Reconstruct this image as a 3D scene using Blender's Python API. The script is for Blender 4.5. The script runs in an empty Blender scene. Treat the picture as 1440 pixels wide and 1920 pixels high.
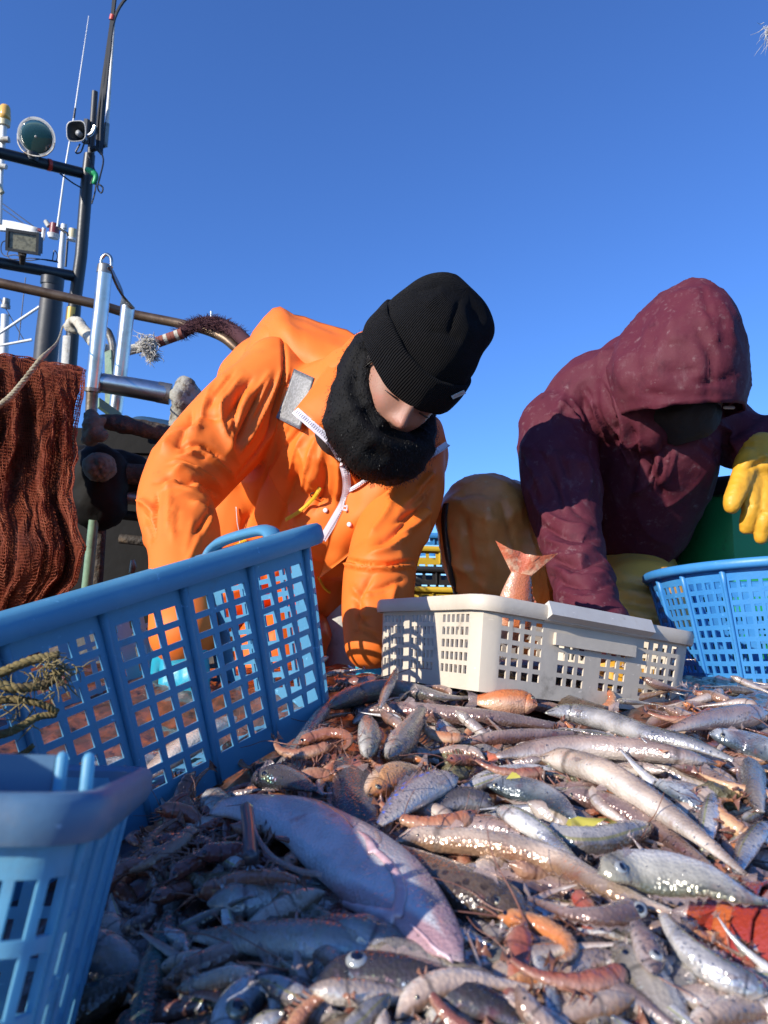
import bpy, bmesh, math, random
import numpy as np
from mathutils import Vector, Matrix, Quaternion
from mathutils.bvhtree import BVHTree

R = math.radians
random.seed(7); np.random.seed(7)
scene = bpy.context.scene
COL = scene.collection

# ------------------------------------------------------------------ camera, sky, sun, exposure
CAM_Z = 0.45
PITCH, ROLL = R(9.0), R(1.5)
cam_d = bpy.data.cameras.new('camera'); cam = bpy.data.objects.new('camera', cam_d); COL.objects.link(cam)
CAM_M = Matrix.Translation((0, 0, CAM_Z)) @ Matrix.Rotation(R(90) + PITCH, 4, 'X') @ Matrix.Rotation(ROLL, 4, 'Z')
cam.matrix_world = CAM_M
cam_d.sensor_fit = 'VERTICAL'; cam_d.sensor_height = 36; cam_d.sensor_width = 27; cam_d.lens = 26
cam_d.clip_start = 0.02; cam_d.clip_end = 9000
cam_d.dof.use_dof = True; cam_d.dof.focus_distance = 1.15; cam_d.dof.aperture_fstop = 12.5
scene.camera = cam
F = 26 / 36 * 1920

SUN_FROM = Vector((-0.70, -0.60, 0.37)).normalized()
world = bpy.data.worlds.new('World'); scene.world = world; world.use_nodes = True
wn = world.node_tree.nodes; wl = world.node_tree.links
sky = wn.new('ShaderNodeTexSky'); sky.sky_type = 'NISHITA'; sky.sun_disc = False
sky.sun_elevation = math.asin(SUN_FROM.z); sky.sun_rotation = math.atan2(SUN_FROM.x, SUN_FROM.y)
sky.altitude = 0; sky.air_density = 1.0; sky.dust_density = 0.0; sky.ozone_density = 10.0
sat = wn.new('ShaderNodeHueSaturation'); sat.inputs['Saturation'].default_value = 1.0; sat.inputs['Hue'].default_value = 0.506
wl.new(sky.outputs[0], sat.inputs['Color']); wl.new(sat.outputs[0], wn['Background'].inputs[0]); wn['Background'].inputs[1].default_value = 0.15
sun_d = bpy.data.lights.new('sun', 'SUN'); sun_d.energy = 4.4; sun_d.angle = R(0.5); sun_d.color = (1, 0.93, 0.82)
sun = bpy.data.objects.new('sun', sun_d); COL.objects.link(sun)
sun.rotation_euler = SUN_FROM.to_track_quat('Z', 'Y').to_euler(); sun.location = SUN_FROM * 20

scene.view_settings.view_transform = 'Standard'; scene.view_settings.look = 'None'
scene.view_settings.exposure = 0.68; scene.view_settings.gamma = 1.0
scene.render.engine = 'CYCLES'
scene.cycles.use_denoising = True
scene.cycles.max_bounces = 8; scene.cycles.transparent_max_bounces = 12
scene.cycles.sample_clamp_indirect = 4.0

# ------------------------------------------------------------------ helpers
CAM_I = CAM_M.inverted()
CAM_P = Vector((0, 0, CAM_Z))
def P(px, py, d):
    return CAM_M @ Vector(((px - 720) / F * d, -(py - 960) / F * d, -d))
CR, CU, CV = [Vector(CAM_M.col[i][:3]) for i in range(3)]        # right, up, towards viewer
def cdir(x, y, z): return (CR * x + CU * y + CV * z).normalized()
_M4 = np.array(CAM_I)
def proj(v):
    v = np.asarray(v); c = v @ _M4[:3, :3].T + _M4[:3, 3]
    d = -c[:, 2]; d = np.where(np.abs(d) < 1e-6, 1e-6, d)
    return 720 + c[:, 0] / d * F, 960 - c[:, 1] / d * F, d

# vectorised gradient noise
_perm = np.random.RandomState(3).permutation(512); _perm = np.concatenate([_perm, _perm, _perm])
_g = np.random.RandomState(4).normal(size=(512, 3)); _g /= np.linalg.norm(_g, axis=1)[:, None]
def pn(p, scale=1.0, off=0.0):
    p = np.asarray(p, float) * scale + off
    i = np.floor(p).astype(int); f = p - i; w = f * f * f * (f * (f * 6 - 15) + 10)
    out = 0
    for dx in (0, 1):
        for dy in (0, 1):
            for dz in (0, 1):
                h = _perm[(_perm[(_perm[(i[:, 0] + dx) % 512] + i[:, 1] + dy) % 512] + i[:, 2] + dz) % 512]
                g = _g[h]
                dot = g[:, 0] * (f[:, 0] - dx) + g[:, 1] * (f[:, 1] - dy) + g[:, 2] * (f[:, 2] - dz)
                out = out + dot * np.where(dx, w[:, 0], 1 - w[:, 0]) * np.where(dy, w[:, 1], 1 - w[:, 1]) * np.where(dz, w[:, 2], 1 - w[:, 2])
    return out * 1.5

# ---- materials
def srgb(r, g, b):
    f = lambda c: (c / 255 / 12.92) if c <= 10 else ((c / 255 + 0.055) / 1.055) ** 2.4
    return (f(r), f(g), f(b), 1)
MATS = {}
def mat(name, base, rough=0.5, metal=0.0, spec=0.5, bump=None, var=None, coat=0.0, sheen=0.0, extra=None, sss=0.0, trans=0.0):
    """bump=(scale,strength,distance); var=(scale, colour2, lo, hi) mixes a second colour by noise; extra = list of such"""
    m = bpy.data.materials.new(name); m.use_nodes = True; MATS[name] = m
    nt = m.node_tree; n = nt.nodes; l = nt.links; b = n['Principled BSDF']
    b.inputs['Base Color'].default_value = (*base[:3], 1)
    b.inputs['Roughness'].default_value = rough; b.inputs['Metallic'].default_value = metal
    b.inputs['Specular IOR Level'].default_value = spec
    b.inputs['Coat Weight'].default_value = coat; b.inputs['Coat Roughness'].default_value = 0.08
    b.inputs['Sheen Weight'].default_value = sheen; b.inputs['Sheen Roughness'].default_value = 0.4
    if sss:
        b.inputs['Subsurface Weight'].default_value = sss; b.inputs['Subsurface Radius'].default_value = (0.01, 0.004, 0.002); b.inputs['Subsurface Scale'].default_value = 0.5
    if trans: b.inputs['Transmission Weight'].default_value = trans
    tc = n.new('ShaderNodeTexCoord')
    col = None
    for v in ([var] if var else []) + (extra or []):
        sc, c2, lo, hi = v[:4]
        t = n.new('ShaderNodeTexNoise'); t.inputs['Scale'].default_value = sc; t.inputs['Detail'].default_value = 6; t.inputs['Roughness'].default_value = 0.65
        src = tc.outputs['Object']
        if len(v) > 4:
            mp = n.new('ShaderNodeMapping'); mp.inputs['Scale'].default_value = v[4]; l.new(src, mp.inputs[0]); src = mp.outputs[0]
        l.new(src, t.inputs['Vector'])
        r = n.new('ShaderNodeMapRange'); r.inputs[1].default_value = lo; r.inputs[2].default_value = hi; r.interpolation_type = 'SMOOTHSTEP'
        l.new(t.outputs[0], r.inputs[0])
        mx = n.new('ShaderNodeMix'); mx.data_type = 'RGBA'
        l.new(r.outputs[0], mx.inputs[0])
        if col: l.new(col, mx.inputs[6])
        else: mx.inputs[6].default_value = (*base[:3], 1)
        mx.inputs[7].default_value = (*c2[:3], 1); col = mx.outputs[2]
    if col: l.new(col, b.inputs['Base Color'])
    if bump:
        t = n.new('ShaderNodeTexNoise'); t.inputs['Scale'].default_value = bump[0]; t.inputs['Detail'].default_value = 5
        l.new(tc.outputs['Object'], t.inputs['Vector'])
        bp = n.new('ShaderNodeBump'); bp.inputs['Strength'].default_value = bump[1]; bp.inputs['Distance'].default_value = bump[2]
        l.new(t.outputs[0], bp.inputs['Height']); l.new(bp.outputs[0], b.inputs['Normal'])
        if coat: l.new(bp.outputs[0], b.inputs['Coat Normal'])
    return m

# ---- objects
def finish(o, label=None, cat=None, group=None, kind=None):
    if label: o['label'] = label
    if cat: o['category'] = cat
    if group: o['group'] = group
    if kind: o['kind'] = kind
    return o
def wloc(o):
    v = Vector(o.location)
    while o.parent: o = o.parent; v = v + o.location
    return v
def mk(name, verts, faces, m, parent=None, smooth=True, uvs=None, label=None, cat=None, group=None, kind=None, base=None, rough_angle=None):
    v = np.asarray([tuple(x) for x in verts], float).reshape(-1, 3) if not isinstance(verts, np.ndarray) else verts
    if parent is not None: o0 = np.array(wloc(parent)); loc = (0, 0, 0)
    else:
        o0 = np.array(base) if base is not None else np.array([(v[:, 0].min() + v[:, 0].max()) / 2, (v[:, 1].min() + v[:, 1].max()) / 2, v[:, 2].min()]); loc = o0
    me = bpy.data.meshes.new(name); me.from_pydata((v - o0).tolist(), [], [list(map(int, f)) for f in faces])
    if smooth: me.polygons.foreach_set('use_smooth', [True] * len(me.polygons))
    if uvs is not None:
        uvl = me.uv_layers.new(name='UVMap'); idx = np.zeros(len(me.loops), int); me.loops.foreach_get('vertex_index', idx)
        uvl.data.foreach_set('uv', np.asarray(uvs, float)[idx].ravel())
    if m: me.materials.append(MATS[m] if isinstance(m, str) else m)
    me.update()
    o = bpy.data.objects.new(name, me); COL.objects.link(o); o.location = tuple(loc)
    if parent is not None: o.parent = parent
    if smooth and rough_angle:
        try: me.set_sharp_from_angle(angle=R(rough_angle))
        except Exception: pass
    return finish(o, label, cat, group, kind)
def empty(name, loc, label, cat, group=None):
    o = bpy.data.objects.new(name, None); COL.objects.link(o); o.location = tuple(loc); o.empty_display_size = 0.05
    return finish(o, label, cat, group)

class MB:
    def __init__(s): s.v = []; s.f = []; s.uv = []
    def add(s, v, f, uv=None):
        b = len(s.v); s.v += [tuple(x) for x in v]; s.f += [tuple(i + b for i in q) for q in f]
        s.uv += list(uv) if uv is not None else [(0, 0)] * len(v)
        return s
    def box(s, c, ax, ay, az, hx, hy, hz, bev=0.0):
        c = Vector(c); pts = []
        for sx in (-1, 1):
            for sy in (-1, 1):
                for sz in (-1, 1): pts.append(c + ax * (sx * hx) + ay * (sy * hy) + az * (sz * hz))
        return s.add(pts, [(0, 1, 3, 2), (4, 6, 7, 5), (0, 4, 5, 1), (2, 3, 7, 6), (0, 2, 6, 4), (1, 5, 7, 3)])
    def tube(s, pts, rad, **k):
        v, f, uv = sweep(pts, rad, **k); return s.add(v, f, uv)
    def build(s, name, m, parent=None, **k):
        return mk(name, s.v, s.f, m, parent, **k)

def catmull(ctrl, n):
    """ctrl: list of tuples/arrays; n samples"""
    c = np.asarray(ctrl, float)
    if len(c) == 2: t = np.linspace(0, 1, n)[:, None]; return c[0] * (1 - t) + c[1] * t
    c = np.vstack([2 * c[0] - c[1], c, 2 * c[-1] - c[-2]])
    out = []
    m = len(c) - 3
    for u in np.linspace(0, m - 1e-9, n):
        i = int(u); t = u - i; p0, p1, p2, p3 = c[i:i + 4]
        out.append(0.5 * ((2 * p1) + (-p0 + p2) * t + (2 * p0 - 5 * p1 + 4 * p2 - p3) * t * t + (-p0 + 3 * p1 - 3 * p2 + p3) * t ** 3))
    return np.array(out)

def sweep(pts, rad, seg=12, cap=True, up=None, squash=1.0, smooth=None, round_cap=0):
    """tube along pts; rad scalar or list; squash scales the axis along 'up'"""
    pts = [np.array(p, float) for p in pts]
    if np.isscalar(rad): rad = [rad] * len(pts)
    rad = list(rad)
    if smooth:
        a = catmull([np.append(p, r) for p, r in zip(pts, rad)], smooth); pts = [x[:3] for x in a]; rad = [max(1e-4, x[3]) for x in a]
    if round_cap:
        def caps(p, q, r):
            t = p - q; t = t / max(1e-9, np.linalg.norm(t)); o = []
            for k in range(1, round_cap + 1):
                an = math.pi / 2 * k / round_cap * 0.97; o.append((p + t * r * math.sin(an), r * math.cos(an)))
            return o
        a = caps(pts[0], pts[1], rad[0]); b = caps(pts[-1], pts[-2], rad[-1])
        pts = [x[0] for x in reversed(a)] + pts + [x[0] for x in b]; rad = [x[1] for x in reversed(a)] + rad + [x[1] for x in b]
    n = len(pts); T = []
    for i in range(n):
        t = pts[min(i + 1, n - 1)] - pts[max(i - 1, 0)]; T.append(t / max(1e-9, np.linalg.norm(t)))
    if up is not None: N = np.array(up, float)
    else: N = np.array([0, 0, 1.0]) if abs(T[0][2]) < 0.9 else np.array([1.0, 0, 0])
    V = []; UV = []; Fc = []
    for i in range(n):
        if up is not None: N = np.array(up, float) if np.ndim(up) == 1 else np.array(up[i])
        N = N - T[i] * N.dot(T[i]); nn = np.linalg.norm(N)
        N = N / nn if nn > 1e-6 else np.cross(T[i], [1, 0, 0.1]); B = np.cross(T[i], N)
        for k in range(seg):
            a = 2 * math.pi * k / seg
            V.append(pts[i] + N * (rad[i] * squash * math.cos(a)) + B * (rad[i] * math.sin(a)))
            UV.append((i / (n - 1), k / seg))
    for i in range(n - 1):
        for k in range(seg):
            k2 = (k + 1) % seg
            Fc.append((i * seg + k, i * seg + k2, (i + 1) * seg + k2, (i + 1) * seg + k))
    if cap:
        Fc.append(tuple(reversed(range(seg)))); Fc.append(tuple((n - 1) * seg + k for k in range(seg)))
    return V, Fc, UV

def pxtube(mb, ctrl, seg=12, n=None, **k):
    """ctrl: (px,py,d,r_px) control points"""
    pts = [P(x, y, d) for x, y, d, r in ctrl]; rad = [r * d / F for x, y, d, r in ctrl]
    mb.tube(pts, rad, seg=seg, smooth=n, **k); return mb

def ellipsoid(c, A, B, C, nu=24, nv=16):
    """A,B,C scaled axis vectors"""
    V = []; Fc = []
    for i in range(nv + 1):
        th = math.pi * i / nv
        for k in range(nu):
            ph = 2 * math.pi * k / nu
            V.append(Vector(c) + A * (math.sin(th) * math.cos(ph)) + B * (math.sin(th) * math.sin(ph)) + C * math.cos(th))
    for i in range(nv):
        for k in range(nu):
            k2 = (k + 1) % nu; Fc.append((i * nu + k, (i + 1) * nu + k, (i + 1) * nu + k2, i * nu + k2))
    return V, Fc

def normals_of(v, f4):
    """vertex normals for array verts & list faces"""
    N = np.zeros_like(v)
    for f in (f4,):
        a = v[f[:, 0]]; b = v[f[:, 1]]; c = v[f[:, 2]]
        fn = np.cross(b - a, c - a)
        if f.shape[1] == 4: fn = fn + np.cross(c - a, v[f[:, 3]] - a)
        for k in range(f.shape[1]): np.add.at(N, f[:, k], fn)
    return N / np.maximum(1e-12, np.linalg.norm(N, axis=1))[:, None]

def remesh(mb, voxel):
    me = bpy.data.meshes.new('t'); me.from_pydata([tuple(v) for v in mb.v], [], mb.f); me.update()
    o = bpy.data.objects.new('t', me); COL.objects.link(o)
    md = o.modifiers.new('r', 'REMESH'); md.mode = 'VOXEL'; md.voxel_size = voxel; md.adaptivity = 0
    dg = bpy.context.evaluated_depsgraph_get(); ev = o.evaluated_get(dg); m2 = ev.to_mesh()
    v = np.zeros(len(m2.vertices) * 3); m2.vertices.foreach_get('co', v); v = v.reshape(-1, 3)
    nq = len(m2.polygons); tot = np.zeros(nq, int); m2.polygons.foreach_get('loop_total', tot)
    lv = np.zeros(len(m2.loops), int); m2.loops.foreach_get('vertex_index', lv)
    assert (tot == 4).all(), 'remesh gave non quads'
    f = lv.reshape(-1, 4).copy()
    ev.to_mesh_clear(); bpy.data.objects.remove(o); bpy.data.meshes.remove(me)
    return v, f

def laplace(v, f, it, lam=0.6):
    e = np.vstack([f[:, [0, 1]], f[:, [1, 2]], f[:, [2, 3]], f[:, [3, 0]]])
    cnt = np.bincount(e.ravel(), minlength=len(v)).astype(float)
    for _ in range(it):
        s = np.zeros_like(v)
        for k in range(3):
            s[:, k] = np.bincount(e[:, 0], v[e[:, 1], k], len(v)) + np.bincount(e[:, 1], v[e[:, 0], k], len(v))
        v = v + lam * (s / cnt[:, None] - v)
    return v

STROKE_GAIN = 1.0
def stroke_disp(v, f, strokes):
    """sculpt: each stroke = ([(px,py),...], half_width_px, amount_mm). Moves camera-facing skin along its normal."""
    N = normals_of(v, f); x, y, d = proj(v)
    face = (N * (np.array(CAM_P) - v)).sum(1); face = face / np.linalg.norm(np.array(CAM_P) - v, axis=1)
    w0 = np.clip((face - 0.02) / 0.25, 0, 1)
    disp = np.zeros(len(v))
    for pts, hw, amt in strokes:
        pts = catmull(pts, max(6, len(pts) * 5)); L = np.concatenate([[0], np.cumsum(np.linalg.norm(np.diff(pts, axis=0), axis=1))]); tot = L[-1]
        near = (x > pts[:, 0].min() - 3 * hw) & (x < pts[:, 0].max() + 3 * hw) & (y > pts[:, 1].min() - 3 * hw) & (y < pts[:, 1].max() + 3 * hw) & (w0 > 0)
        idx = np.nonzero(near)[0]
        if not len(idx): continue
        q = np.stack([x[idx], y[idx]], 1); best = np.full(len(idx), 1e9); tt = np.zeros(len(idx))
        for i in range(len(pts) - 1):
            a = pts[i]; ab = pts[i + 1] - a; t = np.clip(((q - a) @ ab) / max(1e-9, ab @ ab), 0, 1)
            dd = np.linalg.norm(q - a - t[:, None] * ab, axis=1); m = dd < best
            best[m] = dd[m]; tt[m] = (L[i] + t[m] * (L[i + 1] - L[i])) / tot
        taper = np.clip(np.minimum(tt, 1 - tt) * 4 + 0.25, 0, 1)
        disp[idx] += amt / 1000 * STROKE_GAIN * np.exp(-(best / hw) ** 1.2) * taper
    return v + N * (disp * w0)[:, None]

def auto_strokes(A, B, n, w=(2.5, 5), amp=(2.0, 4.5), seed=0, jit=6):
    """fine creases interpolated between two guide lines"""
    rs = random.Random(seed); A = catmull(A, 24); B = catmull(B, 24); out = []
    for i in range(n):
        t = rs.random(); c = A * (1 - t) + B * t; a = rs.randrange(0, 8); b = a + rs.randrange(11, 17); c = c[a:b]; dx, dy = rs.gauss(0, jit), rs.gauss(0, jit)
        pts = [(p[0] + dx, p[1] + dy) for p in c[::4]]
        if len(pts) < 2: continue
        out.append((pts, rs.uniform(*w), rs.uniform(*amp) * rs.choice([1, 1, -1])))
    return out
def garment(name, chains, voxel, m, parent, it=8, strokes=None, wr=None, seg=20, extra=None, label=None):
    """chains: lists of (px,py,d,r_metres) or (..., squash). Union -> one continuous skin, then folds."""
    mb = MB()
    for ch in chains:
        pts = [P(*c[:3]) for c in ch]; rad = [c[3] for c in ch]
        mb.tube(pts, rad, seg=seg, smooth=max(8, len(ch) * 5) if len(ch) > 1 else None, round_cap=5)
    for e in (extra or []): mb.add(*e)
    v, f = remesh(mb, voxel); v = laplace(v, f, it)
    for (sc, amp, stretch) in (wr or []):
        N = normals_of(v, f)
        q = v * np.array(stretch)
        warp = np.stack([pn(q, sc * 0.6, 3.1), pn(q, sc * 0.6, 17.7), pn(q, sc * 0.6, 31.3)], 1) * 0.35 / sc
        r = 1 - np.abs(pn(q + warp, sc, 5.5)) * 2
        v = v + N * (amp * (np.maximum(r, 0) ** 2.2 - 0.25))[:, None]
    if strokes:
        v = stroke_disp(v, f, strokes); v = laplace(v, f, 1, 0.25)
        v = v + 0.9 * (v - laplace(v, f, 7, 0.6))                 # crisper fold crests
    o = mk(name, v, f.tolist(), m, parent, label=label)
    return o, v, f

def bvh(*objs):
    V = []; Fc = []
    for o, v, f in objs:
        b = len(V); V += [Vector(x) for x in v]; Fc += [[int(i) + b for i in q] for q in f]
    return BVHTree.FromPolygons(V, Fc)
def hit(tree, px, py, off=0.002, dflt=1.5):
    d = (P(px, py, 1.0) - CAM_P).normalized(); h = tree.ray_cast(CAM_P, d)
    if h[0] is None: return P(px, py, dflt), -d
    n = h[1] if h[1].dot(d) < 0 else -h[1]
    return h[0] + n * off, n

def sheet(mb, rows, nu=14, nv=14, thick=0.003, bulge=0.0, wob=0.0):
    """bicubic patch through rows of 3D points with thickness"""
    g = np.array([[tuple(p) for p in r] for r in rows], float)
    g1 = np.array([catmull(r, nu) for r in g]); g2 = np.array([catmull(g1[:, i], nv) for i in range(nu)])   # nu x nv
    du = np.gradient(g2, axis=0); dv = np.gradient(g2, axis=1); n = np.cross(du, dv); n /= np.maximum(1e-9, np.linalg.norm(n, axis=2))[:, :, None]
    mid = g2.mean((0, 1)); s = np.sign((n[nu // 2, nv // 2] * (np.array(CAM_P) - mid)).sum()) or 1; n = n * s
    uu = np.sin(np.linspace(0, math.pi, nu))[:, None]; vv = np.sin(np.linspace(0, math.pi, nv))[None]
    g2 = g2 + n * (bulge * uu * vv)[:, :, None]
    if wob: g2 = g2 + n * (wob * pn(g2.reshape(-1, 3), 28)).reshape(nu, nv)[:, :, None]
    V = np.concatenate([g2.reshape(-1, 3), (g2 - n * thick).reshape(-1, 3)]); o = nu * nv; Fc = []
    for i in range(nu - 1):
        for j in range(nv - 1):
            a = i * nv + j; Fc += [(a, a + 1, a + nv + 1, a + nv), (o + a, o + a + nv, o + a + nv + 1, o + a + 1)]
    for i in range(nu - 1):
        for j in (0, nv - 1):
            a = i * nv + j; Fc.append((a, a + nv, o + a + nv, o + a))
    for j in range(nv - 1):
        for i in (0, nu - 1):
            a = i * nv + j; Fc.append((a, a + 1, o + a + 1, o + a))
    mb.add(V, Fc); return mb
#@@SECTION_STRUCTURE
# ------------------------------------------------------------------ materials
mat('deck_steel', (0.06, 0.055, 0.05), 0.5, bump=(30, 0.4, 0.01), var=(6, (0.12, 0.07, 0.04), 0.45, 0.65))
mat('sea', (0.01, 0.04, 0.07), 0.15, bump=(0.8, 0.5, 0.2))
mat('heap_mud', (0.085, 0.042, 0.026), 0.35, coat=1.0, bump=(60, 0.6, 0.003), var=(40, (0.20, 0.065, 0.03), 0.42, 0.62), extra=[(70, (0.012, 0.010, 0.010), 0.5, 0.7)])
def plastic(name, c, c2, dirt, rough=0.42, tl=0.0):
    m = mat(name, c, rough, bump=(160, 0.12, 0.002), var=(9, c2, 0.40, 0.70), extra=[(22, dirt, 0.58, 0.80), (60, tuple(x * 0.6 for x in dirt), 0.66, 0.82, (1, 1, 0.25)), (150, tuple(min(1, x * 1.5 + 0.05) for x in c2), 0.63, 0.74, (0.3, 1, 1))])
    if tl:                                                   # thin moulded plastic lets some light through
        n = m.node_tree.nodes; l = m.node_tree.links; b = n['Principled BSDF']; t = n.new('ShaderNodeBsdfTranslucent'); mx = n.new('ShaderNodeMixShader'); mx.inputs[0].default_value = tl
        src = b.inputs['Base Color'].links[0].from_socket; l.new(src, t.inputs[0]); l.new(b.outputs[0], mx.inputs[1]); l.new(t.outputs[0], mx.inputs[2]); l.new(mx.outputs[0], n['Material Output'].inputs[0])
    return m
plastic('blue_plastic', (0.095, 0.31, 0.50), (0.125, 0.35, 0.53), (0.13, 0.24, 0.33), tl=0.32)
plastic('worn_blue_plastic', (0.075, 0.155, 0.25), (0.095, 0.19, 0.29), (0.13, 0.155, 0.19))
plastic('bright_blue_plastic', (0.045, 0.25, 0.60), (0.065, 0.30, 0.64), (0.08, 0.24, 0.45), tl=0.25)
plastic('cream_plastic', (0.63, 0.55, 0.44), (0.55, 0.475, 0.375), (0.25, 0.205, 0.15), tl=0.10)
plastic('pale_blue_plastic', (0.19, 0.50, 0.70), (0.22, 0.54, 0.72), (0.20, 0.38, 0.50), tl=0.45)
plastic('white_plastic', (0.50, 0.48, 0.44), (0.45, 0.42, 0.38), (0.42, 0.38, 0.32))
plastic('yellow_plastic', (0.55, 0.36, 0.03), (0.45, 0.29, 0.03), (0.10, 0.08, 0.04))
plastic('black_plastic', (0.02, 0.02, 0.022), (0.03, 0.03, 0.03), (0.06, 0.05, 0.04))
plastic('green_plastic', (0.02, 0.37, 0.12), (0.025, 0.31, 0.10), (0.03, 0.07, 0.03))
mat('orange_pvc', (0.78, 0.165, 0.021), 0.58, spec=0.30, bump=(900, 0.08, 0.0006), var=(5, (0.75, 0.150, 0.017), 0.4, 0.7), extra=[(28, (0.52, 0.12, 0.02), 0.62, 0.80)])
mat('orange_inner', (0.72, 0.13, 0.012), 0.5, spec=0.3, bump=(500, 0.1, 0.0006))
mat('zip_white', (0.72, 0.68, 0.74), 0.45)
mat('zip_yellow', (0.75, 0.50, 0.03), 0.5)
mat('reflective', (0.11, 0.11, 0.11), 0.45, metal=0.1, bump=(420, 0.6, 0.001), var=(240, (0.17, 0.17, 0.175), 0.45, 0.55))
mat('knit_black', (0.0065, 0.006, 0.0062), 0.9, spec=0.10, sheen=0.02, var=(420, (0.012, 0.011, 0.011), 0.5, 0.7))
mat('fleece_black', (0.0035, 0.0032, 0.0034), 0.75, spec=0.2, sheen=0.0, bump=(260, 0.6, 0.003))
mat('fibre_black', (0.005, 0.0045, 0.0045), 0.5, spec=0.35)
mat('skin', (0.31, 0.155, 0.105), 0.48, spec=0.35, sss=0.12, bump=(520, 0.30, 0.0010), var=(18, (0.35, 0.14, 0.095), 0.42, 0.66))
mat('skin_dark', (0.20, 0.11, 0.08), 0.5)
mat('hair', (0.010, 0.007, 0.006), 0.4)
mat('maroon_nylon', (0.085, 0.0145, 0.026), 0.70, spec=0.18, bump=(70, 0.30, 0.004), var=(10, (0.10, 0.024, 0.034), 0.42, 0.72),
    extra=[(30, (0.13, 0.055, 0.065), 0.55, 0.78, (1.6, 1.6, 0.8)), (55, (0.20, 0.125, 0.13), 0.57, 0.82, (1.0, 0.8, 1.2)), (130, (0.30, 0.23, 0.23), 0.68, 0.80, (1, 1, 0.6)), (17, (0.05, 0.009, 0.018), 0.55, 0.75)])
mat('ochre_wader', (0.76, 0.27, 0.065), 0.42, spec=0.5, bump=(24, 0.35, 0.008), var=(7, (0.60, 0.20, 0.045), 0.42, 0.66), extra=[(26, (0.70, 0.46, 0.2), 0.60, 0.78)])
mat('yellow_wader', (0.84, 0.42, 0.07), 0.45, bump=(24, 0.35, 0.008), var=(9, (0.64, 0.34, 0.09), 0.42, 0.66))
mat('yellow_glove', (0.60, 0.30, 0.022), 0.50, spec=0.4, bump=(160, 0.35, 0.002), var=(14, (0.66, 0.33, 0.03), 0.45, 0.7), extra=[(45, (0.34, 0.17, 0.02), 0.58, 0.78)])
mat('teal_glove', (0.02, 0.30, 0.42), 0.35, bump=(200, 0.2, 0.001))
mat('dark_cloth', (0.016, 0.013, 0.012), 0.8, bump=(60, 0.5, 0.006))
mat('net_rust', (0.18, 0.036, 0.014), 0.72, spec=0.2, var=(26, (0.23, 0.060, 0.025), 0.42, 0.66), extra=[(9, (0.10, 0.022, 0.012), 0.5, 0.7)])
mat('net_core', (0.085, 0.018, 0.009), 0.9, spec=0.1, bump=(120, 1.0, 0.006), var=(60, (0.14, 0.032, 0.014), 0.45, 0.65))
mat('stainless', (0.56, 0.55, 0.53), 0.30, metal=1.0, bump=(60, 0.15, 0.002), var=(14, (0.40, 0.37, 0.33), 0.45, 0.70))
mat('dull_steel', (0.26, 0.25, 0.23), 0.45, metal=0.8, bump=(50, 0.35, 0.003), var=(18, (0.13, 0.10, 0.07), 0.45, 0.65))
mat('bronze_pipe', (0.17, 0.115, 0.075), 0.42, metal=0.6, bump=(60, 0.3, 0.002), var=(11, (0.10, 0.060, 0.035), 0.42, 0.66))
mat('black_paint', (0.014, 0.016, 0.019), 0.42, bump=(60, 0.3, 0.002), var=(20, (0.05, 0.045, 0.04), 0.6, 0.75))
mat('grey_black_paint', (0.030, 0.032, 0.036), 0.5, bump=(40, 0.3, 0.002), var=(12, (0.06, 0.05, 0.045), 0.5, 0.7))
mat('cable', (0.008, 0.008, 0.009), 0.45)
mat('white_paint', (0.72, 0.72, 0.70), 0.4, var=(20, (0.50, 0.47, 0.42), 0.55, 0.75))
mat('grimy_white', (0.45, 0.44, 0.40), 0.6, bump=(45, 0.6, 0.006), var=(12, (0.22, 0.19, 0.15), 0.48, 0.68))
mat('grime', (0.035, 0.027, 0.020), 0.75, bump=(45, 1.0, 0.012), var=(25, (0.11, 0.075, 0.045), 0.5, 0.7))
mat('dark_grime', (0.0035, 0.003, 0.0028), 0.7, spec=0.2, bump=(25, 0.4, 0.004))
mat('grey_rag', (0.125, 0.125, 0.095), 0.9, bump=(120, 0.8, 0.004), var=(22, (0.06, 0.058, 0.045), 0.45, 0.65))
mat('rope_tan', (0.30, 0.255, 0.17), 0.85, bump=(150, 0.8, 0.003), var=(30, (0.16, 0.12, 0.07), 0.48, 0.66))
mat('crust_grey', (0.28, 0.27, 0.23), 0.8, bump=(40, 1.0, 0.012), var=(30, (0.10, 0.075, 0.05), 0.48, 0.62))
mat('rope_cream', (0.46, 0.43, 0.35), 0.85, bump=(150, 0.8, 0.003), var=(30, (0.28, 0.25, 0.19), 0.5, 0.7))
mat('rope_olive', (0.16, 0.12, 0.04), 0.8, bump=(150, 0.8, 0.003), var=(40, (0.08, 0.055, 0.02), 0.45, 0.65))
mat('fray_olive', (0.22, 0.17, 0.07), 0.8)
mat('fray_white', (0.55, 0.52, 0.46), 0.85)
mat('rust_band', (0.20, 0.055, 0.035), 0.8)
mat('fur_maroon', (0.070, 0.022, 0.028), 0.9)
mat('red_tape', (0.55, 0.05, 0.03), 0.4)
mat('amber_glass', (0.75, 0.42, 0.10), 0.15, spec=0.6)
mat('lamp_glass', (0.012, 0.045, 0.038), 0.04, spec=0.9, coat=1.0)
mat('led_glass', (0.20, 0.19, 0.13), 0.12, spec=0.8, bump=(90, 0.3, 0.003), var=(60, (0.12, 0.115, 0.08), 0.45, 0.6))
mat('horn_grey', (0.30, 0.31, 0.32), 0.4)
mat('horn_inner', (0.03, 0.032, 0.035), 0.5)
mat('maroon_paint', (0.16, 0.02, 0.025), 0.35)
mat('cream_paint', (0.55, 0.48, 0.30), 0.45)
mat('brass', (0.45, 0.28, 0.08), 0.35, metal=0.9)
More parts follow.
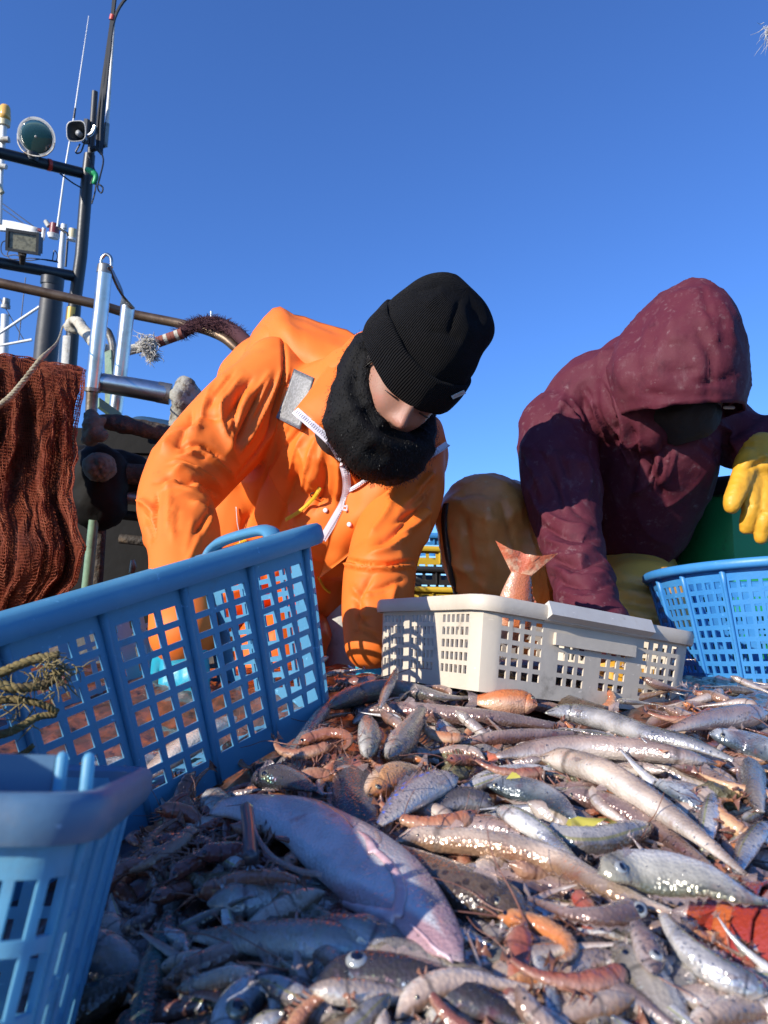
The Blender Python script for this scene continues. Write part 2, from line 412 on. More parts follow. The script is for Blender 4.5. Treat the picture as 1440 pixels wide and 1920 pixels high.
mat('green_paint', (0.16, 0.26, 0.17), 0.5, bump=(40, 0.3, 0.004), var=(15, (0.10, 0.13, 0.10), 0.5, 0.7))
mat('blue_tarp', (0.02, 0.06, 0.12), 0.5)

# ------------------------------------------------------------------ setting: deck, bulwark, water, heap of catch
def quad(name, x0, x1, y0, y1, z, m, n=1):
    return mk(name, [(x0, y0, z), (x1, y0, z), (x1, y1, z), (x0, y1, z)], [(0, 1, 2, 3)], m, smooth=False, kind='structure')
quad('water', -4000, 4000, -4000, 4000, -1.2, 'sea')
mb = MB(); X, Y, Z = Vector((1, 0, 0)), Vector((0, 1, 0)), Vector((0, 0, 1))
mb.box((0, 1.0, -0.06), X, Y, Z, 3.0, 4.0, 0.06); mb.build('deck', 'deck_steel', smooth=False, kind='structure')

_hy = [-0.6, -0.2, 0.2, 0.36, 0.5, 0.75, 0.90, 1.0, 1.25, 1.40, 1.7, 1.95, 2.2]
_hz = [0.10, 0.20, 0.232, 0.256, 0.280, 0.325, 0.352, 0.368, 0.392, 0.375, 0.22, 0.06, -0.02]
def H(x, y):
    x = np.atleast_1d(np.asarray(x, float)); y = np.atleast_1d(np.asarray(y, float))
    z = np.interp(y, _hy, _hz)
    q = np.stack([x, y, np.zeros_like(x)], 1)
    z = z + 0.014 * pn(q, 6.0) + 0.006 * pn(q, 17.0, 9)
    z = z - 0.060 * np.clip((-0.03 - x) / 0.22, 0, 1) * np.clip((1.05 - y) / 0.2, 0, 1)
    edge = np.clip((np.abs(x - 0.05) - 0.85) / 0.5, 0, 1)
    return z - edge * edge * 0.5
def H1(x, y): return float(H(x, y)[0])
def Hn(x, y, e=0.03):
    return Vector((-(H1(x + e, y) - H1(x - e, y)) / (2 * e), -(H1(x, y + e) - H1(x, y - e)) / (2 * e), 1)).normalized()
def on_heap(px, py, lift=0.0):
    d = P(px, py, 1.0) - CAM_P
    if d.z >= -0.02: d.z = -0.02
    t = np.linspace(0.12, 1.7, 400); pts = np.array(CAM_P)[None] + t[:, None] * np.array(d)[None]
    below = pts[:, 2] < H(pts[:, 0], pts[:, 1]) + lift
    i = int(np.argmax(below)) if below.any() else len(t) - 1
    return Vector(pts[i])
nx, ny = 240, 230
gx = np.linspace(-1.25, 1.35, nx); gy = np.linspace(-0.5, 2.1, ny); GX, GY = np.meshgrid(gx, gy)
hz = H(GX.ravel(), GY.ravel()); q = np.stack([GX.ravel(), GY.ravel(), hz], 1)
hz = hz - 0.012 + 0.007 * (1 - np.abs(pn(q, 38, 2)) * 2) + 0.004 * pn(q, 90, 7)
q[:, 2] = np.maximum(hz, -0.01)
fc = [(j * nx + i, j * nx + i + 1, (j + 1) * nx + i + 1, (j + 1) * nx + i) for j in range(ny - 1) for i in range(nx - 1)]
mk('catch_heap', q, fc, 'heap_mud', label='brown wet mass of mud and crushed catch under the fish', cat='heap', kind='stuff')

# ------------------------------------------------------------------ baskets and crates
def rrect(L, W, r, n_c=8):
    """closed rounded rectangle perimeter function s in [0,P) -> (x,y), starting mid of +x.. going round"""
    segs = []; hl, hw = L / 2, W / 2
    # straight pieces and arcs, counter-clockwise from (hl,-hw+r)
    segs = [('l', (hl, -hw + r), (hl, hw - r)), ('a', (hl - r, hw - r), 0), ('l', (hl - r, hw), (-hl + r, hw)), ('a', (-hl + r, hw - r), 90),
            ('l', (-hl, hw - r), (-hl, -hw + r)), ('a', (-hl + r, -hw + r), 180), ('l', (-hl + r, -hw), (hl - r, -hw)), ('a', (hl - r, -hw + r), 270)]
    lens = [math.dist(s[1], s[2]) if s[0] == 'l' else math.pi / 2 * r for s in segs]; tot = sum(lens)
    def fn(s):
        s = s % tot
        for g, L_ in zip(segs, lens):
            if s <= L_ or g is segs[-1]:
                if g[0] == 'l':
                    t = s / L_; p = (g[1][0] * (1 - t) + g[2][0] * t, g[1][1] * (1 - t) + g[2][1] * t)
                    dx, dy = g[2][0] - g[1][0], g[2][1] - g[1][1]; n = (dy / L_, -dx / L_); return p, n
                a = R(g[2]) + s / r; return (g[1][0] + r * math.cos(a), g[1][1] + r * math.sin(a)), (math.cos(a), math.sin(a))
            s -= L_
    return fn, tot, lens
def frame(O, ex, ez):
    ez = Vector(ez).normalized(); ex = Vector(ex); ex = (ex - ez * ex.dot(ez)).normalized(); ey = ez.cross(ex)
    return lambda p: Vector(O) + ex * p[0] + ey * p[1] + ez * p[2]

def basket(name, label, T, L, W, Hh, r, m, bays, per_bay, rows, wall=0.003, taper=0.86, strut=0.34, top_gap=0.10, bot_gap=0.12, rim=(0.016, 0.014), rib=0.004,
           group=None, corner_skip=(), base_floor=True, row_strut=0.38, panel=None, rim_m=None, skip_bay=None, rim_drop=0.0):
    """T maps local (x,y,z; z=0 base, z=Hh rim) to world. bays: list of (s0,s1) perimeter spans (fractions of each straight+corner) or int"""
    fn, tot, lens = rrect(L, W, r)
    root = empty(name, T((0, 0, 0)), label, 'basket', group)
    def pos(s, t, off=0.0):
        (x, y), n = fn(s); k = taper + (1 - taper) * t
        return T((x * k + n[0] * off, y * k + n[1] * off, Hh * t))
    # s edges
    if isinstance(bays, int): bl = [(tot * i / bays, tot * (i + 1) / bays, per_bay) for i in range(bays)]
    else: bl = bays
    S = []; hole_s = []; ribs = []
    for i, (a, b, n) in enumerate(bl):
        ribs.append(a)
        if n == 0:
            k = max(1, int((b - a) / 0.012)); 
            for q_ in range(k): S.append(a + (b - a) * q_ / k); hole_s.append(False)
            continue
        w = (b - a) / (n + 0.55); off = w * 0.275
        S.append(a); hole_s.append(False)
        for k in range(n):
            s0 = a + off + w * k + w * strut / 2; s1 = a + off + w * (k + 1) - w * strut / 2
            S.append(s0); hole_s.append(True); S.append(s1); hole_s.append(False)
    nS = len(S)
    Tt = [0.0, bot_gap * 0.4]; hole_t = [False, False]
    h = (1 - top_gap - bot_gap) / rows
    for k in range(rows):
        t0 = bot_gap + h * k
        Tt += [t0 + h * row_strut / 2, t0 + h * (1 - row_strut / 2)]; hole_t += [True, False]
    Tt += [1 - top_gap * 0.4, 1.0]; hole_t += [False, False]
    V = []; Fc = []
    for lay in (0, 1):
        for t in Tt:
            for s in S: V.append(pos(s, t, 0 if lay == 0 else -wall))
    nT = len(Tt); o = nS * nT
    def solid(i, j):
        if j < 0 or j >= nT - 1: return False
        i %= nS
        if hole_s[i] and hole_t[j]:
            return bool(panel and panel(S[i], Tt[j]))
        return True
    for j in range(nT - 1):
        for i in range(nS):
            if not solid(i, j): continue
            i2 = (i + 1) % nS; a, b, c, d = j * nS + i, j * nS + i2, (j + 1) * nS + i2, (j + 1) * nS + i
            Fc += [(a, b, c, d), (o + a, o + d, o + c, o + b)]
            if not solid(i - 1, j): Fc.append((a, d, o + d, o + a))
            if not solid(i + 1, j): Fc.append((b, o + b, o + c, c))
            if not solid(i, j - 1): Fc.append((a, o + a, o + b, b))
            if not solid(i, j + 1): Fc.append((d, c, o + c, o + d))
    mk('wall', V, Fc, m, root, rough_angle=30)
    # rim: rounded lip swept round the top
    prof = []
    rw, rh = rim
    prof = [(0.0, -rh), (rw * 0.75, -rh), (rw, -rh * 0.6), (rw, rh * 0.25), (rw * 0.75, rh * 0.55), (rw * 0.2, rh * 0.62), (-wall, rh * 0.35), (-wall, -rh * 0.2), (rw * 0.1, -rh * 0.3), (rw * 0.6, -rh * 0.4)]
    ns = 96; V = []; Fc = []; npf = len(prof)
    for i in range(ns):
        s = tot * i / ns; (x, y), n = fn(s)
        for a, b in prof: V.append(T((x + n[0] * a, y + n[1] * a, Hh + b)))
    for i in range(ns):
        for k in range(npf):
            i2 = (i + 1) % ns; k2 = (k + 1) % npf; Fc.append((i * npf + k, i2 * npf + k, i2 * npf + k2, i * npf + k2))
    mk('rim', V, Fc, rim_m or m, root, rough_angle=50)
    for s in ribs:
        if skip_bay and skip_bay(s): continue
        mb = MB(); pts = [pos(s, t, rib * 0.4) for t in np.linspace(0.0, 0.99, 8)]
        mb.tube(pts, [rib * (0.75 + 0.35 * t) if t < 0.9 else rib * 1.7 for t in np.linspace(0, 1, 8)], seg=8); mb.build('rib', m, root)
    if base_floor:
        # floor grid with square holes
        V = []; Fc = []; k = taper; bx, by = L * k / 2 - r * 0.25, W * k / 2 - r * 0.25; nxh, nyh = max(4, int(L / 0.03)), max(4, int(W / 0.03))
        xs = sorted([-bx + 2 * bx * (i + f) / nxh for i in range(nxh) for f in (0.0, 0.62)] + [bx]); ys = sorted([-by + 2 * by * (i + f) / nyh for i in range(nyh) for f in (0.0, 0.62)] + [by])
        for z in (0.004, 0.0):
            for y in ys:
                for x in xs: V.append(T((x, y, z)))
        n1, n2 = len(xs), len(ys); o = n1 * n2
        for j in range(n2 - 1):
            for i in range(n1 - 1):
                if i % 2 == 0 and j % 2 == 0: continue
                a = j * n1 + i; Fc += [(a, a + 1, a + n1 + 1, a + n1), (o + a, o + a + n1, o + a + n1 + 1, o + a + 1)]
        mk('floor_grid', V, Fc, m, root, smooth=False)
    return root, pos, fn, tot, lens

# the large blue basket, tipped up at its far end.  Long side visible from (0,1175) to (605,1000)
A = P(610, 990, 0.90); B_ = P(0, 1172, 0.60)
e1 = (A - B_).normalized()                               # along the long side, towards the far end
e2 = Vector((-e1.y, e1.x, 0)).normalized(); e2 = (e2 + Vector((0, 0, -0.13))).normalized(); e2 = (e2 - e1 * e2.dot(e1)).normalized(); ez = e1.cross(e2)                                         # pointing away (left/back) from the visible long face
BL, BW, BH = 0.68, 0.36, 0.215
corner = A + e1 * 0.012
O = corner - e1 * (BL / 2) + e2 * (BW / 2) - ez * BH
Tb = frame(O, e1, ez)
fnb, totb, lensb = rrect(BL, BW, 0.07)
nb = 22
big_basket = basket('blue_basket', 'large tilted blue mesh basket with a raised end handle, in front of the orange jacket', Tb, BL, BW, BH, 0.07, 'blue_plastic', nb, 3, 8,
                    wall=0.003, taper=0.90, strut=0.27, row_strut=0.31, top_gap=0.13, bot_gap=0.11, rim=(0.017, 0.016), rib=0.0038)[0]
# handle loop at the far end
mb = MB(); hx = BL / 2
mb.tube([Tb((hx * 0.99, -0.075, BH + 0.000)), Tb((hx + 0.004, -0.062, BH + 0.014)), Tb((hx + 0.006, -0.035, BH + 0.020)), Tb((hx + 0.006, 0.035, BH + 0.020)), Tb((hx + 0.004, 0.062, BH + 0.014)), Tb((hx * 0.99, 0.075, BH + 0.000))],
        [0.0072, 0.0072, 0.0075, 0.0075, 0.0072, 0.0072], seg=10, smooth=24, squash=1.9, up=tuple(e1)); mb.build('handle', 'blue_plastic', big_basket)

# near blue basket in the bottom corner, out of focus
A = P(152, 1522, 0.285); B_ = P(-300, 1518, 0.27); e1 = (A - B_).normalized()
ez = cdir(0.10, 0.96, -0.30); ez = (ez - e1 * ez.dot(e1)).normalized(); e2 = ez.cross(e1)
NL, NW, NH = 0.31, 0.20, 0.165
O = A - e1 * (NL / 2) + e2 * (NW / 2) - ez * NH
Tn = frame(O, e1, ez)
near_basket = basket('blue_basket', 'pale worn blue basket in the bottom left corner, nearest the viewer', Tn, NL, NW, NH, 0.016, 'pale_blue_plastic', 22, 3, 5, rim_m='worn_blue_plastic',
                     wall=0.003, taper=0.86, strut=0.32, row_strut=0.22, top_gap=0.13, bot_gap=0.06, rim=(0.009, 0.0115), rib=0.0018)[0]
ey_n = Tn((0, 1, 0)) - Tn((0, 0, 0))                       # upright grip bracket at the corner
hd = MB(); hd.box(Tn((NL / 2 - 0.075, -NW / 2 + 0.040, NH + 0.006)), e1, ey_n, ez, 0.055, 0.002, 0.013); hdo = hd.build('handle', 'worn_blue_plastic', near_basket, smooth=False)
for xx, yy in ((-0.016, 0.036), (-0.004, 0.030)):
    hd = MB(); hd.tube([Tn((NL / 2 + xx, -NW / 2 + yy, NH - 0.006)), Tn((NL / 2 + xx - 0.001, -NW / 2 + yy + 0.002, NH + 0.018))], 0.0028, seg=8, round_cap=2); hd.build('prong', 'pale_blue_plastic', hdo)

# cream crate
K = P(905, 1124, 0.875); Lc = P(708, 1134, 1.13); Rc = P(1304, 1196, 1.02)
ex = (Rc - K); WL = ex.length; ex.normalize(); ey = (Lc - K); WW = (ey - ex * ey.dot(ex)).length
Kb = P(906, 1288, 0.885)
ez = ex.cross(ey).normalized()
WH = (K - Kb).length
O = K + ex * (WL / 2) + (ey - ex * ey.dot(ex)) * 0.5 - ez * WH
Tw = frame(O, ex, ez)
fnw, totw, lw = rrect(WL, WW, 0.022)
c0 = np.concatenate([[0], np.cumsum(lw)])
bw = []
# +x short side (right), arc, back, arc, left short side, arc, front long side, arc
def side(a, b, groups):
    out = []; span = (b - a); tot_n = sum(groups); gap = 0.012 if len(groups) > 1 else 0
    use = span - gap * (len(groups) - 1); s = a
    for i, g in enumerate(groups):
        w = use * g / tot_n; out.append((s, s + w, g)); s += w
        if i < len(groups) - 1: out.append((s, s + gap, 0)); s += gap
    return out
bw += side(c0[0], c0[1], [6, 6, 6]); bw.append((c0[1], c0[2], 0)); bw += side(c0[2], c0[3], [4, 3, 3, 4]); bw.append((c0[3], c0[4], 0))
bw += side(c0[4], c0[5], [6, 6, 6]); bw.append((c0[5], c0[6], 0)); bw += side(c0[6], c0[7], [4, 3, 3, 4]); bw.append((c0[7], c0[8], 0))
mid_f = (c0[6] + c0[7]) / 2
crate, cpos, cfn, ctot, _ = basket('cream_crate', 'off-white shallow plastic crate with square holes and a fish tail sticking up in it', Tw, WL, WW, WH, 0.022, 'cream_plastic', bw, 0, 5,
              wall=0.0028, taper=0.95, strut=0.36, row_strut=0.36, top_gap=0.13, bot_gap=0.15, rim=(0.008, 0.012), rib=0.0012,
              panel=lambda s, t: c0[6] < s < c0[7] and abs(s - mid_f) < 0.062 and t > 0.64 and t < 0.80, skip_bay=lambda s: True)
crate['category'] = 'crate'
mb = MB()                                                  # thick label rail over the middle of the long side
for sgn in (-1,):
    V, Fc, _u = sweep([Tw((-0.085, sgn * (WW / 2 + 0.004), WH - 0.001)), Tw((0.085, sgn * (WW / 2 + 0.004), WH - 0.001))], 0.0135, seg=4, up=tuple(ez + (-ey) * 0.999), squash=1.0)
    mb.add(V, Fc)
mb.build('grip_rail', 'white_plastic', crate, smooth=False)
mb = MB(); mb.box(Tw((0.0, -WW / 2 - 0.0005, WH * 0.70)), ex, (Tw((0, 1, 0)) - Tw((0, 0, 0))), ez, 0.066, 0.0028, 0.0075); mb.build('name_plate', 'cream_plastic', crate, smooth=False)

# round blue basket at the right edge
c = P(1462, 1074, 1.34); ez = cdir(-0.01, 0.975, -0.19); rr = 0.222; RH = 0.235
Tr = frame(c - ez * RH, cdir(1, 0, 0), ez)
basket('blue_basket', 'bright blue round mesh basket beside the green tub', Tr, rr * 2, rr * 2, RH, rr * 0.999, 'bright_blue_plastic', 18, 4, 9, wall=0.003, taper=0.80, strut=0.36,
       row_strut=0.40, top_gap=0.10, bot_gap=0.16, rim=(0.014, 0.010), rib=0.0036)

# green tub behind the second worker
def tub(name, label, x0, x1, y0, y1, z0, z1, rot, m, rim_m, r=0.05):
    T_ = lambda p: Vector(((x0 + x1) / 2, (y0 + y1) / 2, z0)) + Matrix.Rotation(rot, 3, 'Z') @ Vector(p)
    Lx, Wy, Hh = x1 - x0, y1 - y0, z1 - z0; root = empty(name, T_((0, 0, 0)), label, 'tub')
    fn, tot, _ = rrect(Lx, Wy, r); ns = 80
    prof = [(0.93, 0.0, 0), (0.94, 0.02, 0), (0.965, Hh * 0.5, 0), (0.97, Hh * 0.55, 0.006), (0.985, Hh * 0.9, 0.006), (1, Hh, 0), (1, Hh, -0.02), (0.95, 0.05, -0.02)]
    V = []; Fc = []
    for i in range(ns):
        (x, y), n = fn(tot * i / ns)
        for k, z, o in prof: V.append(T_((x * k + n[0] * o, y * k + n[1] * o, z)))
    npf = len(prof)
    for i in range(ns):
        i2 = (i + 1) % ns
        for k in range(npf - 1): Fc.append((i * npf + k, i2 * npf + k, i2 * npf + k + 1, i * npf + k + 1))
    Fc.append(tuple(i * npf + npf - 1 for i in range(ns)))
    mk('shell', V, Fc, m, root, rough_angle=40)
    V = []; Fc = []; pf = [(0.004, -0.03), (0.028, -0.03), (0.032, 0.0), (0.024, 0.012), (-0.024, 0.012), (-0.024, -0.01)]
    for i in range(ns):
        (x, y), n = fn(tot * i / ns)
        for a, b in pf: V.append(T_((x + n[0] * a, y + n[1] * a, Hh + b)))
    for i in range(ns):
        i2 = (i + 1) % ns
        for k in range(6): Fc.append((i * 6 + k, i2 * 6 + k, i2 * 6 + (k + 1) % 6, i * 6 + (k + 1) % 6))
    mk('rim', V, Fc, rim_m, root, rough_angle=40)
    return root
tub('green_tub', 'deep green plastic tub with a dark rim behind the yellow glove', 0.66, 1.7, 1.72, 2.72, 0.0, 0.80, R(10), 'green_plastic', 'black_plastic', r=0.06)

# stacked crates between the two workers, far behind
zt = 0.04
for i, (m, h) in enumerate([('black_plastic', 0.18), ('yellow_plastic', 0.16), ('black_plastic', 0.10), ('yellow_plastic', 0.06), ('black_plastic', 0.05), ('yellow_plastic', 0.05), ('bright_blue_plastic', 0.03)]):
    Tc = frame(Vector((0.23, 2.45, zt)), Vector((1, 0.05 * ((i * 7) % 3 - 1), 0)), Vector((0, 0, 1)))
    names = ['black crate at the bottom of the far stack', 'tall yellow crate low in the far stack between the workers', 'black crate resting on the tall yellow one in the far stack',
             'shallow yellow crate in the middle of the far stack', 'shallow black crate near the top of the far stack', 'thin yellow crate just below the blue one in the far stack', 'thin blue crate on top of the far stack between the workers']
    cr = basket('stacked_crate', names[i], Tc, 0.52, 0.36, h, 0.03, m, 10, 5, max(1, int(h / 0.05)), taper=0.96, rim=(0.012, 0.010), top_gap=0.2, bot_gap=0.2, group='crates stacked far behind the workers', base_floor=False)[0]
    cr['category'] = 'crate'; zt += h + 0.012


# unseen foam lid added over the near basket to keep the pale fish in shade
mb = MB(); mb.box((-0.47, 0.32, 0.434), X, Y, Z, 0.20, 0.12, 0.020); mb.box((-0.47, 0.32, 0.400), X, Y, Z, 0.185, 0.105, 0.014)
mb.build('foam_lid', 'white_plastic', None, smooth=False, label='white foam box lid lying on the near basket beyond the left edge', cat='lid')
# ------------------------------------------------------------------ boat gear on the left
def pipe(name, ctrl, m, parent=None, seg=14, n=None, **k):
    mb = MB(); pxtube(mb, ctrl, seg=seg, n=n); return mb.build(name, m, parent, rough_angle=50, **k)
def disc(mb, c, ax, r, h, seg=20):
    ax = Vector(ax).normalized(); mb.tube([Vector(c) - ax * h / 2, Vector(c) + ax * h / 2], r, seg=seg); return mb

# mast with two booms
mast = empty('mast', (P(140, 690, 3.5).x, P(140, 690, 3.5).y, 0), 'black steel mast with two cross booms rising behind the net', 'mast')
pipe('pole', [(126, 760, 3.5, 12), (141, 560, 3.5, 11.5), (152, 480, 3.5, 11), (162, 350, 3.5, 11), (168, 290, 3.5, 10)], 'black_paint', mast)
pipe('top_stub', [(170, 295, 3.5, 6.5), (175, 220, 3.5, 5.8), (178, 172, 3.5, 5.6)], 'grey_black_paint', mast)
pipe('lower_sleeve', [(128, 690, 3.5, 13), (132, 632, 3.5, 13)], 'grimy_white', mast)
pipe('brass_band', [(135, 606, 3.5, 12.5), (138, 578, 3.5, 12.5)], 'brass', mast)
b1 = pipe('boom', [(-60, 270, 3.1, 11), (0, 287, 3.2, 10.5), (155, 325, 3.5, 10)], 'black_paint', mast)
pipe('tape_band', [(89, 308.5, 3.36, 11.2), (95, 310, 3.37, 11.2)], 'red_tape', b1)
b2 = pipe('boom', [(-60, 483, 3.1, 11), (0, 493, 3.2, 10.5), (140, 518, 3.5, 10)], 'black_paint', mast)
pipe('bracket', [(160, 268, 3.48, 7), (163, 225, 3.48, 6)], 'grey_black_paint', mast, seg=6)
pipe('bracket', [(170, 282, 3.45, 5), (196, 272, 3.45, 5)], 'grey_black_paint', mast, seg=6)

# cable bundle and thin aerial pole on the mast
cb = empty('cable_bundle', P(190, 262, 3.44), 'bundle of black cables taped up the side of the mast', 'cables')
for i in range(6):
    o = [-5, -3, -1, 1, 3, 5][i]; w = random.uniform
    ctrl = [(186 + o * 0.9, 280 + i * 2, 3.43), (188 + o, 230, 3.43 + 0.01 * (i % 3)), (194 + o * (1.0 + 0.5 * w(-1, 1)), 170, 3.43), (203 + o * 0.6, 100, 3.43), (211 + o * 0.5, 40, 3.43), (217 + o * 0.6 + (18 if i > 3 else 0), -10 + (6 if i > 3 else 0), 3.43), (225 + o + (60 if i > 3 else 0), -40, 3.43)]
    pipe('cable', [(x, y, d, 2.7) for x, y, d in ctrl], 'cable', cb, seg=6, n=26)
pipe('tape_band', [(209.5, 38, 3.43, 5), (211.5, 29, 3.43, 5)], 'red_tape', cb)
ap = empty('aerial_pole', P(199, 275, 3.47), 'thin pale pole beside the cable bundle at the mast top', 'pole')
pipe('shaft', [(200, 240, 3.47, 4), (206, 160, 3.47, 3), (214, 45, 3.47, 2.2)], 'white_paint', ap)
pipe('socket', [(196.5, 274, 3.47, 5.2), (200.5, 232, 3.47, 5)], 'dull_steel', ap)
for i, ctrl in enumerate([[(186, 278, 3.4), (194, 300, 3.4), (188, 330, 3.4), (183, 352, 3.4), (190, 362, 3.4), (193, 352, 3.4), (185, 345, 3.4)], [(150, 270, 3.4), (142, 286, 3.4), (152, 284, 3.4), (160, 262, 3.4)], [(112, 325, 3.3), (135, 342, 3.35), (152, 352, 3.4)],
                         [(170, 300, 3.4), (180, 330, 3.4), (178, 360, 3.4), (172, 382, 3.4)], [(165, 290, 3.4), (176, 320, 3.4), (170, 345, 3.4)]]):
    pipe('loose_cable', [(x, y, d, 1.5) for x, y, d in ctrl], 'cable', None, seg=6, n=20,
         label=['black cable hanging in a small loop beside the mast head', 'short black wire curling under the loudspeaker', 'black cable slung below the upper boom', 'black cable running down the front of the mast', 'black cable knotted at the boom joint'][i], cat='cable')
mbg = MB(); pxtube(mbg, [(163, 318, 3.42, 5), (172, 322, 3.4, 6), (180, 330, 3.4, 5), (176, 345, 3.4, 4)], seg=8, n=14); mbg.build('green_lashing', 'green_plastic', None, label='green cord lashing at the boom joint of the mast', cat='lashing')

# round floodlight
fl = empty('floodlight', P(62, 292, 3.3), 'round grey floodlight with dark green glass on the upper boom', 'light')
n_ = cdir(0.12, -0.33, 0.93); u_ = cdir(-0.2, 0.9, 0.35); c_ = P(69, 257, 3.28); rr = 33 * 3.28 / F
mb = MB(); prof = [(0.35, -0.95), (0.62, -0.80), (0.86, -0.45), (0.98, -0.12), (1.0, 0.0), (1.03, 0.02), (1.03, 0.08), (0.97, 0.08), (0.95, 0.0)]
pts = [c_ + n_ * (b * rr) for a, b in prof]; mb.tube(pts, [a * rr for a, b in prof], seg=32, cap=True, up=tuple(u_)); mb.f.pop(); mb.f.pop(); mb.build('housing', 'white_paint', fl, rough_angle=40)
V, Fc = ellipsoid(c_ + n_ * (0.02 * rr), n_.orthogonal().normalized() * rr * 0.955, n_.cross(n_.orthogonal().normalized()) * rr * 0.955, n_ * rr * 0.16, 28, 10); mk('glass', V, Fc, 'lamp_glass', fl)
V, Fc = ellipsoid(c_ + n_ * rr * 0.13, n_.orthogonal().normalized() * rr * 0.13, n_.cross(n_.orthogonal().normalized()) * rr * 0.13, n_ * rr * 0.06, 14, 8); mk('bulb', V, Fc, 'dull_steel', fl)
pipe('yoke', [(33, 250, 3.27, 1.4), (34, 268, 3.27, 1.4), (44, 284, 3.27, 1.4), (62, 292, 3.27, 1.6), (84, 292, 3.27, 1.4), (99, 280, 3.27, 1.4), (102, 268, 3.27, 1.4)], 'dull_steel', fl, seg=6, n=24)
pipe('foot', [(60, 303, 3.3, 12), (61, 288, 3.3, 13)], 'black_paint', fl, seg=8)
# horn loudspeaker
hs = empty('loudspeaker', P(160, 246, 3.42), 'grey horn loudspeaker with squared mouth beside the mast', 'loudspeaker')
n_ = cdir(-0.12, -0.05, 0.99); c_ = P(143.5, 246.5, 3.36)
def squarish(c, n, r, z, k=0.30):
    x = n.cross(Vector((0, 0, 1))).normalized(); y = x.cross(n); o = []
    for i in range(28):
        a = 2 * math.pi * i / 28; ca, sa = math.cos(a), math.sin(a); q = r / (abs(ca) ** 4 + abs(sa) ** 4) ** 0.25
        q = q * (1 - k) + r * k; o.append(c + x * (q * ca) + y * (q * sa) + n * z)
    return o
V = []; Fc = []; rr = 18.5 * 3.36 / F
for r_, z in [(0.3, -1.6), (0.5, -1.0), (0.85, -0.3), (1.0, 0.0), (1.06, 0.06), (1.04, 0.12), (0.96, 0.08), (0.80, -0.3), (0.45, -0.9), (0.05, -1.2)]: V += squarish(c_, n_, rr * r_, rr * z, 0.1 + 0.5 * max(0, -z))
for j in range(9):
    for i in range(28): i2 = (i + 1) % 28; Fc.append((j * 28 + i, j * 28 + i2, (j + 1) * 28 + i2, (j + 1) * 28 + i))
o = mk('horn', V, Fc, 'horn_grey', hs); o.data.materials.append(MATS['horn_inner'])
for p in o.data.polygons:
    if p.index >= 28 * 6: p.material_index = 1
mb = MB(); mb.tube([c_ - n_ * rr * 1.1, c_ - n_ * rr * 0.25], [rr * 0.30, rr * 0.27], seg=14); mb.build('throat', 'horn_grey', hs)
pipe('bracket', [(158, 258, 3.42, 3), (172, 250, 3.42, 3), (178, 236, 3.42, 3)], 'stainless', hs, seg=6, n=8)
# whip antenna
wa = empty('whip_antenna', P(107, 428, 4.2), 'tall thin white whip antenna rising behind the loudspeaker', 'antenna')
pipe('whip', [(108, 425, 4.2, 2.3), (124, 305, 4.2, 1.8), (139, 218, 4.2, 1.6)], 'white_paint', wa, seg=8)
pipe('joint', [(138.5, 222, 4.2, 2.1), (141, 203, 4.2, 2.0)], 'black_paint', wa, seg=8)
pipe('tip', [(141, 204, 4.2, 1.5), (166.5, 30, 4.2, 0.7)], 'white_paint', wa, seg=8)
# amber beacon on white post
be = empty('beacon_light', P(6, 375, 3.8), 'amber beacon lamp on a white post at the left edge', 'light')
mb = MB(); pxtube(mb, [(9, 226, 3.8, 10.5), (9.3, 215, 3.8, 10), (9.6, 202, 3.8, 9.2), (9.8, 198, 3.8, 7)], seg=18); mb.build('lens', 'amber_glass', be)
pipe('collar', [(8, 236, 3.8, 10), (8.8, 225, 3.8, 10.5)], 'cream_paint', be)
pipe('post', [(0, 420, 3.8, 4), (2, 330, 3.8, 4), (7, 236, 3.8, 6)], 'white_paint', be)
pipe('bracket', [(0, 262, 3.78, 5), (17, 262, 3.78, 6)], 'grimy_white', be, seg=8)
pipe('bracket', [(-4, 310, 3.78, 5), (12, 313, 3.78, 5)], 'grimy_white', be, seg=8)
pipe('bracket', [(-6, 345, 3.78, 6), (4, 362, 3.78, 5)], 'cream_paint', be, seg=8)
# radar arm, sensors
ra = empty('radar_arm', P(40, 430, 4.4), 'white radar arm with a red tip behind the upper lamp', 'radar')
mb = MB(); sheet(mb, [[P(-40, 408, 4.4), P(20, 414, 4.4), P(76, 428, 4.4)], [P(-40, 428, 4.4), P(15, 432, 4.4), P(70, 435, 4.4)]], 8, 6, 0.03); mb.build('blade', 'white_paint', ra)
pipe('tip', [(72, 431, 4.4, 3.2), (80, 433, 4.4, 3.4)], 'maroon_paint', ra, seg=10)
pipe('tip_post', [(80, 450, 4.4, 3.2), (82.5, 428, 4.4, 3.6)], 'white_paint', ra, seg=10)
sn = empty('wind_sensor', P(101, 446, 4.4), 'maroon and white sensor drum at the foot of the whip antenna', 'sensor')
pipe('drum', [(101, 440, 4.4, 9), (103.5, 420, 4.4, 9)], 'maroon_paint', sn, seg=18)
pipe('skirt', [(100, 447, 4.4, 9), (101, 439, 4.4, 12)], 'white_paint', sn, seg=18)
pipe('arm', [(85, 414, 4.4, 4), (92, 424, 4.4, 5)], 'grimy_white', sn, seg=8)
wp = empty('white_pole', P(114, 660, 4.3), 'white tubular post with a capped top behind the mast', 'pole')
pipe('tube', [(108, 690, 4.3, 7), (115, 480, 4.3, 5.5), (119.5, 428, 4.3, 4.5)], 'white_paint', wp)
pipe('cap', [(120, 429, 4.3, 6), (120.5, 421, 4.3, 5.5)], 'white_paint', wp)
pipe('elbow_pipe', [(110, 428, 4.28, 2.2), (126, 437, 4.28, 2.2), (127, 445, 4.28, 2.2), (123, 500, 4.28, 2.2)], 'black_paint', wp, seg=8)
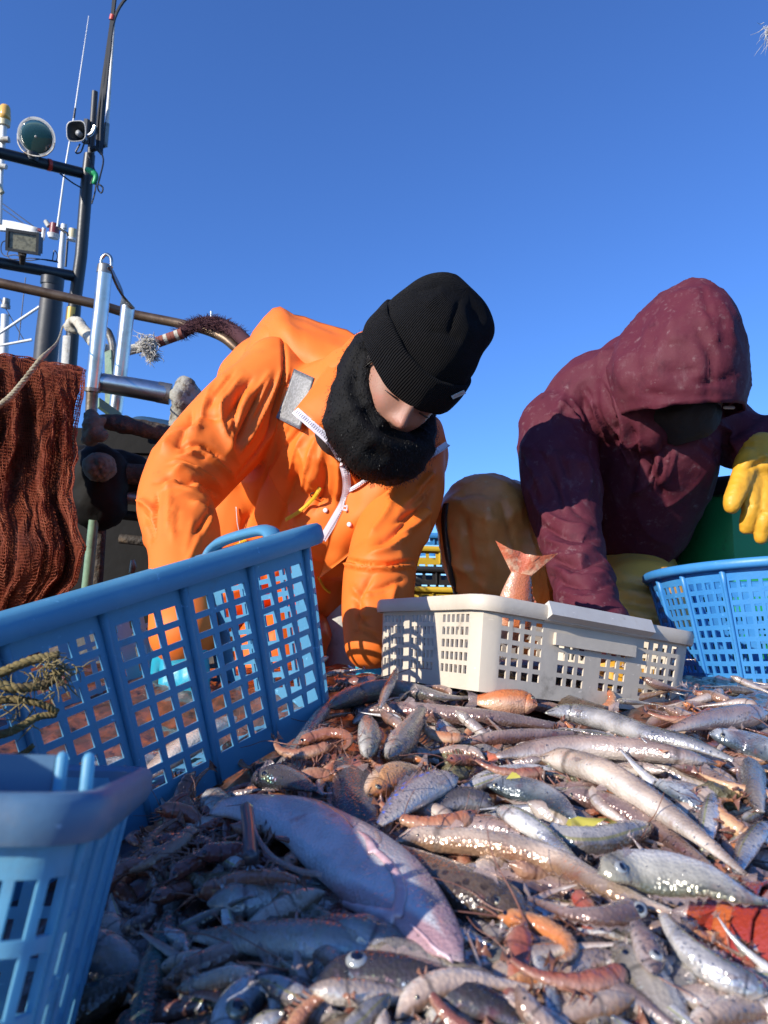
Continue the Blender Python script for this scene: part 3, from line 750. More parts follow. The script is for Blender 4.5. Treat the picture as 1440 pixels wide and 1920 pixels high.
cu = empty('cup_lamp', P(137, 450, 4.0), 'small cream cup lamp beside the mast', 'light')
pipe('shell', [(136, 446, 4.0, 7.5), (138, 430, 4.0, 8.2)], 'cream_paint', cu, seg=16); pipe('saucer', [(135, 451, 4.0, 10), (135.5, 447, 4.0, 10)], 'white_paint', cu, seg=16)
# LED work light
wk = empty('work_light', P(43, 490, 3.25), 'flat rectangular work light with a black frame on the lower boom', 'light')
n_ = cdir(0.05, -0.22, 0.97); x_ = cdir(0.985, -0.155, 0.05); x_ = (x_ - n_ * x_.dot(n_)).normalized(); y_ = n_.cross(x_); c_ = P(45, 454, 3.2); k = 3.2 / F
mb = MB(); mb.box(c_ - n_ * 0.02, x_, y_, n_, 26 * k, 15 * k, 0.03); mb.build('back_housing', 'black_paint', wk, smooth=False)
mb = MB(); mb.box(c_ + n_ * 0.008, x_, y_, n_, 26 * k, 15.5 * k, 0.004); mb.build('glass', 'led_glass', wk, smooth=False)
mb = MB()
for sx, sy, hx, hy in [(0, 17.5, 30, 2.6), (0, -17.5, 30, 2.6), (27.6, 0, 2.6, 15), (-27.6, 0, 2.6, 15)]: mb.box(c_ + x_ * sx * k + y_ * sy * k + n_ * 0.006, x_, y_, n_, hx * k, hy * k, 0.014)
mb.build('bezel', 'black_paint', wk, smooth=False)
pipe('knuckle', [(42, 474, 3.2, 8), (42, 484, 3.22, 6), (42, 494, 3.24, 5)], 'grime', wk, seg=10)
for i, ctrl in enumerate([[(14, 450), (4, 455), (2, 470), (10, 480), (30, 478), (50, 488), (80, 486), (108, 490)], [(20, 470), (28, 462), (14, 474), (22, 486), (60, 484), (110, 492)], [(98, 490), (102, 470), (108, 480), (104, 492)]]):
    pipe('loose_wire', [(x, y, 3.3, 1.0) for x, y in ctrl], 'cable', None, seg=5, n=28, label=['black wire drooping round the work light', 'black wire tangled under the work light', 'tuft of black wire on the lower boom'][i], cat='wire')
for i, (a, b) in enumerate([((0, 378), (70, 430)), ((0, 388), (62, 432)), ((46, 640), (0, 560)), ((35, 640), (48, 520)), ((118, 560), (104, 640))]):
    pipe('rigging_wire', [(*a, 5.0, 0.9), (*b, 5.0, 0.9)], 'cable', None, seg=5, label=['upper of two thin wires slanting above the radar arm', 'lower of two thin wires slanting above the radar arm', 'thin dark stay slanting over the rust net', 'thin near-vertical wire left of the exhaust', 'thin stay beside the mast foot'][i], cat='wire')
fp = empty('antenna_post', P(8, 690, 5.0), 'white post with a grey cap at the left edge behind the net', 'post')
pipe('shaft', [(4, 760, 5.0, 9), (10, 590, 5.0, 7)], 'white_paint', fp); pipe('cap', [(11, 572, 5.0, 7), (12, 560, 5.0, 6.5)], 'dull_steel', fp); pipe('collar', [(10.5, 578, 5.0, 8), (11, 572, 5.0, 8)], 'grimy_white', fp)
pipe('stay_pole', [(-20, 638, 4.8, 2.6), (76, 574, 4.8, 2.6)], 'white_paint', None, label='white pole slanting up from the left edge to the exhaust', cat='pole')
pipe('cross_bar', [(0, 648, 4.6, 2.2), (60, 637, 4.6, 2.6)], 'white_paint', None, label='short white bar just above the rust net', cat='bar')
# exhaust
ex_ = empty('exhaust_pipe', (P(88, 680, 3.0).x, P(88, 680, 3.0).y, 0), 'thick dark grey exhaust pipe rising out of the net', 'pipe')
pipe('stack', [(78, 760, 3.0, 22), (88, 640, 3.0, 21), (99, 535, 3.0, 19)], 'grey_black_paint', ex_, seg=24); pipe('collar', [(97.5, 535, 3.0, 20.5), (99, 521, 3.0, 20.5)], 'black_paint', ex_, seg=24)
pipe('support_wall', [(0, 1100, 3.2, 90), (40, 720, 3.2, 80)], 'dark_grime', ex_)

# bronze handrail
pipe('handrail', [(-80, 515, 2.3, 10), (0, 531, 2.3, 9.5), (174, 569, 2.35, 9), (243, 588, 2.4, 9), (347, 609, 2.4, 9), (399, 624, 2.38, 9), (434, 645, 2.36, 9), (470, 690, 2.34, 9), (500, 800, 2.3, 9), (505, 1150, 2.3, 9)], 'bronze_pipe', None, n=60,
     label='brown metal handrail sweeping down behind the orange jacket', cat='handrail')
pipe('rail_pin', [(397, 628, 2.42, 3.2), (396.5, 584, 2.42, 3.2)], 'stainless', None, label='short steel pin standing on the handrail', cat='pin')
# roller frame: two upright rollers, strap, horizontal roller
rf = empty('roller_frame', (P(190, 780, 1.95).x, P(190, 780, 1.95).y, 0), 'stainless steel roller frame with two upright rollers and one cross roller', 'roller frame')
r1 = pipe('upright_roller', [(174, 731, 1.90, 13.5), (182, 650, 1.90, 13.8), (183.5, 634, 1.90, 14.5), (189, 585, 1.90, 13.8), (196, 512, 1.90, 13.5)], 'stainless', rf, seg=24)
pipe('roller_cap', [(195.5, 513, 1.90, 14.2), (197.3, 498, 1.90, 13.4), (197.6, 495, 1.90, 8)], 'dull_steel', r1, seg=24)
mb = MB(); mb.tube([P(190, 500, 1.9), P(190.5, 486, 1.9), P(199, 477, 1.9), P(208, 484, 1.9), P(209, 503, 1.9)], 3.2 * 1.9 / F, seg=8, smooth=20); mb.build('lifting_ring', 'stainless', r1)
pipe('roller_foot', [(170, 790, 1.90, 10.5), (173, 732, 1.90, 11)], 'dull_steel', rf, seg=18)
pipe('collar_ring', [(173.4, 735, 1.90, 14.6), (174, 728, 1.90, 14.6)], 'dull_steel', rf, seg=24)
pipe('upright_roller', [(216, 775, 2.05, 12.5), (228, 680, 2.05, 12.8), (240, 575, 2.05, 12.8)], 'stainless', rf, seg=24)
mb = MB(); sheet(mb, [[P(206, 500, 1.88), P(226, 545, 1.96), P(253, 577, 2.04)], [P(213, 507, 1.98), P(232, 549, 2.03), P(228, 572, 2.10)]], 8, 6, 0.006); mb.build('strap_plate', 'dull_steel', rf, smooth=False)
pipe('curved_bar', [(205, 720, 2.1, 7), (212, 660, 2.1, 7), (204, 625, 2.1, 7), (192, 618, 2.1, 7)], 'dull_steel', rf, n=20)
cr_ = pipe('cross_roller', [(192, 718, 1.92, 18.5), (250, 727, 1.93, 19), (318, 739, 1.95, 19.5)], 'stainless', rf, seg=28)
pipe('roller_end', [(296, 735, 1.945, 20), (320, 739.5, 1.951, 20)], 'dull_steel', cr_, seg=28)
pipe('axle', [(318, 739, 1.95, 9), (345, 744, 1.96, 9)], 'dull_steel', rf)
mb = MB(); sheet(mb, [[P(196, 660, 2.08), P(197, 780, 2.06)], [P(208, 655, 2.08), P(212, 780, 2.06)]], 4, 4, 0.008); mb.build('side_plate', 'green_paint', rf, smooth=False)
mb = MB(); sheet(mb, [[P(186, 745, 1.95), P(228, 775, 1.98)], [P(186, 762, 1.93), P(228, 792, 1.96)]], 4, 4, 0.008); mb.build('base_plate', 'green_paint', rf, smooth=False)
# lumpy bodies helper
def lump(name, chains, m, parent=None, voxel=0.008, amp=0.006, sc=25, it=3, strokes=None, **k):
    mb = MB()
    for ch in chains: pxtube(mb, ch, seg=14, n=max(8, len(ch) * 4), round_cap=4)
    v, f = remesh(mb, voxel); v = laplace(v, f, it); N = normals_of(v, f)
    v = v + N * (amp * pn(v, sc, 4) + amp * 0.5 * (1 - 2 * np.abs(pn(v, sc * 2.2, 9))))[:, None]
    if strokes: v = stroke_disp(v, f, strokes)
    return mk(name, v, f.tolist(), m, parent, **k)
lump('bearing_block', [[(348, 728, 1.95, 20), (346, 760, 1.95, 22), (338, 830, 1.97, 24)], [(336, 745, 1.93, 18), (368, 742, 1.97, 16)]], 'crust_grey', None, amp=0.008, label='crusty grey bearing block at the end of the cross roller', cat='bearing')
lump('rusty_pipe', [[(195, 790, 1.85, 16), (250, 800, 1.86, 17), (312, 812, 1.88, 17)], [(305, 815, 1.88, 14), (350, 818, 1.9, 12)]], 'grime', None, amp=0.004, label='rusty grimy pipe below the stainless roller', cat='pipe')
lump('rag', [[(170, 782, 1.83, 12), (176, 800, 1.8, 18), (168, 822, 1.8, 15)], [(176, 812, 1.79, 16), (188, 818, 1.79, 12)], [(172, 775, 1.82, 6), (190, 788, 1.82, 7)]], 'grey_rag', None, voxel=0.004, amp=0.006, sc=45, label='knotted grey rag tied round the roller foot', cat='rag')
lump('wrapped_knob', [[(183, 876, 1.78, 26), (192, 876, 1.84, 26)]], 'grey_rag', None, voxel=0.004, amp=0.005, sc=40, label='round knob wrapped in grey cloth on the winch', cat='knob',
     strokes=[([(176, 865), (184, 880), (190, 895)], 3, -7), ([(196, 868), (188, 882), (178, 886)], 3, -6)])
wi = empty('winch', (P(200, 930, 2.0).x, P(200, 930, 2.0).y, 0), 'dark grimy winch machinery behind the net', 'winch')
lump('drum', [[(185, 880, 1.90, 50), (185, 945, 1.90, 52)], [(150, 880, 2.0, 45), (240, 890, 2.0, 45)]], 'dark_grime', wi, voxel=0.012, amp=0.006)
pipe('shaft', [(190, 885, 1.92, 20), (330, 895, 1.98, 20)], 'grime', wi)
pipe('shaft', [(190, 925, 1.95, 12), (330, 945, 2.0, 14)], 'dull_steel', wi)
pipe('leg', [(158, 1150, 1.85, 10), (176, 975, 1.85, 9)], 'green_paint', wi); pipe('leg', [(178, 1150, 1.90, 11), (190, 975, 1.90, 10)], 'grime', wi)
mb = MB(); mb.box(P(240, 1000, 2.25), X, Y, Z, 0.28, 0.05, 0.30); mb.box(P(215, 835, 2.2), X, Y, Z, 0.20, 0.06, 0.035); mb.build('housing', 'dark_grime', wi, smooth=False)
for k_, yy in enumerate((905, 935, 965, 1010)): pipe('bar', [(225, yy, 2.1, 9), (360, yy + 14, 2.1, 9)], ['dark_grime', 'dull_steel', 'dark_grime', 'grime'][k_], wi)
pipe('valve', [(246, 1075, 1.95, 5), (250, 1062, 1.95, 7), (249, 1050, 1.95, 4)], 'dull_steel', wi, seg=8)
mb = MB(); mb.box(P(292, 845, 2.2), X, Y, Z, 0.045, 0.03, 0.04); mb.build('cabinet', 'grimy_white', None, smooth=False, label='small grimy white cabinet behind the rusty pipe', cat='cabinet')
mb = MB(); sheet(mb, [[P(225, 790, 2.3), P(262, 781, 2.3), P(330, 790, 2.3)], [P(225, 860, 2.25), P(262, 850, 2.25), P(330, 860, 2.25)]], 10, 6, 0.004, wob=0.01); mb.build('tarpaulin', 'blue_tarp', None, label='dark blue tarpaulin behind the rusty pipe', cat='tarpaulin')
# bulwark behind the workers (low, dark)
mb = MB(); mb.box((0.0, 3.3, 0.20), X, Y, Z, 2.6, 0.04, 0.26); mb.build('bulwark', 'deck_steel', smooth=False, label='low dark steel bulwark at the deck edge behind the workers', cat='bulwark')
# grimy white post between the orange worker's leg and sleeve
lump('white_block', [[(640, 1060, 1.75, 30), (640, 1140, 1.72, 34), (640, 1300, 1.70, 36)]], 'grimy_white', None, voxel=0.01, amp=0.003, label='grimy white block between the orange trousers and sleeve', cat='block')

# ropes
def twist_rope(name, ctrl, m, parent=None, n=90, strands=3, turns=14, **k):
    c = catmull([tuple(P(x, y, d)) + (r * d / F,) for x, y, d, r in ctrl], n); mb = MB()
    for s in range(strands):
        pts = []; rad = []
        for i in range(n):
            t = c[min(i + 1, n - 1), :3] - c[max(i - 1, 0), :3]; t /= np.linalg.norm(t); a = np.cross(t, [0.3, 0.2, 1]); a /= np.linalg.norm(a); b = np.cross(t, a)
            an = 2 * math.pi * (turns * i / n + s / strands); r = c[i, 3]
            pts.append(c[i, :3] + (a * math.cos(an) + b * math.sin(an)) * r * 0.5); rad.append(r * 0.58)
        mb.tube(pts, rad, seg=7)
    return mb.build(name, m, parent, **k)
def fray(center, spread, n, length, m, name, parent=None, dirv=None, w=0.0012, **k):
    mb = MB()
    for i in range(n):
        d = Vector(np.random.normal(size=3)).normalized()
        if dirv is not None: d = (d * 0.8 + dirv).normalized()
        p = Vector(center) + Vector(np.random.normal(size=3)) * spread; pts = [p]
        L_ = length * random.uniform(0.5, 1.2)
        for s in range(3):
            d = (d + Vector(np.random.normal(size=3)) * 0.35 + Vector((0, 0, -0.15))).normalized(); pts.append(pts[-1] + d * L_ / 3)
        mb.tube(pts, [w, w * 0.9, w * 0.7, w * 0.3], seg=3, cap=False)
    return mb.build(name, m, parent, **k)
twist_rope('net_rope', [(-30, 775, 1.50, 6.5), (10, 752, 1.50, 6), (40, 720, 1.5, 5.5), (75, 675, 1.51, 5), (90, 660, 1.56, 3.5), (108, 640, 1.7, 2.2), (118, 612, 2.0, 1.6)], 'rope_tan', None, label='frayed cream and tan rope lying over the net', cat='rope')
rp = empty('lashing_rope', P(270, 655, 2.3), 'frayed white rope joined to a red and white bound sling', 'rope')
twist_rope('white_rope', [(170, 640, 2.2, 9), (215, 660, 2.25, 9), (250, 655, 2.3, 9), (290, 645, 2.32, 9)], 'rope_cream', rp, n=70, turns=8)
fray(P(276, 646, 2.3), 0.011, 380, 0.034, 'fray_white', 'frayed_tuft', rp, w=0.0014); fray(P(285, 664, 2.3), 0.008, 200, 0.026, 'fray_white', 'frayed_tuft', rp, dirv=Vector((0, 0, -0.5)), w=0.0014)
for i in range(7):
    t = i / 7; pipe('binding_band', [(295 + 48 * t, 642 - 17 * t, 2.33, 10), (295 + 48 * (t + 1 / 7.5), 642 - 17 * (t + 1 / 7.5), 2.33, 10)], ['rust_band', 'rust_band', 'rope_cream'][i % 3], rp)
sl = pipe('fur_sleeve', [(340, 625, 2.36, 11), (370, 608, 2.38, 11), (405, 606, 2.38, 12), (440, 622, 2.36, 13), (470, 650, 2.34, 13)], 'fur_maroon', rp, n=24)
mb = MB()
for i in range(1400):
    t = random.random(); c = catmull([(340, 625), (370, 608), (405, 606), (440, 622), (470, 650)], 60)[int(t * 59)]; p = P(c[0], c[1], 2.36); d = Vector(np.random.normal(size=3)).normalized()
    p = p + d * 11 * 2.36 / F; mb.tube([p, p + d * 0.012 + CR * random.uniform(-0.015, 0.015)], [0.0010, 0.0003], seg=3, cap=False)
mb.build('fur_pile', 'fur_maroon', rp)
lump('cream_hose', [[(130, 605, 2.6, 8), (145, 602, 2.55, 9), (160, 622, 2.5, 11), (185, 645, 2.4, 12)], [(125, 612, 2.6, 8), (142, 620, 2.6, 8)]], 'rope_cream', None, voxel=0.006, amp=0.004, label='thick cream rope end knotted to the mast foot', cat='rope')
fray(P(1442, 50, 1.6), 0.006, 26, 0.05, 'fray_white', 'rope_end', None, dirv=Vector((-0.35, 0, -1.2)), w=0.0007, label='frayed white rope end at the top right corner', cat='rope')

# ------------------------------------------------------------------ net
def net_layer(na, nb_, seed, dshift, xr_shift=0.0):
    ys = [640, 690, 760, 820, 880, 950, 1020, 1085, 1140, 1230, 1300]; xr = [60, 163, 152, 146, 136, 134, 160, 146, 100, 80, 70]
    V = np.zeros((nb_, na, 3)); rs = np.random.RandomState(seed)
    SS, TT = np.meshgrid(np.linspace(0, 1, na), np.linspace(0, 1, nb_)); q_ = np.stack([SS.ravel() * 7.5 + 0.9 * pn(np.stack([SS.ravel() * 2, TT.ravel() * 2.5, SS.ravel() * 0 + 3], 1)), TT.ravel() * 1.6, SS.ravel() * 0 + 1.7], 1)
    FOLD = (2.6 * (1 - 2 * np.abs(pn(q_))) - 0.8 + 0.9 * (1 - 2 * np.abs(pn(q_, 2.3, 4)))).reshape(nb_, na); FOLDX = (pn(q_, 1.0, 11) * 1.5).reshape(nb_, na)
    for j in range(nb_):
        t = j / (nb_ - 1)
        for i in range(na):
            s = i / (na - 1)
            y_top = np.interp(s, [0, 0.35, 0.6, 0.85, 1], [640, 646, 668, 684, 694])
            y = y_top + t * (1290 - y_top)
            xe = np.interp(y, ys[1:], xr[1:]) + xr_shift
            x = -150 + s * (xe + 150)
            fold, sx = FOLD[j, i], FOLDX[j, i]
            x += 16 * sx * (1 - s) * 1.3
            d = 1.60 + dshift - 0.022 * fold * (0.35 + 0.65 * min(1, t * 4)) - 0.10 * math.exp(-((y - 1040) / 110) ** 2) * s + 0.10 * math.exp(-((y - y_top) / 26)) - 0.05 * t
            V[j, i] = P(x, y, d)
    v = V.reshape(-1, 3); v = v + 0.008 * np.stack([pn(v, 14, k * 7 + seed) for k in range(3)], 1) + 0.003 * np.stack([pn(v, 50, k * 5 + seed) for k in range(3)], 1)
    f = [(j * na + i, j * na + i + 1, (j + 1) * na + i + 1, (j + 1) * na + i) for j in range(nb_ - 1) for i in range(na - 1)]
    return v, f
net = empty('fishing_net', (P(40, 1000, 1.62).x, P(40, 1000, 1.62).y, 0), 'rust-brown fishing net draped in heavy folds over the rail', 'net')
v, f = net_layer(70, 60, 1, 0.030, -8); mk('inner_folds', v, f, 'net_core', net)
def wire(o, th):
    md = o.modifiers.new('mesh_cord', 'WIREFRAME'); md.thickness = th; md.use_even_offset = False; md.use_boundary = True
for k, (a, b, sd, ds) in enumerate([(124, 108, 1, 0.0), (100, 90, 1, 0.010)]):
    v, f = net_layer(a, b, sd, ds)
    # diamond mesh: join the quad centres' diagonals
    o = mk('net_mesh', v, f, 'net_rust', net, smooth=False); wire(o, 0.0021)
# ------------------------------------------------------------------ hands
def hand_mesh(wrist, d, palm_n, size=1.0, curl=0.5, thumb_side=1, glove=1.0, voxel=0.0032, spread=1.0):
    """five-fingered hand as one skin; d = direction wrist->knuckles, palm_n = palm normal"""
    d = d.normalized(); palm_n = (palm_n - d * palm_n.dot(d)).normalized(); s_ = d.cross(palm_n) * thumb_side
    mb = MB(); k = size; g = glove
    W = Vector(wrist)
    mb.tube([W - d * 0.05 * k, W, W + d * 0.03 * k], [0.031 * g * k, 0.027 * g * k, 0.030 * g * k], seg=14, round_cap=3)
    for off in (-0.026, -0.009, 0.009, 0.026):      # palm built from four metacarpal rods
        mb.tube([W + s_ * off * 0.6 * k + d * 0.005 * k, W + s_ * off * k + d * 0.085 * k], [0.017 * g * k, 0.0145 * g * k], seg=10, round_cap=3)
    for i, (off, L_, r) in enumerate([(0.028, 0.070, 0.0098), (0.0095, 0.080, 0.0100), (-0.0095, 0.074, 0.0096), (-0.028, 0.058, 0.0086)]):
        p = W + s_ * off * k + d * 0.088 * k; a = curl * (0.75 + 0.12 * i); pts = [p - d * 0.015 * k, p]; rr = [r * 1.15 * g * k, r * 1.1 * g * k]; dd = (d + s_ * off * 5 * spread).normalized()
        for q, fr in enumerate((0.45, 0.31, 0.24)):
            dd = (Quaternion(s_ * thumb_side, a * (0.6, 1.0, 0.8)[q]) @ dd); pts.append(pts[-1] + dd * L_ * fr * k); rr.append(r * (1.0, 0.94, 0.8)[q] * g * k)
        mb.tube(pts, rr, seg=10, round_cap=3)
    tb = W + s_ * 0.024 * k + d * 0.018 * k; dd = (s_ * 0.75 + d * 0.75 + palm_n * 0.35).normalized(); d2 = (dd + d * 0.5 + palm_n * 0.3 * curl).normalized()
    mb.tube([W + s_ * 0.006 * k + d * 0.012 * k, tb, tb + dd * 0.036 * k, tb + dd * 0.036 * k + d2 * 0.030 * k], [0.017 * g * k, 0.0155 * g * k, 0.0125 * g * k, 0.0105 * g * k], seg=10, smooth=10, round_cap=3)
    v, f = remesh(mb, voxel); return laplace(v, f, 3), f

def strip(mb, pts_n, w, th):
    """flat ribbon through [(point, normal)]"""
    V = []; Fc = []; n = len(pts_n)
    for i, (p, nn) in enumerate(pts_n):
        t = pts_n[min(i + 1, n - 1)][0] - pts_n[max(i - 1, 0)][0]; t.normalize(); s = t.cross(nn).normalized()
        for a, b in ((-1, 0), (1, 0), (1, 1), (-1, 1)): V.append(p + s * (a * w / 2) + nn * (b * th))
    for i in range(n - 1):
        for k in range(4): Fc.append((i * 4 + k, i * 4 + (k + 1) % 4, i * 4 + 4 + (k + 1) % 4, i * 4 + 4 + k))
    Fc += [(0, 1, 2, 3), tuple(n * 4 - 4 + k for k in (3, 2, 1, 0))]
    mb.add(V, Fc); return mb
def path_on(tree, px, n, off=0.002, smooth_d=True):
    c = catmull(px, n); out = [hit(tree, x, y, off) for x, y in c]
    return out
def smooth_path(pn_, it=4):
    pts = [p for p, _ in pn_]; ns = [q for _, q in pn_]
    for _ in range(it):
        pts = [pts[0]] + [(pts[i - 1] + pts[i] * 2 + pts[i + 1]) / 4 for i in range(1, len(pts) - 1)] + [pts[-1]]
        ns = [ns[0]] + [(ns[i - 1] + ns[i] * 2 + ns[i + 1]).normalized() for i in range(1, len(ns) - 1)] + [ns[-1]]
    return list(zip(pts, ns))
def zipper(path, w, mt, parent, name='zipper', tooth=0.0034, step=0.0042, side=0):
    mb = MB(); strip(mb, path, w, 0.0012); z = mb.build(name, mt, parent, smooth=False)
    mb = MB(); acc = 0; last = path[0][0]
    for i in range(1, len(path)):
        p, n = path[i]; t = (p - path[i - 1][0]); L_ = t.length
        if L_ < 1e-6: continue
        t.normalize(); s = t.cross(n).normalized(); acc += L_
        while acc > step:
            acc -= step; q = p - t * acc; mb.box(q + n * 0.002 + s * side * w * 0.45, t, s, n, step * 0.30, tooth * 0.5, 0.0014)
    mb.build('zipper_teeth', mt, z, smooth=False); return z

# ------------------------------------------------------------------ worker in the orange jacket
pa = empty('person', (P(600, 1100, 1.8).x, P(600, 1100, 1.8).y, 0), 'crouching worker in an orange waterproof jacket, black knit hat and black fleece neck warmer', 'person')
STROKE_GAIN = 1.3
folds_o = [
    # sleeve, image left
    ([(505, 700), (470, 745), (440, 800), (425, 850)], 9, 9), ([(530, 690), (500, 760), (470, 815), (450, 850)], 7, 8), ([(487, 735), (460, 790), (445, 830)], 7, -10),
    ([(420, 740), (415, 790), (430, 840), (450, 870)], 10, 7), ([(450, 730), (438, 790), (440, 830)], 7, -8), ([(335, 855), (375, 850), (420, 880), (440, 905)], 7, 9), ([(330, 835), (380, 835), (420, 860)], 6, -9),
    ([(322, 880), (370, 885), (415, 915)], 7, 8), ([(330, 900), (380, 905), (412, 930)], 5, -8), ([(300, 850), (330, 815), (380, 800)], 12, 7), ([(330, 800), (380, 780), (420, 790)], 10, -6),
    ([(290, 905), (330, 895), (380, 915), (405, 945)], 6, -7), ([(295, 925), (290, 970), (288, 1010)], 4, -7), ([(300, 920), (330, 912), (370, 925), (395, 945)], 3, 3),
    ([(355, 940), (390, 965), (385, 1000)], 9, 7), ([(400, 935), (385, 975), (365, 1000)], 7, -7), ([(375, 1000), (360, 1040), (345, 1075)], 10, 5), ([(260, 940), (275, 945), (288, 960)], 6, 8), ([(268, 960), (280, 990), (284, 1020)], 5, -6),
    ([(360, 760), (350, 800), (330, 840)], 10, -6), ([(400, 720), (380, 770), (370, 810)], 9, 5),
    # shoulder seam and yoke
    ([(530, 622), (533, 690), (515, 767), (496, 830), (440, 900)], 3.5, -8), ([(543, 690), (525, 770), (505, 830)], 5, 4),
    # chest
    ([(520, 820), (500, 880), (470, 950), (450, 1010)], 12, -9), ([(560, 830), (580, 880), (600, 930)], 14, 7), ([(600, 850), (610, 900), (590, 960)], 8, -6), ([(500, 870), (530, 930), (560, 980)], 10, 5), ([(560, 880), (540, 940), (520, 1000)], 9, -6),
    ([(610, 800), (635, 880), (630, 950)], 8, 6), ([(590, 760), (560, 810), (520, 850)], 9, -5),
    # sleeve, image right
    ([(815, 880), (790, 920), (755, 950)], 8, 7), ([(818, 905), (790, 950), (740, 980)], 7, -8), ([(790, 945), (800, 985), (790, 1030)], 8, 6), ([(780, 960), (740, 1000), (700, 1020)], 8, -7), ([(770, 1000), (730, 1030), (690, 1040)], 8, 7),
    ([(640, 1056), (700, 1068), (776, 1062)], 3.5, 8), ([(640, 1048), (700, 1057), (778, 1052)], 3.5, -9), ([(760, 1085), (720, 1100), (680, 1110)], 7, -4), ([(700, 1075), (670, 1130), (668, 1190)], 8, -5), ([(745, 1085), (730, 1140), (720, 1190)], 9, 4), ([(660, 1175), (690, 1185), (715, 1200)], 6, -4),
    ([(740, 930), (720, 970), (690, 1010)], 9, 5)]
folds_o = [(p, w * 0.8, a) for p, w, a in folds_o]
folds_o += auto_strokes([(440, 690), (390, 760), (350, 850)], [(530, 700), (490, 780), (440, 870)], 8, w=(4, 8), amp=(3, 6), seed=1) + auto_strokes([(320, 830), (370, 830), (430, 880)], [(295, 910), (340, 900), (410, 950)], 6, w=(4, 7), amp=(3, 6), seed=2)
folds_o += auto_strokes([(300, 930), (300, 1000), (295, 1080)], [(400, 950), (380, 1010), (360, 1080)], 5, w=(4, 8), amp=(2, 4), seed=3) + auto_strokes([(520, 800), (480, 880), (450, 980)], [(620, 820), (610, 900), (560, 1000)], 9, w=(5, 10), amp=(3, 6), seed=4)
folds_o += auto_strokes([(820, 870), (780, 920), (720, 960)], [(800, 960), (760, 1010), (680, 1030)], 7, w=(4, 8), amp=(3, 6), seed=5) + auto_strokes([(660, 1080), (680, 1110), (770, 1090)], [(670, 1170), (700, 1190), (750, 1180)], 5, w=(4, 8), amp=(2, 4), seed=6)
jk = garment('jacket', [
    [(520, 1180, 1.88, .13), (562, 1085, 1.80, .15), (590, 970, 1.70, .175), (598, 870, 1.60, .165), (630, 790, 1.50, .135), (675, 735, 1.43, .09)],
    [(560, 1000, 1.64, .11), (690, 985, 1.62, .12)],
    [(500, 860, 1.64, .10), (470, 960, 1.68, .115), (450, 1080, 1.72, .12)],
    [(520, 735, 1.56, .10), (610, 760, 1.56, .11), (700, 810, 1.54, .105), (768, 855, 1.52, .08)],
    [(640, 860, 1.47, .10), (700, 900, 1.48, .09), (640, 960, 1.52, .11)],
    [(465, 715, 1.74, .07), (500, 690, 1.70, .075), (560, 700, 1.66, .08)],
    [(516, 722, 1.51, .082), (435, 800, 1.45, .086), (365, 880, 1.38, .080), (328, 942, 1.31, .068), (345, 1010, 1.22, .060), (345, 1100, 1.12, .054), (345, 1180, 1.05, .050)],
    [(515, 690, 1.52, .062), (535, 730, 1.5, .07)],
    [(285, 942, 1.37, .030), (300, 985, 1.32, .032)],
    [(768, 850, 1.49, .070), (762, 925, 1.43, .068), (728, 1010, 1.36, .066), (714, 1075, 1.29, .060)],
    [(713, 1072, 1.29, .0635), (704, 1150, 1.235, .056), (699, 1204, 1.195, .048)],
], 0.0040, 'orange_pvc', pa, it=16, strokes=folds_o, wr=[(4, 0.0060, (1, 1, 1))], label='bright orange waterproof jacket with a white zip')
tr = bvh(jk)
# trousers
tz = garment('trousers', [
    [(530, 1130, 1.92, .13), (520, 1200, 1.75, .10), (520, 1235, 1.52, .085), (500, 1330, 1.60, .07), (500, 1500, 1.80, .06)],
    [(540, 1130, 1.92, .13), (565, 1180, 1.75, .075), (560, 1210, 1.60, .065), (560, 1330, 1.66, .06), (570, 1480, 1.85, .06)]], 0.010, 'orange_inner', pa, it=6, wr=[(9, 0.006, (1, 1, 1))])
# hood folded on the back
mb = MB(); sheet(mb, [[P(440, 680, 1.72), P(508, 581, 1.62), P(560, 590, 1.60), P(655, 622, 1.55), P(685, 640, 1.50)],
                      [P(452, 700, 1.66), P(520, 622, 1.53), P(565, 640, 1.50), P(625, 662, 1.47), P(670, 668, 1.42)],
                      [P(500, 720, 1.58), P(540, 690, 1.49), P(580, 705, 1.46), P(620, 710, 1.43), P(650, 715, 1.40)]], 16, 26, 0.006, bulge=0.012, wob=0.005)
mb.build('hood', 'orange_pvc', pa)
mb = MB(); sheet(mb, [[P(445, 690, 1.70), P(480, 615, 1.68), P(508, 583, 1.64)], [P(440, 700, 1.62), P(490, 630, 1.58), P(522, 610, 1.56)], [P(470, 710, 1.58), P(505, 660, 1.54), P(530, 628, 1.53)]], 14, 14, 0.005, bulge=0.008); mb.build('hood_edge', 'orange_pvc', pa)
# collar, two open flaps
mb = MB(); sheet(mb, [[P(690, 615, 1.47), P(650, 640, 1.43), P(612, 690, 1.37), P(580, 733, 1.335), P(552, 769, 1.315)],
                      [P(690, 640, 1.42), P(660, 675, 1.38), P(640, 735, 1.325), P(618, 770, 1.305), P(588, 799, 1.295)],
                      [P(680, 680, 1.37), P(652, 740, 1.34), P(650, 800, 1.315), P(648, 830, 1.315), P(636, 850, 1.325)]], 16, 26, 0.005, bulge=0.012, wob=0.003)
collar_l = mb.build('collar', 'orange_pvc', pa); cl = (collar_l, mb.v, mb.f)
mb = MB(); sheet(mb, [[P(800, 770, 1.42), P(826, 790, 1.44), P(838, 832, 1.43)], [P(770, 820, 1.36), P(800, 835, 1.385), P(815, 850, 1.40)], [P(740, 860, 1.36), P(770, 868, 1.37), P(782, 876, 1.39)]], 12, 12, 0.005, bulge=0.01)
collar_r = mb.build('collar', 'orange_pvc', pa); c2_ = (collar_r, mb.v, mb.f)
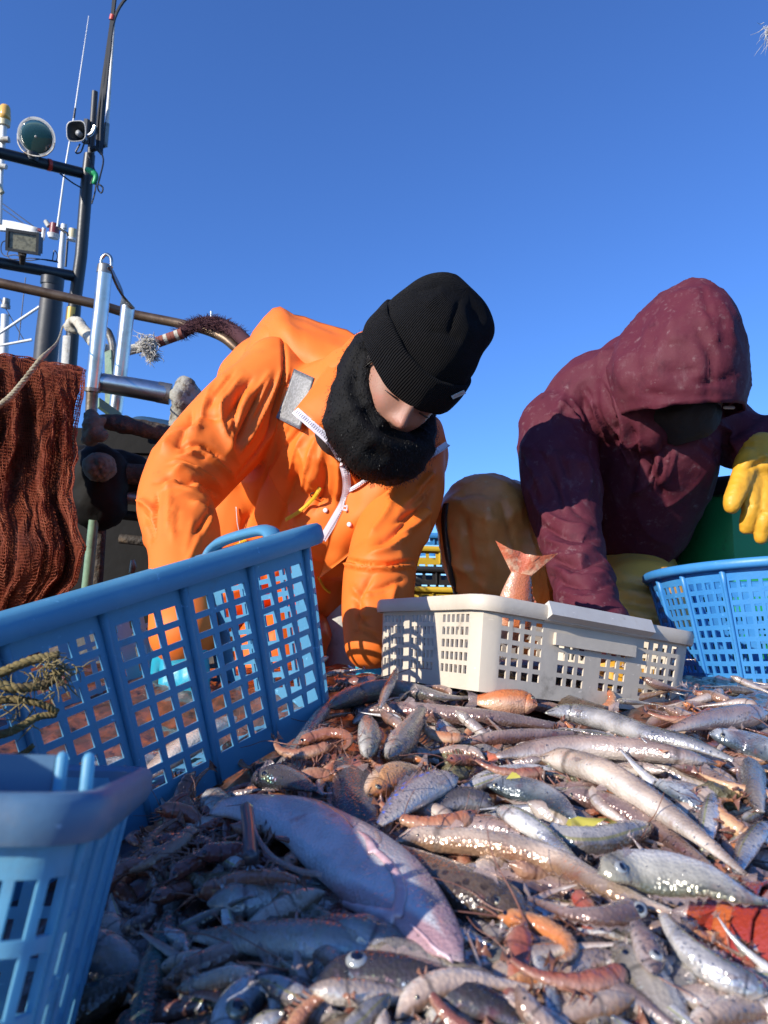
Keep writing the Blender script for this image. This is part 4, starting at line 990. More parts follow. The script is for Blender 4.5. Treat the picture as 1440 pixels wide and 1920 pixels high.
# front storm flap hanging open
mb = MB(); sheet(mb, [[P(652, 925, 1.385), P(695, 890, 1.365), P(740, 885, 1.36), P(790, 868, 1.40)],
                      [P(640, 960, 1.385), P(690, 935, 1.365), P(735, 915, 1.36), P(770, 903, 1.385)],
                      [P(618, 1010, 1.40), P(660, 990, 1.38), P(705, 958, 1.37), P(735, 930, 1.385)],
                      [P(598, 1085, 1.45), P(630, 1060, 1.42), P(668, 1028, 1.40), P(700, 985, 1.40)]], 20, 20, 0.005, bulge=0.012, wob=0.004)
flap = mb.build('storm_flap', 'orange_pvc', pa); fl_ = (flap, mb.v, mb.f)
tr_all = bvh(jk, cl, c2_, fl_)
def front_path(px, n, off=0.004, win=5):
    c = catmull(px, n); ds = [-(CAM_I @ hit(tr_all, x, y, off)[0]).z for x, y in c]; ds = [min(ds[max(0, i - win):i + win + 1]) for i in range(n)]
    for _ in range(6): ds = [ds[0]] + [min(ds[i], (ds[i - 1] + 2 * ds[i] + ds[i + 1]) / 4) for i in range(1, n - 1)] + [ds[-1]]
    return [(P(x, y, d), (CV * 0.95 + CR * 0.1 + CU * 0.2).normalized()) for (x, y), d in zip(c, ds)]
pth = front_path([(553, 770), (588, 800), (622, 832), (642, 868), (650, 905), (645, 940), (628, 972), (604, 1012)], 80)
zp = zipper(pth, 0.015, 'zip_white', pa, tooth=0.006)
zipper(front_path([(650, 922), (668, 912), (696, 893)], 24), 0.007, 'zip_white', pa)
zipper(front_path([(780, 868), (812, 850), (839, 832)], 20), 0.011, 'zip_white', pa, side=1)
p0, n0 = hit(tr_all, 650, 924, 0.006); p1, n1 = hit(tr_all, 651, 960, 0.008)
mb = MB(); ax = (p1 - p0).normalized(); sd = ax.cross(n0).normalized(); mb.box(p0, ax, sd, n0, 0.006, 0.0045, 0.003); mb.box(p0 + ax * 0.010, ax, sd, n0, 0.005, 0.002, 0.0015)
for s_ in (-1, 1): mb.box(p0 + ax * 0.024 + sd * s_ * 0.0038, ax, sd, n0, 0.012, 0.0012, 0.0012)
for a_ in (0.013, 0.027, 0.0355): mb.box(p0 + ax * a_, ax, sd, n0, 0.0012, 0.005, 0.0012)
mb.build('zipper_pull', 'zip_white', zp, smooth=False)
# reflective patch
mb = MB(); rp_ = [[(551 + 37 * u, 691 + 17 * u) for u in (0, .33, .66, 1)], [(536 + 40 * u, 738 + 18 * u) for u in (0, .33, .66, 1)], [(517 + 45 * u, 783 + 22 * u) for u in (0, .33, .66, 1)]]
flat = [q for r in rp_ for q in r]; dd_ = np.array([-(CAM_I @ hit(tr, x, y, 0.003)[0]).z for x, y in flat]); A_ = np.array([(x / 100, y / 100, 1) for x, y in flat]); co_ = np.linalg.lstsq(A_, dd_, rcond=None)[0]; fit_ = A_ @ co_; fit_ -= max(0, (fit_ - dd_).max()) * 0.8
rows = [[P(*flat[r * 4 + k], float(fit_[r * 4 + k])) for k in range(4)] for r in range(3)]
sheet(mb, rows, 12, 12, 0.003, bulge=0.002); mb.build('reflective_patch', 'reflective', pa)
# pocket zips, snaps, badge
zipper(front_path([(535, 975), (560, 960), (585, 938), (601, 914)], 30), 0.007, 'zip_yellow', pa)
zipper(smooth_path(path_on(tr_all, [(415, 1035), (440, 1024), (462, 1012)], 18, 0.003), 4), 0.007, 'zip_yellow', pa)
zipper(smooth_path(path_on(tr_all, [(598, 1078), (606, 1098), (618, 1108)], 14, 0.004), 4), 0.006, 'zip_yellow', pa)
for (x, y) in [(656, 983), (742, 904), (611, 957), (640, 838), (645, 872)]:
    p, n = hit(tr_all, x, y, 0.002); mb = MB(); mb.tube([p, p + n * 0.0015, p + n * 0.0022], [0.0048, 0.0046, 0.0025], seg=14); mb.build('snap', 'zip_white', pa)
p, n = hit(tr_all, 594, 927, 0.002); mb = MB(); a_ = n.orthogonal().normalized(); b_ = n.cross(a_)
mb.tube([p + (a_ * math.cos(t) + b_ * math.sin(t)) * 0.012 for t in np.linspace(-0.4, 3.0, 20)], 0.0012, seg=6); mb.build('badge', 'dark_cloth', pa)
pth = [hit(tr_all, x, y, 0.004)[0] for x, y in catmull([(444, 950), (446, 985), (452, 1028)], 14)]; mb = MB(); mb.tube(pth, 0.0011, seg=6); mb.build('drawcord', 'zip_white', pa)

# head
HC = P(750, 712, 1.25); hR = cdir(-.78, .42, .46); hU = cdir(.58, .66, .47); hU = (hU - hR * hU.dot(hR)).normalized(); hF = hU.cross(hR)
V, Fc = ellipsoid((0, 0, 0), X, Y, Z, 96, 72); v = np.array([tuple(q) for q in V])       # x = person's right, y = forward, z = up
th = v.copy(); s = np.stack([th[:, 0] * 0.073, th[:, 1] * 0.096, th[:, 2] * 0.118], 1)
fr = np.clip(th[:, 1], 0, 1)
jaw = np.clip(-th[:, 2], 0, 1); s[:, 0] *= 1 - 0.30 * jaw ** 1.5; s[:, 1] += 0.006 * jaw * fr
def G(cx, cz, sx, sz): return np.exp(-((s[:, 0] - cx) / sx) ** 2 - ((s[:, 2] - cz) / sz) ** 2) * (th[:, 1] > 0)
d = 0.020 * G(0, -0.020, 0.011, 0.014) + 0.012 * G(0, 0.0, 0.008, 0.022) + 0.007 * (G(0.011, -0.026, 0.007, 0.008) + G(-0.011, -0.026, 0.007, 0.008))
d -= 0.009 * (G(0.031, 0.012, 0.016, 0.011) + G(-0.031, 0.012, 0.016, 0.011)); d += 0.006 * (G(0.031, 0.010, 0.011, 0.007) + G(-0.031, 0.010, 0.011, 0.007))
d += 0.005 * (G(0.04, -0.022, 0.022, 0.018) + G(-0.04, -0.022, 0.022, 0.018)) + 0.005 * (G(0.030, 0.034, 0.022, 0.009) + G(-0.030, 0.034, 0.022, 0.009))
d += 0.006 * (G(0, -0.056, 0.018, 0.006) + G(0, -0.067, 0.016, 0.006)) - 0.004 * G(0, -0.0615, 0.02, 0.0025) + 0.007 * G(0, -0.095, 0.018, 0.012)
for sx in (-1, 1): d -= 0.006 * G(sx * 0.006, -0.036, 0.004, 0.004)
s[:, 1] += d
B3 = np.array([tuple(hR), tuple(hF), tuple(hU)]); wv = s @ B3 + np.array(HC)
mk('head', wv, Fc, 'skin', pa)
def hp(x, y, z): return HC + hR * x + hF * y + hU * z
for sx in (-1, 1):                                              # lowered lids: lash line; ears
    mb = MB(); mb.tube([hp(sx * a, 0.0925 - 0.9 * (a - 0.03) ** 2 / 0.03 - 0.002, 0.0045 - 12 * (a - 0.031) ** 2 * 0.6) for a in np.linspace(0.016, 0.046, 9)], [0.0006, 0.0011, 0.0013, 0.0014, 0.0014, 0.0014, 0.0013, 0.0011, 0.0005], seg=6); mb.build('eyelashes', 'hair', pa)
    V, Fc = ellipsoid(hp(sx * 0.077, -0.008, -0.005), hR * 0.008, hF * 0.018, hU * 0.030, 14, 10); mk('ear', V, Fc, 'skin', pa)
mb = MB()
for i in range(90):                                             # loose hair strands at the temple
    z0 = random.uniform(-0.03, 0.03); y0 = random.uniform(0.0, 0.030); p = hp(0.074, y0 + 0.004, z0 + 0.02); mb.tube([p, hp(0.079, y0 + 0.006, z0), hp(0.078 + random.uniform(-.003, .004), y0 + random.uniform(-0.004, 0.012), z0 - 0.03)], [0.0006, 0.0005, 0.0002], seg=3, cap=False)
mb.build('hair', 'hair', pa)
# knit hat
def knit(name, base_m, ribs_scale):
    m = MATS[base_m].copy(); m.name = name; MATS[name] = m; n = m.node_tree.nodes; l = m.node_tree.links; b = n['Principled BSDF']
    uvn = n.new('ShaderNodeUVMap'); uvn.uv_map = 'UVMap'; w = n.new('ShaderNodeTexWave'); w.wave_type = 'BANDS'; w.bands_direction = 'X'; w.inputs['Scale'].default_value = ribs_scale; w.inputs['Distortion'].default_value = 0.6; w.inputs['Detail'].default_value = 1
    l.new(uvn.outputs[0], w.inputs['Vector']); bp = n.new('ShaderNodeBump'); bp.inputs['Strength'].default_value = 0.9; bp.inputs['Distance'].default_value = 0.004; l.new(w.outputs[0], bp.inputs['Height'])
    ns = n.new('ShaderNodeTexNoise'); ns.inputs['Scale'].default_value = 300; tc = n.new('ShaderNodeTexCoord'); l.new(tc.outputs['Object'], ns.inputs['Vector']); bp2 = n.new('ShaderNodeBump'); bp2.inputs['Strength'].default_value = 0.5; bp2.inputs['Distance'].default_value = 0.002
    l.new(ns.outputs[0], bp2.inputs['Height']); l.new(bp.outputs[0], bp2.inputs['Normal']); l.new(bp2.outputs[0], b.inputs['Normal']); return m
STROKE_GAIN = 1.0
knit('knit_ribbed', 'knit_black', 52)
nph, nh = 200, 50; V = []; UV = []; Fc = []
for j in range(nh):
    h = j / (nh - 1); rr_ = (1 - h ** 3.4) ** (1 / 2.4); z = 0.030 + 0.148 * h
    for i in range(nph):
        a = 2 * math.pi * i / nph; ca, sa = math.cos(a), math.sin(a)
        rx = 0.088 * rr_; ry = 0.104 * rr_
        x = rx * ca; y = ry * sa - 0.010 - 0.022 * h * h; zz = z
        zz += 0.020 * h * h * (-0.6 * ca) * rr_                                   # the top leans to the far side
        V.append(tuple(hp(x, y, zz))); UV.append((i / nph if i < nph else 1, h))
for j in range(nh - 1):
    for i in range(nph): Fc.append((j * nph + i, j * nph + (i + 1) % nph, (j + 1) * nph + (i + 1) % nph, (j + 1) * nph + i))
v = np.array(V); f4 = np.array(Fc)
v = stroke_disp(v, f4, [([(862, 562), (850, 600), (845, 625)], 7, -7), ([(840, 545), (815, 560), (800, 580)], 16, 5), ([(870, 640), (840, 625), (800, 620)], 12, -6), ([(770, 545), (800, 540), (830, 535)], 12, -5), ([(720, 600), (700, 625)], 8, -5)])
N_ = normals_of(v, f4); bl = lambda c, r: np.exp(-((v - np.array(hp(*c))) ** 2).sum(1) / r ** 2)
v = v + N_ * (0.004 * pn(v, 20) + 0.016 * bl((-0.060, -0.030, 0.135), 0.035) + 0.012 * bl((0.015, -0.055, 0.155), 0.035) - 0.013 * bl((-0.020, 0.015, 0.172), 0.030) - 0.009 * bl((-0.055, 0.045, 0.13), 0.030))[:, None]
mk('knit_hat', v, Fc, 'knit_ribbed', pa, uvs=UV)
nv_ = 16; V = []; UV = []; Fc = []                               # turned-up brim
for j in range(nv_):
    t = j / (nv_ - 1)
    if t < 0.8: q = t / 0.8; z = 0.016 + 0.062 * q; o = 0.0075 + 0.004 * math.sin(math.pi * q)
    else: q = (t - 0.8) / 0.2; z = 0.078 + 0.004 * math.sin(math.pi * q) - 0.004 * q; o = 0.0075 - 0.010 * q
    if j == 0: o = -0.002
    for i in range(nph):
        a = 2 * math.pi * i / nph; k = 1 - 0.02 * t; V.append(tuple(hp((0.088 * k + o) * math.cos(a), (0.104 * k + o) * math.sin(a) - 0.010, z + 0.008 * math.sin(a) * -1 + 0.003 * math.sin(3 * a + 1)))); UV.append((i / nph, t * 0.3))
for j in range(nv_ - 1):
    for i in range(nph): Fc.append((j * nph + i, j * nph + (i + 1) % nph, (j + 1) * nph + (i + 1) % nph, (j + 1) * nph + i))
v = np.array(V); v += 0.002 * np.stack([pn(v, 30, k) for k in (1, 5, 9)], 1); brim = mk('hat_brim', v, Fc, 'knit_ribbed', pa, uvs=UV)
bt = BVHTree.FromPolygons([Vector(q) for q in v], Fc); mb = MB(); rows = [[hit(bt, x, y, 0.002, 1.2)[0] for x, y in r] for r in ([(845, 742), (857, 736), (869, 731)], [(848, 747), (860, 742), (872, 737)])]
sheet(mb, rows, 6, 6, 0.0012); mb.build('hat_tag', 'white_plastic', brim)
# neck warmer
nu_, nv_ = 120, 40; V = []; Fc = []; NC = hp(-0.017, 0.006, -0.082)
for i in range(nu_):
    a = 2 * math.pi * i / nu_; ca, sa = math.cos(a), math.sin(a)
    for k in range(nv_):
        b = 2 * math.pi * k / nv_; fs = max(0, sa); rr_ = 0.050 + 0.012 * fs; rx = 0.074 + 0.013 * max(0, ca); ry = 0.086
        back = max(0, -sa)
        tp_ = 1 - 0.30 * max(0, -math.sin(b)); rx *= tp_; ry *= tp_
        ox = (rx + rr_ * 0.62 * math.cos(b)); oy = (ry + rr_ * 0.62 * math.cos(b)); z = rr_ * (1.0 + 0.40 * back + 0.42 * max(0, ca) * (1 - fs)) * math.sin(b) - 0.020 * fs + 0.042 * back + 0.032 * max(0, ca) * (1 - fs)
        V.append(tuple(NC + hR * (ox * ca) + hF * (oy * sa) + hU * z))
for i in range(nu_):
    for k in range(nv_): Fc.append((i * nv_ + k, ((i + 1) % nu_) * nv_ + k, ((i + 1) % nu_) * nv_ + (k + 1) % nv_, i * nv_ + (k + 1) % nv_))
v = np.array(V); f4 = np.array(Fc); N_ = normals_of(v, f4); v = v + N_ * (0.011 * pn(v, 11) + 0.005 * np.maximum(0, 1 - 2.5 * np.abs(pn(v, 20, 6))) ** 2 + 0.001 * pn(v, 90))[:, None]
v = stroke_disp(v, f4, [([(690, 640), (662, 700), (690, 778), (745, 815), (800, 818)], 6, -13), ([(672, 640), (645, 710), (675, 800), (740, 838), (800, 836)], 9, 7), ([(640, 760), (670, 830), (740, 868)], 7, -6)])
nw = mk('neck_warmer', v, Fc, 'fleece_black', pa)
N_ = normals_of(v, f4); mb = MB(); ctr = np.array(NC)
if N_[:, :].__mul__(v - ctr).sum() < 0: N_ = -N_
for i in range(16000):
    q = random.randrange(len(v)); p = Vector(v[q]) + Vector(np.random.normal(size=3)) * 0.003; n = Vector(N_[q])
    d = (n * 0.7 + Vector(np.random.normal(size=3)) * 0.22 - Z * 0.55).normalized(); L_ = random.uniform(0.0012, 0.0032); sdv = d.orthogonal().normalized() * 0.0006
    tip = p + d * L_ + Vector((0, 0, -0.002)); mb.add([p - sdv, p + sdv, tip], [(0, 1, 2)])
mb.build('fleece_pile', 'fibre_black', nw, smooth=False)
V = []; mb = MB(); mb.tube([hp(0, -0.02, -0.08), hp(0, -0.05, -0.17), P(690, 770, 1.52)], [0.055, 0.046, 0.04], seg=20, smooth=10); mb.build('neck', 'dark_cloth', pa)
# gloves
v, f = hand_mesh(P(702, 1240, 1.205), cdir(0.15, -0.9, 0.4), cdir(-0.3, 0.35, -0.9), 0.95, 0.55, 1, 1.15); mk('glove', v, f.tolist(), 'teal_glove', pa)
v, f = hand_mesh(P(345, 1172, 1.05), cdir(0.10, -0.9, 0.35), cdir(0.2, 0.35, -0.9), 0.95, 0.6, -1, 1.15); mk('glove', v, f.tolist(), 'teal_glove', pa)
for (x, y, d_) in [(500, 1500, 1.78), (590, 1480, 1.83)]:
    mb = MB(); p = P(x, y, d_); q = Vector((p.x, p.y, 0.05)); mb.tube([Vector((p.x, p.y, 0.25)), q, q + Vector((0, -0.10, -0.01)), q + Vector((0, -0.16, -0.015))], [0.055, 0.055, 0.045, 0.033], seg=14, smooth=14, round_cap=3); mb.build('boot', 'black_plastic', pa)

# ------------------------------------------------------------------ worker in the maroon hooded jacket
pb = empty('person', (P(1150, 1100, 1.8).x, P(1150, 1100, 1.8).y, 0), 'crouching worker in a stained maroon hooded jacket, ochre waders and yellow rubber gloves', 'person')
STROKE_GAIN = 1.5
folds_m = [([(1090, 730), (1100, 780), (1130, 830)], 8, -7), ([(1110, 740), (1125, 790), (1140, 830)], 7, 6), ([(1130, 720), (1150, 780), (1160, 850)], 6, -8), ([(1150, 740), (1170, 800), (1180, 860)], 6, 6), ([(1180, 790), (1195, 850), (1180, 920)], 7, -6),
           ([(1020, 960), (1060, 985), (1110, 990)], 7, 6), ([(1015, 985), (1060, 1005), (1120, 1010)], 6, -7), ([(1020, 1010), (1070, 1030), (1125, 1030)], 7, 6), ([(1025, 1040), (1075, 1058), (1130, 1050)], 6, -7), ([(1030, 1060), (1080, 1080), (1135, 1075)], 7, 6), ([(1035, 1085), (1090, 1102), (1145, 1095)], 6, -6),
           ([(1045, 1110), (1095, 1125), (1155, 1118)], 6, 5), ([(1050, 1135), (1100, 1148), (1160, 1140)], 5, -5), ([(990, 900), (1010, 950), (1035, 990)], 9, 5), ([(1060, 900), (1075, 950), (1110, 975)], 9, -4),
           ([(1040, 820), (1080, 860), (1110, 910)], 14, 5), ([(1000, 830), (1030, 880), (1050, 930)], 12, -4), ([(1210, 850), (1230, 900), (1250, 940)], 9, -6), ([(1240, 850), (1220, 900), (1180, 930)], 8, 6), ([(1300, 800), (1330, 830), (1360, 870)], 9, -6), ([(1330, 780), (1365, 810), (1385, 850)], 8, 6), ([(1070, 720), (1050, 760), (1045, 800)], 12, 4)]
folds_m += auto_strokes([(960, 860), (1000, 930), (1030, 990)], [(1100, 820), (1120, 900), (1110, 980)], 10, w=(3, 7), amp=(2.5, 5), seed=11) + auto_strokes([(1005, 1000), (1060, 1010), (1130, 1000)], [(1050, 1140), (1100, 1150), (1165, 1140)], 14, w=(3, 6), amp=(2.5, 5), seed=12)
folds_m += auto_strokes([(1010, 770), (1060, 790), (1120, 850)], [(1130, 700), (1150, 760), (1170, 840)], 10, w=(3, 7), amp=(2.5, 5), seed=13) + auto_strokes([(1150, 800), (1180, 870), (1190, 950)], [(1300, 820), (1280, 880), (1230, 960)], 12, w=(3, 7), amp=(2.5, 5), seed=14) + auto_strokes([(1310, 770), (1350, 790), (1400, 800)], [(1310, 840), (1350, 870), (1390, 870)], 6, w=(3, 6), amp=(2.5, 5), seed=15)
jm = garment('jacket', [
    [(1150, 1000, 1.82, .16), (1165, 900, 1.76, .175), (1170, 820, 1.68, .16), (1200, 740, 1.58, .13)],
    [(1200, 970, 1.68, .12), (1240, 850, 1.57, .12)],
    [(1060, 800, 1.62, .085), (1130, 760, 1.60, .12), (1240, 770, 1.58, .12), (1340, 800, 1.60, .075)],
    [(1050, 805, 1.58, .084), (1048, 890, 1.50, .080), (1065, 985, 1.40, .064), (1085, 1070, 1.27, .052), (1108, 1140, 1.16, .046), (1130, 1190, 1.10, .043)],
    [(1330, 800, 1.60, .075), (1370, 815, 1.58, .066), (1435, 838, 1.55, .056)],
    [(1440, 822, 1.54, .052), (1415, 850, 1.50, .049)],
    [(1175, 735, 1.56, .085), (1180, 690, 1.58, .075)],
    [(1158, 705, 1.53, .062), (1185, 765, 1.47, .055), (1212, 808, 1.46, .045)],
], 0.0042, 'maroon_nylon', pb, it=14, strokes=folds_m, wr=[(5, 0.0070, (1, 1, 1)), (12, 0.0030, (1, 1, 0.5))], label='stained maroon nylon jacket')
# hood: open shell, opening faces down
hn = cdir(0.04, -0.985, 0.03); hx_ = cdir(1, 0.02, 0.1); hx_ = (hx_ - hn * hx_.dot(hn)).normalized(); hy_ = hn.cross(hx_)
c_ = P(1264, 706, 1.46); V = []; Fc = []; nt_, na_ = 54, 96
for j in range(nt_):
    th_ = math.pi - (math.pi - R(66)) * j / (nt_ - 1)
    for i in range(na_):
        a = 2 * math.pi * i / na_; sq = math.sin(th_)
        V.append(tuple(c_ + hn * (math.cos(th_) * 0.188) + hx_ * (sq * math.cos(a) * 0.131) + hy_ * (sq * math.sin(a) * 0.158)))
for j in range(nt_ - 1):
    for i in range(na_): Fc.append((j * na_ + i, (j + 1) * na_ + i, (j + 1) * na_ + (i + 1) % na_, j * na_ + (i + 1) % na_))
v = np.array(V); f4 = np.array(Fc); N_ = normals_of(v, f4)
if (N_ * (v - np.array(c_))).sum() < 0: N_ = -N_; f4 = f4[:, ::-1]
x_, y_, d_ = proj(v)
lean = np.clip((700 - y_) / 170, 0, 1); v = v + np.array(CR)[None] * (0.046 * lean ** 1.6)[:, None]; mid_ = np.array(c_ + CR * 0.0); rel = ((v - mid_) @ np.array(CR)); v = v - np.array(CR)[None] * (rel * 0.30 * lean)[:, None]
v = v + N_ * (0.006 * pn(v, 7) + 0.004 * np.maximum(0, 1 - 2.4 * np.abs(pn(v * np.array([1, 1, 0.6]), 13, 3))) ** 2 + 0.0025 * np.maximum(0, 1 - 2.4 * np.abs(pn(v, 28, 8))) ** 2)[:, None]
v = stroke_disp(v, f4, [([(1318, 540), (1332, 600), (1333, 680), (1330, 765)], 3.5, -6), ([(1318, 585), (1330, 610), (1342, 640)], 6, 7), ([(1300, 600), (1330, 660), (1345, 700)], 7, -5), ([(1345, 560), (1365, 600), (1372, 650)], 8, 5), ([(1200, 600), (1190, 660), (1195, 720)], 12, -5), ([(1200, 735), (1260, 745), (1340, 740)], 6, -5), ([(1205, 760), (1280, 765), (1370, 755)], 5, 5), ([(1170, 640), (1160, 690), (1180, 740)], 8, 6), ([(1230, 690), (1270, 700), (1310, 690)], 10, -4), ([(1240, 560), (1280, 550), (1320, 545)], 8, 4), ([(1300, 720), (1340, 715), (1380, 700)], 7, -5)] + auto_strokes([(1180, 600), (1170, 660), (1190, 740)], [(1380, 570), (1385, 650), (1370, 740)], 14, w=(3, 7), amp=(1.5, 3.5), seed=16) + auto_strokes([(1200, 735), (1270, 740), (1360, 730)], [(1205, 765), (1270, 770), (1360, 760)], 14, w=(2, 4), amp=(1.5, 3), seed=17))
hood = mk('hood', v, f4.tolist(), 'maroon_nylon', pb); md = hood.modifiers.new('cloth', 'SOLIDIFY'); md.thickness = 0.004; md.offset = -1
mb = MB(); sheet(mb, [[P(1380, 690, 1.50), P(1402, 718, 1.48), P(1375, 758, 1.46)], [P(1372, 680, 1.44), P(1388, 715, 1.42), P(1366, 762, 1.42)]], 10, 10, 0.004, bulge=0.006); mb.build('hood_fold', 'maroon_nylon', pb)
p = P(1367, 764, 1.40); mb = MB(); mb.tube([p - CR * 0.008, p + CR * 0.008], 0.0035, seg=8, round_cap=2); mb.build('cord_end', 'white_plastic', pb)
V, Fc = ellipsoid(P(1278, 715, 1.48), hx_ * 0.078, hn * 0.118, hy_ * 0.098, 40, 30); v = np.array([tuple(q) for q in V]); v += 0.003 * np.stack([pn(v, 30, k) for k in (1, 4, 8)], 1); mk('head', v, Fc, 'skin_dark', pb)
V, Fc = ellipsoid(P(1275, 775, 1.455), hx_ * 0.072, hn * 0.062, hy_ * 0.088, 30, 20); v = np.array([tuple(q) for q in V]); v += 0.010 * np.stack([pn(v, 18, k) for k in (1, 4, 8)], 1) + 0.004 * np.stack([pn(v, 45, k) for k in (2, 5, 9)], 1); mk('face_mask', v, Fc, 'dark_cloth', pb)
# waders
wd = garment('waders', [[(1120, 1090, 1.88, .16), (1000, 1020, 1.72, .115), (915, 975, 1.58, .098), (905, 990, 1.55, .096), (935, 1100, 1.58, .098), (960, 1250, 1.66, .085), (970, 1450, 1.76, .070)]], 0.008, 'ochre_wader', pb, it=6, wr=[(8, 0.007, (1, 1, 1)), (24, 0.002, (1, 1, 1))],
             strokes=[([(850, 930), (890, 920), (930, 930)], 9, -5), ([(870, 960), (880, 1040), (900, 1110)], 9, -6), ([(940, 940), (960, 1000), (975, 1080)], 9, -6), ([(910, 930), (920, 1010), (930, 1090)], 12, 5)], label='ochre rubber wader leg with a raised knee')
wd2 = garment('waders', [[(1150, 1080, 1.88, .15), (1190, 1110, 1.66, .105), (1196, 1160, 1.52, .098), (1196, 1260, 1.58, .09), (1190, 1400, 1.74, .07)]], 0.008, 'yellow_wader', pb, it=6, wr=[(8, 0.007, (1, 1, 1))],
              strokes=[([(1140, 1085), (1190, 1090), (1235, 1105)], 6, -5), ([(1145, 1105), (1190, 1112), (1238, 1125)], 6, 5), ([(1150, 1125), (1195, 1132), (1238, 1142)], 5, -5), ([(1150, 1145), (1200, 1152), (1238, 1165)], 6, 4)], label='pale yellow wader leg under the maroon sleeve')
tw_ = bvh(wd); pth = smooth_path([hit(tw_, x, y, 0.002, 1.55) for x, y in catmull([(838, 945), (834, 975), (838, 1020), (846, 1070), (856, 1115)], 26)], 4); mb = MB(); strip(mb, pth, 0.016, 0.0015); mb.build('side_stripe', 'black_plastic', pb)
for (x, y, d0) in [(970, 1450, 1.74), (1190, 1400, 1.72)]:
    mb = MB(); p = P(x, y, d0); q = Vector((p.x, p.y, 0.05)); mb.tube([Vector((p.x, p.y, max(0.2, p.z))), q, q + Vector((0, -0.10, -0.01)), q + Vector((0, -0.16, -0.015))], [0.07, 0.06, 0.048, 0.035], seg=14, smooth=14, round_cap=3); mb.build('boot', 'ochre_wader', pb)
# yellow gloves: the hanging hand follows the photograph, the other works inside the crate
mb = MB(); m_ = 1.45
def gch(c): mb.tube([P(x, y, d) for x, y, d, r in c], [r for x, y, d, r in c], seg=12, smooth=12, round_cap=4)
gch([(1424, 848, 1.485, .041), (1420, 872, 1.46, .040)])
for q, (x0, x1) in enumerate([(1412, 1412), (1430, 1434), (1446, 1456), (1462, 1476)]): gch([(x0, 850, 1.47, .024), (x1, 915, 1.44, .0195)])
gch([(1403, 862, 1.45, .024), (1388, 905, 1.42, .0205), (1376, 935, 1.405, .018), (1373, 948, 1.40, .0155)])
gch([(1410, 905, 1.435, .0185), (1407, 950, 1.415, .0165), (1400, 990, 1.42, .0135)])
gch([(1433, 910, 1.435, .0185), (1434, 965, 1.41, .0165), (1427, 1008, 1.415, .0135)])
gch([(1456, 910, 1.44, .0185), (1462, 965, 1.42, .0165), (1458, 1006, 1.425, .0135)])
gch([(1476, 905, 1.45, .0165), (1488, 950, 1.44, .0145), (1488, 982, 1.44, .0120)])
v, f = remesh(mb, 0.0034); v = laplace(v, f, 4); N_ = normals_of(v, f); v = v + N_ * (0.0012 * pn(v, 38) + 0.0010 * (1 - 2 * np.abs(pn(v, 60, 5))))[:, None]
v = stroke_disp(v, f, [([(1395, 868), (1415, 862), (1440, 850)], 4, 4), ([(1398, 880), (1418, 872), (1440, 862)], 4, -4), ([(1400, 945), (1412, 948)], 4, -3), ([(1426, 960), (1440, 962)], 4, -3)])
mk('glove', v, f.tolist(), 'yellow_glove', pb)
v, f = hand_mesh(P(1140, 1250, 1.10), cdir(0.20, -0.9, 0.35), cdir(0.1, -0.6, -0.75), 1.0, 0.6, 1, 1.15); mk('glove', v, f.tolist(), 'yellow_glove', pb)
